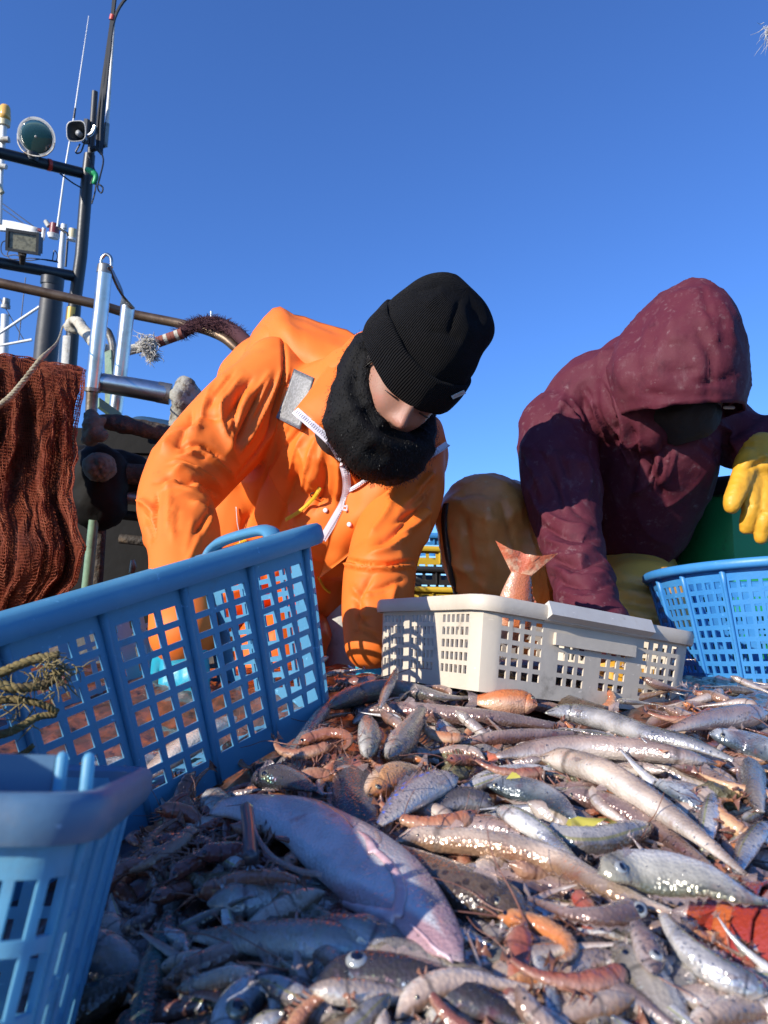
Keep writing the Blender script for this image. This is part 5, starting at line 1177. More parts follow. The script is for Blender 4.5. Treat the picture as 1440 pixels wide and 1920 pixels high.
# ------------------------------------------------------------------ the catch: materials
def fishmat(name, back, side, belly, head=None, metal=0.35, film=320, rough=0.24, spots=None, stripe=None, mottle=0.35, bands=None, headv=0.0, gills=True):
    m = bpy.data.materials.new(name); m.use_nodes = True; MATS[name] = m; nt = m.node_tree; n = nt.nodes; l = nt.links; b = n['Principled BSDF']
    uv = n.new('ShaderNodeUVMap'); uv.uv_map = 'UVMap'; sp = n.new('ShaderNodeSeparateXYZ'); l.new(uv.outputs[0], sp.inputs[0])
    tc = n.new('ShaderNodeTexCoord'); inf = n.new('ShaderNodeObjectInfo')
    nz = n.new('ShaderNodeTexNoise'); nz.inputs['Scale'].default_value = 70; nz.inputs['Detail'].default_value = 5; l.new(tc.outputs['Object'], nz.inputs['Vector'])
    ad = n.new('ShaderNodeMath'); ad.operation = 'MULTIPLY_ADD'; ad.inputs[1].default_value = 0.32; l.new(nz.outputs[0], ad.inputs[0]); sb = n.new('ShaderNodeMath'); sb.operation = 'SUBTRACT'; sb.inputs[1].default_value = 0.16; l.new(sp.outputs[1], sb.inputs[0]); l.new(sb.outputs[0], ad.inputs[2])
    cr = n.new('ShaderNodeValToRGB'); e = cr.color_ramp.elements; e[0].position = 0.12; e[0].color = (*belly, 1); e[1].position = 0.90; e[1].color = (*back, 1)
    x = e.new(0.42); x.color = (*side, 1); x = e.new(0.62); x.color = (*[a * 0.85 + c * 0.15 for a, c in zip(side, back)], 1); l.new(ad.outputs[0], cr.inputs[0]); col = cr.outputs[0]
    def mix(fac, c2, c1, factor=1.0, mode='MIX'):
        mx = n.new('ShaderNodeMix'); mx.data_type = 'RGBA'; mx.blend_type = mode
        if factor != 1.0:
            q = n.new('ShaderNodeMath'); q.operation = 'MULTIPLY'; q.inputs[1].default_value = factor; l.new(fac, q.inputs[0]); fac = q.outputs[0]
        l.new(fac, mx.inputs[0]); l.new(c1, mx.inputs[6])
        if isinstance(c2, tuple): mx.inputs[7].default_value = (*c2, 1)
        else: l.new(c2, mx.inputs[7])
        return mx.outputs[2]
    def rng(src, a, bb, lo=0.0, hi=1.0):
        r = n.new('ShaderNodeMapRange'); r.interpolation_type = 'SMOOTHSTEP'; r.inputs[1].default_value = a; r.inputs[2].default_value = bb; r.inputs[3].default_value = lo; r.inputs[4].default_value = hi; l.new(src, r.inputs[0]); return r.outputs[0]
    if head:
        av = n.new('ShaderNodeMath'); av.operation = 'SUBTRACT'; av.inputs[1].default_value = 0.5; l.new(sp.outputs[1], av.inputs[0]); ab = n.new('ShaderNodeMath'); ab.operation = 'ABSOLUTE'; l.new(av.outputs[0], ab.inputs[0])
        vv = n.new('ShaderNodeMath'); vv.operation = 'MULTIPLY_ADD'; vv.inputs[1].default_value = -headv; l.new(ab.outputs[0], vv.inputs[0]); l.new(sp.outputs[0], vv.inputs[2]); col = mix(rng(vv.outputs[0], (0.30 if not headv else 0.40) - headv * 0.32, (0.22 if not headv else 0.30) - headv * 0.32), head, col)
    g1 = rng(sp.outputs[0], 0.185, 0.20); g2 = rng(sp.outputs[0], 0.225, 0.205); gm = n.new('ShaderNodeMath'); gm.operation = 'MULTIPLY'; l.new(g1, gm.inputs[0]); l.new(g2, gm.inputs[1])
    if gills: col = mix(gm.outputs[0], tuple(c * 0.25 for c in side), col, 0.75); col = mix(rng(sp.outputs[0], 0.10, 0.0), tuple(c * 0.45 for c in side), col, 0.6)
    n2 = n.new('ShaderNodeTexNoise'); n2.inputs['Scale'].default_value = 28; n2.inputs['Detail'].default_value = 6; l.new(tc.outputs['Object'], n2.inputs['Vector'])
    col = mix(rng(n2.outputs[0], 0.48, 0.70), tuple(c * 0.55 for c in side), col, mottle)
    n3 = n.new('ShaderNodeTexNoise'); n3.inputs['Scale'].default_value = 45; n3.inputs['Detail'].default_value = 3; l.new(tc.outputs['Object'], n3.inputs['Vector'])
    col = mix(rng(n3.outputs[0], 0.60, 0.74), (0.30, 0.06, 0.04), col, 0.45)
    if bands:
        wv = n.new('ShaderNodeTexWave'); wv.inputs['Scale'].default_value = bands[0]; wv.inputs['Distortion'].default_value = 1.5; l.new(uv.outputs[0], wv.inputs['Vector']); col = mix(rng(wv.outputs[0], 0.55, 0.85), bands[1], col, 0.5)
    if spots:
        vo = n.new('ShaderNodeTexVoronoi'); vo.inputs['Scale'].default_value = spots[0]; l.new(tc.outputs['Object'], vo.inputs['Vector']); k1 = rng(vo.outputs['Distance'], 0.42, 0.28); mm = n.new('ShaderNodeMath'); mm.operation = 'MULTIPLY'; l.new(k1, mm.inputs[0]); l.new(rng(sp.outputs[1], spots[2], spots[2] + 0.15), mm.inputs[1]); col = mix(mm.outputs[0], spots[1], col)
    if stripe: 
        a1 = rng(sp.outputs[1], stripe[0] - 0.05, stripe[0]); a2 = rng(sp.outputs[1], stripe[0] + 0.09, stripe[0] + 0.04); mm = n.new('ShaderNodeMath'); mm.operation = 'MULTIPLY'; l.new(a1, mm.inputs[0]); l.new(a2, mm.inputs[1]); col = mix(mm.outputs[0], stripe[1], col, 0.8)
    # each animal a little lighter or darker
    hs = n.new('ShaderNodeHueSaturation'); l.new(col, hs.inputs['Color']); l.new(rng(inf.outputs['Random'], 0, 1, 0.56, 1.02), hs.inputs['Value']); l.new(rng(inf.outputs['Random'], 0, 1, 0.485, 0.515), hs.inputs['Hue'])
    l.new(hs.outputs[0], b.inputs['Base Color'])
    b.inputs['Roughness'].default_value = rough; b.inputs['Specular IOR Level'].default_value = 0.6
    mt = rng(n2.outputs[0], 0.35, 0.65, metal * 0.2, metal); l.new(mt, b.inputs['Metallic'])
    if film:
        b.inputs['Thin Film IOR'].default_value = 1.45; l.new(rng(nz.outputs[0], 0.3, 0.7, film - 70, film + 160), b.inputs['Thin Film Thickness'])
    b.inputs['Coat Weight'].default_value = 0.9; b.inputs['Coat Roughness'].default_value = 0.05; b.inputs['Coat IOR'].default_value = 1.36
    # scales and wet droplets
    n4 = n.new('ShaderNodeTexVoronoi'); n4.inputs['Scale'].default_value = 420; l.new(tc.outputs['Object'], n4.inputs['Vector'])
    bp = n.new('ShaderNodeBump'); bp.inputs['Strength'].default_value = 0.45; bp.inputs['Distance'].default_value = 0.0012; l.new(n4.outputs[0], bp.inputs['Height']); l.new(bp.outputs[0], b.inputs['Normal'])
    vo = n.new('ShaderNodeTexVoronoi'); vo.inputs['Scale'].default_value = 210; vo.inputs['Randomness'].default_value = 1.0; l.new(tc.outputs['Object'], vo.inputs['Vector'])
    drop = rng(vo.outputs['Distance'], 0.40, 0.05); mk_ = rng(n2.outputs[0], 0.45, 0.55); mm = n.new('ShaderNodeMath'); mm.operation = 'MULTIPLY'; l.new(drop, mm.inputs[0]); l.new(mk_, mm.inputs[1])
    b2 = n.new('ShaderNodeBump'); b2.inputs['Strength'].default_value = 0.9; b2.inputs['Distance'].default_value = 0.0016; l.new(mm.outputs[0], b2.inputs['Height']); l.new(bp.outputs[0], b2.inputs['Normal']); l.new(b2.outputs[0], b.inputs['Coat Normal'])
    return m
fishmat('fish_pink', (0.27, 0.14, 0.09), (0.60, 0.43, 0.34), (0.74, 0.63, 0.55), metal=0.45, film=0)
fishmat('fish_silver', (0.22, 0.19, 0.17), (0.60, 0.56, 0.53), (0.78, 0.74, 0.70), metal=0.75, stripe=(0.70, (0.42, 0.40, 0.14)))
fishmat('fish_mauve', (0.21, 0.12, 0.09), (0.44, 0.31, 0.255), (0.60, 0.50, 0.44), metal=0.4, film=0)
fishmat('fish_brown', (0.10, 0.065, 0.035), (0.21, 0.15, 0.09), (0.42, 0.36, 0.28), metal=0.15, film=0, mottle=0.7, spots=(140, (0.06, 0.04, 0.02), 0.45))
fishmat('fish_grey', (0.13, 0.105, 0.085), (0.33, 0.28, 0.24), (0.56, 0.52, 0.47), metal=0.35)
fishmat('fish_mackerel', (0.13, 0.125, 0.085), (0.58, 0.54, 0.46), (0.82, 0.77, 0.72), metal=0.55, film=0, head=(0.34, 0.31, 0.24), mottle=0.12)
fishmat('fish_blue', (0.09, 0.115, 0.13), (0.46, 0.48, 0.49), (0.78, 0.76, 0.74), metal=0.7, film=0)
fishmat('fish_bluespot', (0.16, 0.15, 0.20), (0.52, 0.42, 0.38), (0.66, 0.58, 0.50), metal=0.3, spots=(190, (0.10, 0.22, 0.75), 0.66))
fishmat('fish_teal', (0.02, 0.07, 0.07), (0.08, 0.17, 0.16), (0.50, 0.42, 0.25), metal=0.6, film=430)
fishmat('fish_red', (0.50, 0.07, 0.025), (0.58, 0.14, 0.06), (0.68, 0.36, 0.25), metal=0.15, film=0)
fishmat('fish_orange', (0.56, 0.14, 0.04), (0.60, 0.27, 0.12), (0.66, 0.45, 0.33), metal=0.1, film=0)
fishmat('fish_pale', (0.58, 0.52, 0.53), (0.80, 0.80, 0.83), (0.88, 0.87, 0.88), head=(0.55, 0.33, 0.34), headv=0.62, gills=False, metal=0.10, film=0, mottle=0.6, rough=0.36)
fishmat('fish_dark', (0.03, 0.028, 0.03), (0.09, 0.075, 0.075), (0.22, 0.20, 0.20), metal=0.3)
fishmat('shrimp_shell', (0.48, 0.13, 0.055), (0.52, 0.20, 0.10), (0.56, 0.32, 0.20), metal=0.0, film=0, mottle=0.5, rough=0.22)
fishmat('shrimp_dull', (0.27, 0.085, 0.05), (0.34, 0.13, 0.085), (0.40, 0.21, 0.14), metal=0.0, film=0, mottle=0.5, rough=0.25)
fishmat('lobster_shell', (0.46, 0.085, 0.035), (0.56, 0.15, 0.07), (0.60, 0.28, 0.17), metal=0.0, film=0, mottle=0.35, rough=0.22)
mat('eye_ring', (0.28, 0.25, 0.17), 0.15, metal=0.5, coat=1.0); mat('eye_pale', (0.34, 0.35, 0.34), 0.12, metal=0.3, coat=1.0); mat('eye_pupil', (0.004, 0.005, 0.012), 0.05, coat=1.0)
mat('fin', (0.36, 0.27, 0.25), 0.2, coat=0.8, bump=(300, 0.4, 0.002)); MATS['fin'].node_tree.nodes['Principled BSDF'].inputs['Alpha'].default_value = 0.5; mat('fin_yellow', (0.42, 0.37, 0.06), 0.35, coat=0.5); mat('fin_red', (0.52, 0.13, 0.06), 0.4, coat=0.4, bump=(200, 0.5, 0.003), var=(60, (0.60, 0.36, 0.22), 0.45, 0.65)); mat('fin_dark', (0.07, 0.055, 0.06), 0.35, coat=0.6)
mat('fish_flap', (0.50, 0.30, 0.32), 0.35, coat=0.8, bump=(220, 0.4, 0.0015), var=(60, (0.62, 0.46, 0.48), 0.42, 0.62)); mat('feeler', (0.20, 0.085, 0.055), 0.4, coat=0.3); mat('mud_clump', (0.10, 0.085, 0.040), 0.5, coat=0.7, bump=(110, 1.0, 0.008), var=(60, (0.19, 0.16, 0.07), 0.45, 0.65))
mat('stone', (0.10, 0.09, 0.075), 0.4, coat=0.6, bump=(80, 0.7, 0.005), var=(40, (0.20, 0.17, 0.13), 0.45, 0.65))

# ------------------------------------------------------------------ fish
_w = np.random.RandomState(5).normal(size=(64, 24))
for _k in range(7): _w = _w + np.roll(_w, 2 ** (_k % 3), 0)
WOB = _w / _w.std() * 0.8
def fish_geo(pts, hw, up, thick=0.7, dors=1, N=30, seg=16, tail=1.0, dfin=0.35, fork=0.5, eye=None, eye_r=0.22, mouth=True, blunt=0.5):
    """pts: 3D centre line, head first; returns dict of part meshes (verts, faces, uvs)"""
    ctrl = [np.append(np.array(p, float), h) for p, h in zip(pts, hw)]
    c = catmull(ctrl, N); n = N; up = np.array(up, float); V = []; UV = []; Fc = []; Ts = []; Ns = []; Bs = []
    for i in range(n):
        t = c[min(i + 1, n - 1), :3] - c[max(i - 1, 0), :3]; t /= max(1e-9, np.linalg.norm(t)); nn = up - t * up.dot(t); nn /= np.linalg.norm(nn); b = np.cross(t, nn) * dors
        Ts.append(t); Ns.append(nn); Bs.append(b); u = i / (n - 1)
        h = max(c[i, 3], 0.0006)
        if u < 0.12: h *= (u / 0.12) ** blunt * 0.85 + 0.15 if u > 0 else 0.15
        th = thick * h * (1.0 if u < 0.6 else 1 - 0.45 * (u - 0.6) / 0.4)
        gill = -0.13 * math.exp(-((u - 0.21) / 0.014) ** 2)
        for k in range(seg):
            a = 2 * math.pi * k / seg; ca, sa = math.cos(a), math.sin(a)
            kk = (1 + 0.07 * WOB[i % 64, k % 24]) * (1 + gill * (1 if abs(sa) < 0.8 else 0))
            V.append(c[i, :3] + nn * (th * ca * kk) + b * (h * sa * (1 + 0.04 * WOB[(i + 31) % 64, k % 24]))); UV.append((u, 0.5 + 0.5 * sa))
    for i in range(n - 1):
        for k in range(seg):
            q = (i * seg + k, i * seg + (k + 1) % seg, (i + 1) * seg + (k + 1) % seg, (i + 1) * seg + k); Fc.append(q if dors > 0 else q[::-1])
    Fc.append(tuple(range(seg))); Fc.append(tuple((n - 1) * seg + k for k in range(seg)))
    out = {'body': (V, Fc, UV)}; hm = max(hw)
    if tail:
        V = []; Fc = []; p = c[-1, :3] - Ts[-1] * hm * 0.2; L = hm * 1.5 * tail; rays = 11
        for k in range(rays):
            a = (k / (rays - 1) - 0.5) * 1.35; s = abs(a) / 0.675; ln = L * (0.62 + 0.38 * s if fork else 0.9) ; ln = L * (1 - fork * (1 - s ** 1.3)) * (1 + 0.10 * math.sin(k * 5.3))
            d = Ts[-1] * math.cos(a) + Bs[-1] * math.sin(a); z = Ns[-1] * (0.0012 * (1 if k % 2 else -1))
            r0 = p + Bs[-1] * (hw[-1] * 0.8 * (k / (rays - 1) - 0.5) * 2)
            for q in range(4): V.append(r0 + d * ln * q / 3 + z * (q / 3) + Ns[-1] * 0.004 * math.sin(k * 1.1) * (q / 3) ** 2)
        for k in range(rays - 1):
            for q in range(3): Fc.append((k * 4 + q, k * 4 + q + 1, k * 4 + 5 + q, k * 4 + 4 + q))
        out['tail_fin'] = (V, Fc, None)
    if dfin:
        V = []; Fc = []; i0, i1 = int(n * 0.33), int(n * 0.82); k = 0
        for i in range(i0, i1):
            s = (i - i0) / (i1 - i0 - 1); hgt = hm * dfin * (math.sin(math.pi * min(1, s * 1.3 + 0.12)) * 0.8 + 0.2) * (1 - 0.3 * s); h = c[i, 3]; z = Ns[i] * (0.001 if i % 2 else -0.001)
            V += [c[i, :3] + Bs[i] * h * 0.93, c[i, :3] + Bs[i] * (h + hgt * 0.6) + z + Ts[i] * hgt * 0.3, c[i, :3] + Bs[i] * (h + hgt * (1 if i % 2 else 0.86)) + z * 2 + Ts[i] * hgt * 0.55]; k += 1
        for j in range(k - 1):
            for q in range(2): Fc.append((j * 3 + q, j * 3 + q + 1, j * 3 + 4 + q, j * 3 + 3 + q))
        out['dorsal_fin'] = (V, Fc, None)
        # pectoral fin lying on the flank
        i = int(n * 0.24); h = c[i, 3]; p = c[i, :3] + Ns[i] * h * thick * 0.97 - Bs[i] * h * 0.25; V = [p]; Fc = []
        for k in range(6):
            a = -0.15 - 0.16 * k; V.append(p + (Ts[i] * math.cos(a) + Bs[i] * math.sin(a)) * h * (1.15 - 0.08 * k) + Ns[i] * (0.0015 + 0.001 * (k % 2)))
        for k in range(5): Fc.append((0, k + 1, k + 2))
        out['pectoral_fin'] = (V, Fc, None)
    if eye is not None and mouth:
        pts_m = []
        for q in range(6):
            i = 0.4 + q * 0.35 * n / 30 * (1.0 if n > 30 else 1.0); i0 = int(i); fr = i - i0; h = c[i0, 3] * (1 - fr) + c[min(n - 1, i0 + 1), 3] * fr; u = i / (n - 1); hh = max(h, 0.0006) * ((u / 0.12) ** blunt * 0.85 + 0.15 if u < 0.12 else 1)
            pts_m.append(c[i0, :3] * (1 - fr) + c[i0 + 1, :3] * fr + Ns[i0] * hh * thick * 0.97 - Bs[i0] * hh * 0.22)
        out['mouth'] = (*sweep(pts_m, [hm * 0.022] * 5 + [hm * 0.008], seg=5)[:2], None)
    if eye is not None:
        i = max(1, int(round(eye * (n - 1)))); h = c[i, 3]; r = hm * eye_r; p = Vector(c[i, :3] + Bs[i] * h * 0.34 + Ns[i] * h * thick * 0.80)
        nn = Vector(Ns[i] * 0.94 + Bs[i] * 0.34).normalized(); a = nn.orthogonal().normalized(); b = nn.cross(a)
        out['eye'] = (*ellipsoid(p, a * r, b * r, nn * r * 0.55, 14, 8), None); out['pupil'] = (*ellipsoid(p + nn * r * 0.30, a * r * 0.62, b * r * 0.62, nn * r * 0.36, 12, 6), None)
    return out
def build_fish(name, geo, m, label=None, group=None, fin='fin', eye_m='eye_ring', cat='fish'):
    V, Fc, UV = geo['body']; o = mk(name, V, Fc, m, uvs=UV, label=label, cat=cat, group=group)
    if 'mouth' in geo: mk('mouth', geo['mouth'][0], geo['mouth'][1], 'eye_pupil', o)
    for p in ('tail_fin', 'dorsal_fin', 'pectoral_fin'):
        if p in geo: mk(p, geo[p][0], geo[p][1], fin if p != 'dorsal_fin' else ('fin' if fin == 'fin_yellow' else fin), o)
    if 'eye' in geo:
        e = mk('eye', geo['eye'][0], geo['eye'][1], eye_m, o); mk('pupil', geo['pupil'][0], geo['pupil'][1], 'eye_pupil', e)
    return o
def hero(ctrl, m, label, name='fish', lift=0.010, thick=0.7, **k):
    fin = k.pop('fin', 'fin'); eye_m = k.pop('eye_m', 'eye_ring'); pts = []; hw = []
    for x, y, h in ctrl:
        p = on_heap(x, y, lift); d = (CAM_I @ p).z * -1; hm = h * d / F; pts.append(p); hw.append(hm)
    k.setdefault('eye', 0.11); k.setdefault('eye_r', 0.19 if k['eye'] == 0.11 else 0.22)
    hmax = max(hw); pts = [p + Vector((0, 0, 1)) * hmax * thick * 0.35 for p in pts]
    mid = pts[len(pts) // 2]; up = (Hn(mid.x, mid.y, 0.06) * 0.75 + (CAM_P - mid).normalized() * 0.55).normalized()
    return build_fish(name, fish_geo(pts, hw, up, thick, **k), m, label, None, fin, eye_m)

# --- the animals one can point at, head first
big_fish = hero([(868, 1820, 14), (838, 1790, 36), (790, 1738, 60), (720, 1668, 80), (645, 1606, 76), (575, 1556, 58), (505, 1530, 46), (450, 1520, 34), (405, 1522, 20)], 'fish_pale', 'large pale bluish fish lying belly up in the shade of the baskets', lift=0.020, thick=0.42, tail=0, dfin=0, eye=None, N=44, seg=24, blunt=0.6)
hero([(960, 1880, 10), (900, 1855, 26), (800, 1822, 36), (690, 1795, 40), (560, 1775, 40), (440, 1768, 28), (365, 1766, 10)], 'fish_grey', 'long grey silver fish under the large pale fish', lift=0.012, thick=0.8, dfin=0.2, tail=0.9, N=40)
hero([(985, 1735, 16), (945, 1715, 46), (880, 1690, 56), (800, 1645, 36), (735, 1605, 16), (700, 1592, 6)], 'fish_brown', 'mottled brown broad-headed fish with a small dark eye', lift=0.018, thick=0.7, eye=0.20, eye_r=0.16, dors=-1)
hero([(590, 1862, 20), (660, 1848, 48), (760, 1856, 50), (880, 1885, 36), (990, 1930, 14)], 'fish_dark', 'dark fish with a pale ringed eye at the bottom edge', lift=0.014, eye=0.26, eye_r=0.46, eye_m='eye_pale', dors=-1)
hero([(420, 1975, 10), (428, 1930, 36), (452, 1890, 40), (490, 1850, 26), (505, 1815, 8)], 'fish_blue', 'silver fish head with a large gold eye at the bottom edge', lift=0.012, eye=0.30, eye_r=0.55, dfin=0)
hero([(318, 1710, 8), (312, 1750, 22), (288, 1820, 27), (268, 1900, 26), (250, 1990, 16)], 'fish_teal', 'slim teal-backed fish with a gold belly beside the near basket', lift=0.012, dors=-1, dfin=0.15)
hero([(340, 1672, 12), (400, 1668, 30), (480, 1690, 32), (560, 1715, 26), (640, 1742, 10)], 'fish_brown', 'dull brown fish between the large pale fish and the grey one', lift=0.006)
hero([(1120, 1645, 10), (1142, 1640, 28), (1185, 1640, 42), (1250, 1648, 48), (1320, 1662, 40), (1380, 1685, 22), (1420, 1698, 10), (1440, 1700, 8)], 'fish_mackerel', 'plump silver horse-mackerel-like fish with a big dark eye facing the pale fish', lift=0.034, thick=0.5, eye=0.17, eye_r=0.30, dors=1, dfin=0.3, N=40, seg=20, tail=1.2, eye_m='eye_pale')
hero([(742, 1585, 12), (790, 1580, 25), (880, 1585, 27), (970, 1600, 27), (1050, 1628, 26), (1120, 1664, 23), (1190, 1697, 17), (1260, 1722, 8)], 'fish_pink', 'long pinkish-white fish lying above the brown fish', lift=0.022, thick=0.8, dors=1, dfin=0.12, N=44)
hero([(1440, 1872, 14), (1400, 1856, 28), (1340, 1828, 31), (1290, 1788, 26), (1255, 1742, 15), (1235, 1700, 7)], 'fish_silver', 'smooth silver-grey fish pointing down to the right corner', lift=0.022, thick=0.8, dors=1, tail=0.6)
hero([(1250, 1745, 12), (1277, 1785, 26), (1282, 1840, 27), (1262, 1885, 24), (1215, 1925, 14)], 'fish_grey', 'bent grey fish curving round the small fish with round eyes', lift=0.014, thick=0.7)
hero([(1212, 1712, 10), (1185, 1716, 26), (1130, 1725, 20), (1065, 1718, 13), (990, 1690, 5)], 'fish_mauve', 'small mauve fish with a round pale eye', lift=0.024, eye=0.16, eye_r=0.58, eye_m='eye_pale', dors=-1)
hero([(1228, 1835, 8), (1220, 1805, 26), (1205, 1765, 22), (1192, 1735, 12)], 'fish_mauve', 'short translucent fish with a bulging eye near the lower right', lift=0.026, eye=0.28, eye_r=0.52, eye_m='eye_pale', tail=0)
hero([(1048, 1925, 8), (1036, 1880, 17), (1018, 1825, 15), (998, 1775, 5)], 'fish_blue', 'narrow blue-silver fish standing on its head at the bottom edge', lift=0.016, tail=0.7)
hero([(1000, 1770, 8), (930, 1742, 22), (880, 1756, 18), (855, 1790, 8)], 'fish_blue', 'small bright silver fish curled round a stone', lift=0.014, thick=0.5)
hero([(1200, 1790, 10), (1120, 1786, 24), (1040, 1762, 22), (960, 1725, 8)], 'fish_dark', 'small dark fish with a glassy belly beside the orange shrimp', lift=0.012)
hero([(1180, 1815, 12), (1120, 1802, 20), (1070, 1830, 22), (1060, 1890, 16), (1045, 1950, 8)], 'fish_mauve', 'translucent bluish fish bent in a hook at the bottom', lift=0.016)
hero([(615, 1335, 16), (670, 1310, 22), (730, 1300, 22), (785, 1306, 16), (850, 1316, 6), (930, 1312, 3)], 'fish_grey', 'grey banded eel-like fish with a thread tail below the crate', lift=0.014, thick=0.9, tail=0, dfin=0.1)
hero([(690, 1338, 14), (760, 1340, 20), (850, 1348, 19), (950, 1356, 15), (1045, 1368, 8)], 'fish_mauve', 'slender mauve fish stretched out under the banded eel', lift=0.012, thick=0.9, dfin=0.1)
hero([(1008, 1330, 14), (975, 1325, 26), (935, 1322, 24), (895, 1320, 12)], 'fish_red', 'small orange-red fish right under the crate edge', lift=0.016, thick=0.8)
hero([(728, 1430, 14), (748, 1405, 27), (772, 1370, 20), (790, 1335, 9)], 'fish_grey', 'short grey fish with its tail pointing up at the crate', lift=0.026, thick=0.9, dfin=0.1)
hero([(690, 1428, 12), (692, 1395, 22), (690, 1370, 19), (688, 1350, 8)], 'fish_grey', 'stubby fish standing upright beside the big basket corner', lift=0.03, thick=0.9, tail=0)
hero([(690, 1500, 14), (720, 1478, 34), (752, 1460, 30), (790, 1452, 10)], 'fish_orange', 'orange plump fish behind the dark flat fish', lift=0.018)
hero([(858, 1462, 14), (825, 1472, 28), (785, 1490, 32), (745, 1520, 24), (712, 1552, 8)], 'fish_bluespot', 'pale fish with a row of blue spots along its back', lift=0.024, dors=1, thick=0.5, tail=0.4)
hero([(640, 1420, 20), (665, 1470, 40), (670, 1530, 42), (690, 1590, 20)], 'fish_dark', 'dark blue flat fish between the big basket and the pale fish', lift=0.012, tail=0, thick=0.4)
hero([(912, 1478, 10), (950, 1480, 24), (1000, 1490, 28), (1045, 1512, 22), (1075, 1540, 8)], 'fish_blue', 'shiny silver-blue fish with a yellow tail', lift=0.02, thick=0.55, dors=1, fin='fin_yellow', tail=2.0, dfin=0.2)
hero([(932, 1520, 12), (965, 1536, 20), (1005, 1560, 21), (1045, 1590, 15), (1080, 1618, 5)], 'fish_silver', 'silver fish with a yellow line slanting across the long pinkish one', lift=0.026, thick=0.7, dors=-1, dfin=0.1)
hero([(1225, 1556, 14), (1180, 1568, 25), (1120, 1584, 29), (1070, 1580, 26), (1030, 1560, 14)], 'fish_silver', 'thick cream-silver fish just above the horse-mackerel-like fish', lift=0.022, thick=0.75, dors=-1, tail=0)
hero([(990, 1575, 10), (940, 1560, 20), (880, 1555, 21), (825, 1568, 12)], 'fish_pink', 'small pinkish fish above the long pinkish-white one', lift=0.016)
hero([(925, 1518, 12), (890, 1505, 24), (850, 1508, 24), (810, 1525, 10)], 'fish_dark', 'small dark rounded fish behind the orange shrimp', lift=0.014)
hero([(1022, 1343, 8), (1070, 1342, 18), (1140, 1358, 22), (1215, 1384, 20), (1290, 1400, 16), (1375, 1432, 6)], 'fish_silver', 'long silver fish nearest below the right end of the crate', lift=0.020, thick=0.8, dors=-1, dfin=0.1, N=40)
hero([(1345, 1440, 8), (1270, 1424, 17), (1190, 1413, 23), (1100, 1407, 24), (1010, 1412, 22), (930, 1425, 6)], 'fish_pink', 'long rosy fish with a silvery middle and reddish ends', lift=0.018, thick=0.8, dfin=0.2, N=40, fin='fin_red')
hero([(1012, 1428, 12), (1060, 1434, 24), (1130, 1456, 27), (1200, 1498, 26), (1265, 1545, 22), (1325, 1590, 15), (1400, 1652, 5)], 'fish_pink', 'longest pink-silver fish running down to the right, eye near its upper end', lift=0.028, thick=0.85, dors=-1, eye=0.12, eye_r=0.17, dfin=0.1, N=46)
hero([(1040, 1500, 12), (1100, 1502, 22), (1170, 1528, 24), (1240, 1572, 22), (1300, 1612, 14), (1350, 1650, 6)], 'fish_mauve', 'brownish mauve fish lying alongside the longest pink-silver fish', lift=0.016, thick=0.8, dfin=0.1)
hero([(1440, 1342, 12), (1400, 1348, 23), (1340, 1356, 21), (1290, 1366, 14), (1250, 1378, 5)], 'fish_pink', 'rosy fish pointing right under the round blue basket', lift=0.020, thick=0.8)
hero([(1330, 1382, 10), (1360, 1388, 20), (1410, 1402, 28), (1470, 1425, 26), (1540, 1450, 10)], 'fish_blue', 'silver-blue fish head with a dark jaw line at the right edge', lift=0.022, thick=0.6, eye=0.2, eye_r=0.2)
hero([(1405, 1430, 10), (1412, 1455, 22), (1415, 1490, 20), (1425, 1530, 8)], 'fish_grey', 'short grey fish head with a small eye near the right edge', lift=0.022, thick=0.8, eye=0.3, eye_r=0.25, tail=0)
hero([(1335, 1490, 8), (1332, 1525, 17), (1326, 1560, 17), (1320, 1600, 8)], 'fish_silver', 'small silver fish hanging straight down near the mud clump', lift=0.02, thick=0.6)
hero([(1225, 1470, 10), (1255, 1480, 18), (1290, 1500, 16), (1320, 1520, 6)], 'fish_blue', 'small glittering silver fish right of the longest pink fish', lift=0.016, thick=0.5)
hero([(1440, 1545, 10), (1420, 1565, 18), (1398, 1600, 18), (1380, 1640, 8)], 'fish_silver', 'creased silver fish at the right edge above the red shell', lift=0.022, thick=0.5)
hero([(1290, 1520, 8), (1340, 1570, 14), (1380, 1620, 13), (1410, 1660, 5)], 'fish_mauve', 'thin purple fish slanting beside the small hanging silver fish', lift=0.012, thick=0.8)
hero([(470, 1470, 16), (505, 1462, 26), (545, 1470, 24), (590, 1488, 8)], 'fish_dark', 'dark fish with a dull eye half under the big blue basket', lift=0.02, eye=0.35, eye_r=0.35)
hero([(880, 1648, 10), (940, 1652, 20), (1030, 1668, 22), (1110, 1690, 16), (1160, 1710, 8)], 'fish_mauve', 'dull mauve fish tucked under the long pinkish-white fish', lift=0.010, thick=0.8)
hero([(700, 1880, 10), (780, 1905, 24), (850, 1895, 24), (900, 1840, 8)], 'fish_brown', 'brown curled fish at the bottom edge', lift=0.008)
hero([(850, 1315, 10), (915, 1300, 22), (1010, 1315, 24), (1090, 1335, 20), (1140, 1338, 8)], 'fish_brown', 'dark green-brown fish in the shadow under the crate', lift=0.004, thick=0.8)
hero([(745, 1255, 4), (735, 1280, 9), (722, 1305, 9), (712, 1330, 4)], 'fish_silver', 'thin silver fish sticking up left of the crate', lift=0.03, thick=0.8, tail=0.5)

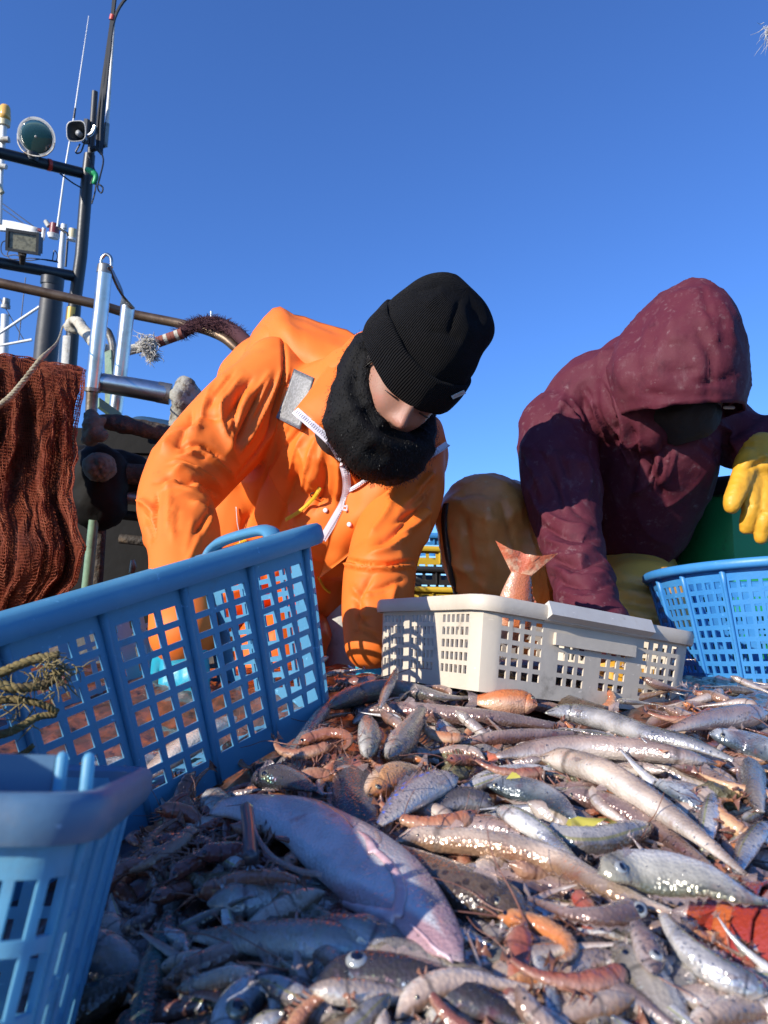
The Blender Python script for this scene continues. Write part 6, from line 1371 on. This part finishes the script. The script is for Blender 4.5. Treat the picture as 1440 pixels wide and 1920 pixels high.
hero([(1100, 1935, 12), (1150, 1900, 26), (1200, 1870, 24), (1240, 1850, 10)], 'fish_grey', 'grey fish at the bottom edge below the bent grey one', lift=0.014)
hero([(900, 1880, 10), (960, 1900, 24), (1030, 1930, 28), (1100, 1970, 14)], 'fish_pink', 'pinkish fish half cut off by the bottom edge', lift=0.016)
hero([(880, 1730, 10), (930, 1760, 18), (990, 1775, 18), (1050, 1770, 8)], 'fish_grey', 'slim grey fish between the stone and the orange shrimp', lift=0.016)
hero([(1290, 1930, 14), (1350, 1905, 26), (1410, 1895, 24), (1470, 1900, 8)], 'fish_mauve', 'mauve fish in the bottom right corner', lift=0.016)
hero([(330, 1860, 10), (380, 1850, 20), (440, 1835, 20), (500, 1845, 8)], 'fish_pink', 'dull pink fish in the shade above the gold-eyed head', lift=0.014)
hero([(560, 1900, 10), (620, 1925, 24), (690, 1940, 24), (760, 1930, 8)], 'fish_grey', 'grey fish along the bottom edge below the dark one', lift=0.014)
hero([(860, 1400, 8), (930, 1388, 15), (1010, 1385, 15), (1080, 1380, 6)], 'fish_pink', 'thin pink fish above the long rosy one', lift=0.014, thick=0.85, dfin=0.1)
hero([(1250, 1450, 8), (1180, 1448, 15), (1100, 1470, 12), (1060, 1490, 5)], 'fish_mauve', 'thin mauve fish beneath the longest pink-silver fish', lift=0.010, thick=0.85, dfin=0.1)
hero([(880, 1470, 8), (940, 1452, 14), (1010, 1450, 13), (1060, 1462, 5)], 'fish_silver', 'thin silver fish above the yellow-tailed one', lift=0.014, thick=0.8, dfin=0.1)
hero([(1120, 1545, 8), (1060, 1530, 15), (1000, 1520, 14), (950, 1500, 5)], 'fish_pink', 'slim rosy fish between the yellow-tailed and the cream-silver fish', lift=0.012, thick=0.85, dfin=0.1)
hero([(1260, 1440, 8), (1330, 1460, 15), (1400, 1500, 14), (1450, 1540, 5)], 'fish_pink', 'slim rosy fish running to the right edge past the mud clump', lift=0.012, thick=0.85, dfin=0.1)
hero([(640, 1300, 6), (600, 1345, 13), (560, 1400, 13), (520, 1440, 5)], 'fish_grey', 'thin grey fish along the bottom of the big basket', lift=0.014, thick=0.85, dfin=0.1)

# barbels and pelvic fins of the large pale fish
def feeler(name, px, m, r=0.0009, lift=0.03, **k):
    mb = MB(); mb.tube([on_heap(x, y, lift) for x, y in px], r, seg=5, smooth=24); return mb.build(name, m, None, **k)
feeler('loose_barbel', [(470, 1512), (478, 1560), (510, 1605), (560, 1632), (600, 1640)], 'fin', 0.0018, 0.034, label='pale curved barbel lying along the large pale fish', cat='barbel')
feeler('loose_barbel', [(705, 1600), (712, 1580), (705, 1562)], 'fin', 0.0018, 0.034, label='short pink barbel above the large pale fish', cat='barbel')
feeler('dark_fin', [(462, 1515), (468, 1560), (470, 1610)], 'fin_dark', 0.0052, 0.034, label='dark blunt fin standing on the large pale fish', cat='fin')

# gill flaps, belly seam and folded fins of the large pale fish, lying on its skin
bf_v = [Vector(v.co) + big_fish.location for v in big_fish.data.vertices]; bf_t = BVHTree.FromPolygons(bf_v, [list(p.vertices) for p in big_fish.data.polygons])
def on_skin(name, px, m, r0, r1, sq=0.45):
    q = [hit(bf_t, x, y, 0.0006, 0.5) for x, y in catmull(px, 26)]; mb = MB(); mb.tube([p for p, n in q], [r0 + (r1 - r0) * i / 25 for i in range(26)], seg=8, up=[tuple(n) for p, n in q], squash=sq); return mb.build(name, m, big_fish)
on_skin('gill_flap', [(742, 1722), (700, 1712), (650, 1695), (600, 1660)], 'fish_flap', 0.0042, 0.0018); on_skin('gill_flap', [(742, 1722), (752, 1672), (735, 1628), (700, 1592)], 'fish_flap', 0.0042, 0.0018)
on_skin('jaw_line', [(858, 1806), (820, 1782), (790, 1752), (770, 1735)], 'fish_flap', 0.0012, 0.0006, 0.6)
for px in ([(596, 1650), (560, 1648), (520, 1640), (480, 1622)], [(700, 1600), (690, 1575), (672, 1560)]): on_skin('pelvic_fin', px, 'fish_flap', 0.0035, 0.0010, 0.35)

# red spiny shell of a lobster-like animal
lo = empty('lobster', on_heap(1340, 1740, 0), 'red spiny lobster-like shell at the right edge', 'lobster')
ax0 = on_heap(1262, 1742, 0.004); ax1 = on_heap(1530, 1800, 0.016); axd = (ax1 - ax0); axl = axd.length; axd.normalize(); up_ = (Z * 0.7 + (CAM_P - ax0).normalized() * 0.5).normalized(); up_ = (up_ - axd * up_.dot(axd)).normalized(); sd_ = axd.cross(up_)
for i in range(8):
    t = i / 8; rad = 0.008 + 0.021 * math.sin(math.pi * 0.5 * min(1, t * 1.7 + 0.05)) + 0.0015 * math.sin(i * 2.1); V = []; UV = []; Fc = []; na_, nb2 = 25, 6
    for j in range(nb2):
        s = j / (nb2 - 1)
        for k in range(na_):
            a = math.pi * (k / (na_ - 1)) * 1.1 - 0.05 * math.pi; r = rad * (1 + 0.06 * s + 0.05 * (s == 1)); sp_ = 0.006 * s * max(0, math.cos(a * 9 + i)) ** 4 * (0.6 + 0.4 * math.sin(i * 2.3 + k))
            V.append(ax0 + axd * (axl * (t + s * 0.155) + sp_) + up_ * (r * math.sin(a) * 0.75) + sd_ * (r * math.cos(a) * 1.25) + up_ * sp_ * 0.3); UV.append((t, 0.5 + 0.5 * math.sin(a)))
    for j in range(nb2 - 1):
        for k in range(na_ - 1): q = j * na_ + k; Fc.append((q, q + 1, q + na_ + 1, q + na_))
    o = mk('shell_plate', V, Fc, 'lobster_shell', lo, uvs=UV); md = o.modifiers.new('t', 'SOLIDIFY'); md.thickness = 0.0015
mb = MB(); mb.tube([ax0 + axd * axl * t for t in (0.0, 0.3, 0.6, 1.0)], [0.006, 0.016, 0.022, 0.018], seg=14, smooth=12, round_cap=3); mb.build('flesh', 'fin_red', lo)
for i in range(6):
    p = ax0 + axd * axl * (0.12 + 0.13 * i) - up_ * 0.004; mb = MB(); s = -1
    q = p + sd_ * s * 0.034; mb.tube([p + sd_ * s * 0.02, q, q + sd_ * s * 0.014 - up_ * 0.006 + axd * 0.012, q + sd_ * s * 0.020 - up_ * 0.016 + axd * 0.02], [0.0035, 0.003, 0.0022, 0.0008], seg=6); mb.build('leg', 'fin_red', lo)

# ------------------------------------------------------------------ shrimps
def shrimp_geo(L=0.07, bend=1.2, rs=0):
    rnd = random.Random(rs); n = 62; pts = []; hw = []; a = -bend * 0.35; p = np.array([0.0, 0, 0])
    for i in range(n):
        u = i / (n - 1); a = -bend * 0.2 + bend * (u ** 1.4); pts.append(p.copy()); p = p + np.array([math.cos(a), -math.sin(a), 0]) * L / n
        r = (0.076 + 0.018 * math.sin(u * math.pi)) if u < 0.38 else 0.086 * (1 - 0.72 * (u - 0.38) / 0.62)
        r *= 0.35 + 0.65 * min(1, u / 0.10); seg_ = 1 + (0.14 * (1 - ((u - 0.38) * 10 % 1)) - 0.04 if u > 0.38 else 0.03); hw.append(r * L * seg_)
    return pts, hw
def make_shrimp(name, L, bend, m, rs, fine=True, **k):
    rnd = random.Random(rs); pts, hw = shrimp_geo(L, bend, rs); g = fish_geo(pts, hw, (0, 0, 1), 0.80, N=62, seg=12, tail=0.6, dfin=0, eye=0.07, eye_r=0.22, fork=0.15)
    cen = np.mean(pts, axis=0)
    V, Fc, UV = g['body']; V = [np.array(q) - cen for q in V]; o = mk(name, V, Fc, m, uvs=UV, base=(0, 0, 0))
    mk('tail_fan', [np.array(q) - cen for q in g['tail_fin'][0]], g['tail_fin'][1], 'feeler', o)
    mk('eye', [np.array(tuple(q)) - cen for q in g['eye'][0]], g['eye'][1], 'eye_pupil', o)
    mb = MB()
    for s in range(2):
        p = Vector(pts[1] - cen); d = Vector((-1, rnd.uniform(-.8, .8), rnd.uniform(-0.1, 0.5))).normalized(); q = [p]
        for _ in range(5): d = (d + Vector((rnd.uniform(-.4, .4), rnd.uniform(-.4, .4), rnd.uniform(-.5, .05)))).normalized(); q.append(q[-1] + d * L * 0.15)
        mb.tube(q, [0.0006, 0.0005, 0.0004, 0.0003, 0.0003, 0.0002], seg=4, cap=False, smooth=12)
    mb.build('antennae', 'feeler', o)
    mb = MB()
    for s in range(8):
        i = 9 + s * 4; p = Vector(pts[i] - cen); b = Vector((0.2, 1, 0)) * hw[i]; q = p + b * 0.9; t = Vector((rnd.uniform(-.3, .3), 1, rnd.uniform(-.4, .5))).normalized() * L * 0.11
        mb.tube([q, q + t, q + t * 1.4 + Vector((L * 0.07, 0, -0.004))], [0.0011, 0.0009, 0.0003], seg=4, cap=False)
    mb.build('legs', 'feeler', o); o['label'] = 'x'; o['category'] = 'shrimp'
    return o
def copy_tree(o, parent=None):
    c = o.copy(); COL.objects.link(c); c.parent = parent
    for ch in list(o.children): copy_tree(ch, c)
    return c
def slim(o):
    for ch in list(o.children):
        if ch.name.startswith(('antennae', 'legs')): bpy.data.objects.remove(ch)
    return o
def remove_tree(o):
    for ch in list(o.children): remove_tree(ch)
    bpy.data.objects.remove(o)
def place(o, px, py, yaw, lift, sc=1.0, tilt=0.2, flip=False):
    p = on_heap(px, py, lift); n = (Hn(p.x, p.y, 0.03) + Vector((random.uniform(-tilt, tilt), random.uniform(-tilt, tilt) - 0.15, 0))).normalized()
    x = Vector((math.cos(yaw), math.sin(yaw), 0)); x = (x - n * x.dot(n)).normalized(); y = n.cross(x)
    if flip: y, n = -y, -n
    M = Matrix((x, y, n)).transposed().to_4x4(); M = Matrix.Translation(p) @ M @ Matrix.Scale(sc, 4); o.matrix_world = M
    return o
LAND = [(905, 1310, 'the near crate corner'), (1120, 1345, 'the middle of the crate front'), (1270, 1350, 'the right end of the crate'), (640, 1270, 'the litter left of the crate'), (620, 1400, 'the big basket corner'), (500, 1490, 'the underside of the big basket'), (350, 1560, 'the near basket rim'), (230, 1720, 'the near basket wall'), (270, 1900, 'the bottom left corner'), (430, 1660, 'the curved pale barbel'),
        (640, 1600, 'the middle of the large pale fish'), (850, 1800, 'the snout of the large pale fish'), (560, 1790, 'the long grey silver fish'), (690, 1860, 'the dark fish with the ringed eye'), (450, 1890, 'the gold-eyed silver head'), (880, 1690, 'the mottled brown fish'), (980, 1600, 'the long pinkish-white fish'), (1240, 1645, 'the plump mackerel-like fish'), (1350, 1750, 'the red lobster shell'), (1340, 1830, 'the lower right silver fish'),
        (1200, 1810, 'the short bulging-eyed fish'), (1040, 1880, 'the narrow blue-silver fish'), (930, 1800, 'the rounded stone'), (1420, 1900, 'the bottom right corner'), (780, 1500, 'the blue-spotted fish'), (760, 1400, 'the short upright grey fish'), (870, 1430, 'the sunlit mud clump'), (1000, 1490, 'the yellow-tailed fish'), (1200, 1500, 'the longest pink-silver fish'), (1130, 1410, 'the long rosy fish'), (1400, 1400, 'the silver-blue head at the right edge'), (1345, 1490, 'the dark mud clump'), (1410, 1580, 'the creased silver fish'), (850, 1350, 'the slender mauve fish')]
def near_land(x, y): return min(LAND, key=lambda q: (q[0] - x) ** 2 + (q[1] - y) ** 2)[2]
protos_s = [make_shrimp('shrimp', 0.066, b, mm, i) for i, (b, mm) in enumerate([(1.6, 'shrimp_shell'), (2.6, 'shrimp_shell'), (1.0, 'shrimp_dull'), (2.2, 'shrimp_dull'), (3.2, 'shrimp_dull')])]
# shrimps one can point at
for (x, y, yaw, pi_, sc, lab) in [
    (800, 1535, R(195), 0, 1.25, 'bright orange shrimp below the blue-spotted fish'), (1025, 1755, R(-35), 1, 1.1, 'orange shrimp curled beside the brown mottled fish'), (1075, 1830, R(200), 0, 1.0, 'orange shrimp half under the translucent hooked fish'),
    (750, 1425, R(20), 1, 1.1, 'orange-brown shrimp curled in the middle of the sunlit heap'), (715, 1420, R(100), 0, 0.9, 'red-tinted shrimp beside the stubby upright fish'), (820, 1370, R(160), 1, 1.1, 'reddish shrimp under the slender mauve fish'),
    (1290, 1345, R(215), 0, 1.5, 'orange shrimp tail leaning on the round blue basket'), (1395, 1480, R(170), 0, 1.2, 'bright red shrimp near the right edge'), (1200, 1480, R(-60), 0, 0.8, 'small orange shrimp between the long pink fishes'), (1370, 1530, R(120), 1, 1.1, 'rusty shrimp curled above the thin purple fish'),
    (620, 1385, R(10), 4, 1.3, 'brown shrimp curled at the corner of the big blue basket'), (560, 1405, R(190), 3, 1.2, 'dull brown shrimp under the big basket corner'), (400, 1610, R(40), 3, 1.1, 'reddish-brown shrimp left of the large pale fish'), (470, 1655, R(-10), 2, 1.3, 'long dull shrimp below the pale curved barbel'),
    (230, 1650, R(80), 4, 1.2, 'brown shrimp beside the near basket rim'), (300, 1600, R(-120), 3, 1.2, 'brown shrimp in the shade just right of the near basket'), (585, 1900, R(60), 3, 0.65, 'brown shrimp at the bottom beside the dark fish'), (850, 1905, R(140), 2, 0.7, 'brown shrimp at the bottom edge below the pale snout'),
    (960, 1445, R(200), 0, 1.1, 'orange shrimp left of the long rosy fish tail'), (660, 1275, R(170), 3, 1.4, 'brown shrimp in the litter left of the crate'), (890, 1430, R(30), 2, 1.0, 'dull shrimp beside the sunlit mud clump')]:
    o = place(copy_tree(protos_s[pi_]), x, y, yaw, 0.022, sc, 0.25); o['label'] = lab
def mat_yaw(): return random.choice([R(-25), R(155)]) + random.gauss(0, 0.55)
def clear_of(px, py, pts, r): return all((px - a) ** 2 + (py - b) ** 2 > r * r for a, b in pts)
REG = []
def rnd_px(shade):
    while True:
        x = random.uniform(-60, 1560); y = random.uniform(1236, 2050)
        if x < 560 and y < 1480: continue
        if x < 200: continue
        s = (x < 640 + (y - 1300) * 0.45)
        if shade is None or s == shade or random.random() < 0.25: return x, y
for i in range(150):
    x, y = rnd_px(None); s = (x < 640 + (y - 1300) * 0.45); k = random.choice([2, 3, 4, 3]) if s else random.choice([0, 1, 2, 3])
    o = place(slim(copy_tree(protos_s[k])) if i % 4 else copy_tree(protos_s[k]), x, y, random.uniform(0, 6.3), random.uniform(0.0, 0.012), random.uniform(0.75, 1.35), 0.5, random.random() < 0.5)
    o['label'] = ['small orange shrimp', 'small curled orange shrimp', 'small straight brown shrimp', 'small bent brown shrimp', 'small tightly curled brown shrimp'][k] + ' beside ' + near_land(x, y); o['group'] = 'small shrimps scattered in the heap'
for i in range(80):
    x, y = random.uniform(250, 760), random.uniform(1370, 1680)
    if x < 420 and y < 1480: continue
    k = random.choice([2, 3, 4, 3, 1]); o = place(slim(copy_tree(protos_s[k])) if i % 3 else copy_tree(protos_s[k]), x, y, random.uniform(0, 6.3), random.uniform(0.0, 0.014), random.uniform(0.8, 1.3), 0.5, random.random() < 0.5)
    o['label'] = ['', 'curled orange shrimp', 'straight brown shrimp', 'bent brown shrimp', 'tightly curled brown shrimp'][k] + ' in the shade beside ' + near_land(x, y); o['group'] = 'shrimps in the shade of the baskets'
for i in range(50):
    x, y = random.uniform(640, 1440), random.uniform(1300, 1900); k = random.choice([0, 1, 0, 3]); o = place(slim(copy_tree(protos_s[k])), x, y, random.uniform(0, 6.3), random.uniform(0.006, 0.014), random.uniform(0.5, 0.8), 0.5, random.random() < 0.5)
    o['label'] = ['tiny orange prawn', 'tiny curled orange prawn', '', 'tiny brown prawn'][k] + ' in the sun beside ' + near_land(x, y); o['group'] = 'tiny prawns in the sunlit heap'
for p in protos_s: remove_tree(p)

# ------------------------------------------------------------------ smaller fish filling the heap
def proto_fish(L, hmax, bend, m, thick, rs, **k):
    n = 8; pts = []; hw = []; a = -bend / 2; p = np.array([0.0, 0, 0])
    for i in range(n):
        u = i / (n - 1); pts.append(p.copy()); a = bend * (u - 0.5) + 0.25 * math.sin(u * 5 + rs); p = p + np.array([math.cos(a), math.sin(a), 0]) * L / n
        hw.append(hmax * (0.55 + 0.45 * math.sin(math.pi * min(1, u * 1.6 + 0.1))) * (1 if u < 0.5 else 1 - 0.80 * (u - 0.5) / 0.5))
    c = np.mean(pts, axis=0); g = fish_geo([q - c for q in pts], hw, (0, 0, 1), thick, N=26, seg=12, eye=0.13, eye_r=0.24, tail=0.45, **k)
    o = mk('small_fish', g['body'][0], g['body'][1], m, uvs=g['body'][2], base=(0, 0, 0))
    for q in ('tail_fin', 'dorsal_fin', 'pectoral_fin'):
        if q in g: mk(q, g[q][0], g[q][1], 'fin', o)
    e = mk('eye', g['eye'][0], g['eye'][1], 'eye_ring', o); mk('pupil', g['pupil'][0], g['pupil'][1], 'eye_pupil', e); return o
kinds = [('slender pinkish small fish wedged in the heap', [proto_fish(0.115, 0.0085, b, 'fish_pink', 0.85, i, dfin=0) for i, b in enumerate((0.3, -0.6, 1.1))], 110),
         ('slender mauve small fish wedged in the heap', [proto_fish(0.105, 0.0085, b, 'fish_mauve', 0.85, i + 4, dfin=0) for i, b in enumerate((0.5, -0.9))], 70),
         ('silvery small fish wedged in the heap', [proto_fish(0.10, 0.0105, b, 'fish_silver', 0.55, i + 7, dfin=0.1) for i, b in enumerate((0.2, -0.7))], 60),
         ('brownish grey small fish wedged in the heap', [proto_fish(0.11, 0.012, b, mm, 0.8, i + 9, dfin=0) for i, (b, mm) in enumerate(((0.6, 'fish_grey'), (-0.4, 'fish_brown')))], 46),
         ('dark small fish wedged in the heap', [proto_fish(0.09, 0.012, 0.4, 'fish_dark', 0.6, 12, dfin=0)], 10),
         ('orange small fish wedged in the heap', [proto_fish(0.08, 0.011, 0.5, 'fish_orange', 0.7, 14, dfin=0)], 12)]
for lab, pr, cnt in kinds:
    for i in range(cnt):
        dark = 'dark' in lab or 'brown' in lab
        x, y = rnd_px(True if dark else (False if random.random() < 0.8 else None))
        o = place(copy_tree(random.choice(pr)), x, y, mat_yaw(), random.uniform(-0.002, 0.010), random.uniform(0.7, 1.25), 0.35, random.random() < 0.5)
        o['label'] = lab.split(' wedged')[0] + ' wedged beside ' + near_land(x, y); o['category'] = 'fish'; o['group'] = lab.split(' fish')[0] + ' fishes in the heap'
    for p in pr: remove_tree(p)

# thinner, limper fish threaded through the sunlit top of the heap
def thin_proto(L, h, wig, m, rs):
    o = proto_fish(L, h, wig, m, 0.9, rs, dfin=0); o.name = 'slender_fish'; return o
for lab, pr, cnt in [('thin rosy fish', [thin_proto(0.085, 0.0056, 0.9, 'fish_pink', 21), thin_proto(0.095, 0.006, -1.4, 'fish_pink', 22)], 70), ('thin silver fish', [thin_proto(0.08, 0.0058, 0.7, 'fish_silver', 23), thin_proto(0.09, 0.006, -1.1, 'fish_silver', 24)], 60), ('thin brown fish', [thin_proto(0.08, 0.006, 1.5, 'fish_mauve', 25)], 40)]:
    for i in range(cnt):
        x, y = rnd_px(False if i % 4 else None); o = place(copy_tree(random.choice(pr)), x, y, mat_yaw(), random.uniform(0.006, 0.018), random.uniform(0.7, 1.2), 0.35, random.random() < 0.5)
        o['label'] = lab + ' threaded through the heap beside ' + near_land(x, y); o['category'] = 'fish'; o['group'] = lab + 'es threaded through the heap'
    for p in pr: remove_tree(p)

# mud clumps and stones
def clump(name, px, py, r_px, m, lab, lift=0.012, grp=None, cat='clump'):
    p = on_heap(px, py, lift); d = -(CAM_I @ p).z; r = r_px * d / F; V, Fc = ellipsoid(p, X * r * random.uniform(0.9, 1.3), Y * r, Z * r * 0.75, 28, 20); v = np.array([tuple(q) for q in V]); f = np.array(Fc)
    c = np.array(p); dirn = (v - c); v = c + dirn * (1 + 0.35 * pn(v, 0.9 / r) + 0.18 * pn(v, 2.4 / r) + 0.10 * pn(v, 6 / r))[:, None]; return mk(name, v, Fc, m, label=lab, cat=cat, group=grp)
clump('mud_clump', 868, 1425, 34, 'mud_clump', 'olive sandy mud clump in the middle of the sunlit heap'); clump('mud_clump', 850, 1452, 24, 'mud_clump', 'smaller mud clump just below the middle one')
clump('mud_clump', 1345, 1492, 32, 'mud_clump', 'dark mud clump near the right edge'); clump('mud_clump', 1350, 1615, 22, 'mud_clump', 'gritty mud clump above the plump silver fish'); clump('mud_clump', 1090, 1470, 22, 'mud_clump', 'mud clump beside the longest pink-silver fish')
clump('stone', 935, 1800, 36, 'stone', 'greyish rounded stone below the curled silver fish', cat='stone'); clump('stone', 925, 1772, 24, 'stone', 'pale rough stone held by the curled silver fish', cat='stone'); clump('stone', 1310, 1850, 22, 'mud_clump', 'olive stone left of the lower right fish', cat='stone')
for i in range(26):
    x, y = rnd_px(None); clump('mud_lump', x, y, random.uniform(8, 18), random.choice(['mud_clump', 'stone', 'heap_mud']), 'little lump of mud beside ' + near_land(x, y), 0.006, 'little mud lumps in the heap')
# loose threads: broken feelers, weed
mb = MB()
for i in range(24):
    x, y = rnd_px(True if i % 3 else None); p = on_heap(x, y, 0.016); a = random.uniform(0, 6.28); d = Vector((math.cos(a), math.sin(a), random.uniform(-0.1, 0.3))); q = [p]
    for _ in range(5): d = (d + Vector((random.gauss(0, .35), random.gauss(0, .35), random.gauss(0, .2) - 0.05))).normalized(); q.append(q[-1] + d * random.uniform(0.006, 0.014))
    mb.tube(q, [0.0004, 0.0004, 0.0004, 0.0003, 0.0003, 0.0002], seg=4, cap=False, smooth=10)
mb.build('loose_threads', 'feeler', None, label='broken feelers and weed threads strewn over the heap', cat='threads', kind='stuff')

# water drops and slime beads standing on the nearest animals
mat('water_drop', (0.9, 0.9, 0.9), 0.06, spec=0.9, coat=1.0); MATS['water_drop'].node_tree.nodes['Principled BSDF'].inputs['Transmission Weight'].default_value = 1.0; MATS['water_drop'].node_tree.nodes['Principled BSDF'].inputs['IOR'].default_value = 1.33
mb = MB(); rnd = random.Random(11); bodies = [o for o in COL.objects if o.type == 'MESH' and o.get('category') == 'fish' and o.name.startswith('fish')]
for o in bodies:
    me = o.data; nvv = len(me.vertices); area = nvv
    for q in range(130):
        p_ = me.polygons[rnd.randrange(len(me.polygons))]; n = p_.normal
        if n.z < 0.25 or len(p_.vertices) > 4: continue
        if rnd.random() > (0.4 + 1.2 * max(0, math.sin(q * 0.7 + len(me.name)))): continue
        a_, b_, c_ = [me.vertices[k].co for k in p_.vertices[:3]]; u, w = rnd.random(), rnd.random(); p = o.location + a_ + (b_ - a_) * u * 0.9 + (c_ - b_) * w * 0.9; r = rnd.uniform(0.0005, 0.0013) * (0.6 + 0.5 * p.y)
        x1 = n.orthogonal().normalized(); V, Fc = ellipsoid(p + n * r * 0.1, x1 * r, n.cross(x1) * r, n * r * 0.6, 7, 5); mb.add(V, Fc)
mb.build('water_drops', 'water_drop', None, label='water drops glistening on the fish of the heap', cat='drops', kind='stuff')

# ------------------------------------------------------------------ fish in the crate and the big basket
tp = [P(960, 1215, 1.0), P(962, 1165, 1.0), P(966, 1128, 1.0), P(972, 1098, 1.0), P(977, 1075, 1.0)]
g = fish_geo(tp, [0.020, 0.026, 0.023, 0.018, 0.013], tuple(CV), 0.5, N=26, seg=16, tail=1.35, dfin=0.25, fork=0.45); build_fish('fish', g, 'fish_red', 'red fish standing in the off-white crate with only its tail showing', None, 'fin_red')
def in_crate(T_, pts, hw, m, lab, thick=0.6, grp=None, **k):
    q = [T_(p) for p in pts]; return build_fish('fish', fish_geo(q, hw, tuple((T_((0, 0, 1)) - T_((0, 0, 0)))), thick, N=26, seg=14, **k), m, lab, grp)
in_crate(Tw, [(-0.13, -0.06, 0.03), (-0.06, -0.08, 0.034), (0.02, -0.09, 0.034), (0.09, -0.10, 0.03)], [0.012, 0.024, 0.022, 0.008], 'fish_silver', 'silver fish lying in the off-white crate behind the front holes')
in_crate(Tw, [(0.13, 0.06, 0.03), (0.06, 0.02, 0.034), (-0.02, 0.03, 0.034), (-0.10, 0.05, 0.03)], [0.012, 0.024, 0.022, 0.008], 'fish_orange', 'orange fish lying at the back of the off-white crate')
in_crate(Tb, [(-0.18, -0.09, 0.03), (-0.10, -0.07, 0.036), (-0.02, -0.09, 0.036), (0.05, -0.10, 0.03)], [0.014, 0.028, 0.026, 0.008], 'fish_red', 'red fish lying in the large tilted basket')
in_crate(Tb, [(0.10, -0.10, 0.03), (0.03, -0.06, 0.036), (-0.05, -0.03, 0.036), (-0.11, -0.02, 0.03)], [0.014, 0.026, 0.024, 0.008], 'fish_silver', 'silver fish lying in the large tilted basket')
in_crate(Tb, [(-0.22, 0.02, 0.03), (-0.14, 0.03, 0.036), (-0.05, 0.05, 0.036), (0.01, 0.06, 0.03)], [0.014, 0.026, 0.024, 0.008], 'fish_orange', 'orange fish at the back of the large tilted basket')
in_crate(Tb, [(0.20, -0.08, 0.03), (0.14, -0.10, 0.034), (0.08, -0.12, 0.034), (0.03, -0.13, 0.03)], [0.010, 0.020, 0.018, 0.006], 'fish_pink', 'pale fish at the raised end of the large tilted basket')

# olive rope tangle hanging on the big basket
rt = empty('rope_tangle', P(60, 1290, 0.57), 'olive brown frayed rope tangle caught on the large blue basket', 'rope')
for c in [[(-60, 1290, .56, 10), (0, 1262, .56, 9), (60, 1238, .565, 9), (110, 1228, .57, 8)], [(-60, 1330, .555, 8), (10, 1312, .56, 8), (70, 1318, .56, 7), (108, 1335, .565, 6)], [(-40, 1385, .55, 8), (20, 1372, .55, 8), (70, 1345, .56, 7), (105, 1340, .565, 6)], [(-60, 1440, .54, 8), (0, 1432, .545, 7), (40, 1415, .55, 6), (62, 1398, .55, 5)], [(-40, 1270, .55, 9), (30, 1290, .55, 9), (90, 1280, .56, 8), (118, 1255, .565, 7)]]:
    twist_rope('strand', c, 'rope_olive', rt, n=40, turns=5)
fray(P(98, 1255, 0.565), 0.006, 90, 0.018, 'fray_olive', 'frayed_end', rt, dirv=Vector((0.6, 0, -0.1)), w=0.0007); fray(P(40, 1300, 0.56), 0.012, 60, 0.016, 'fray_olive', 'frayed_end', rt, w=0.0007)
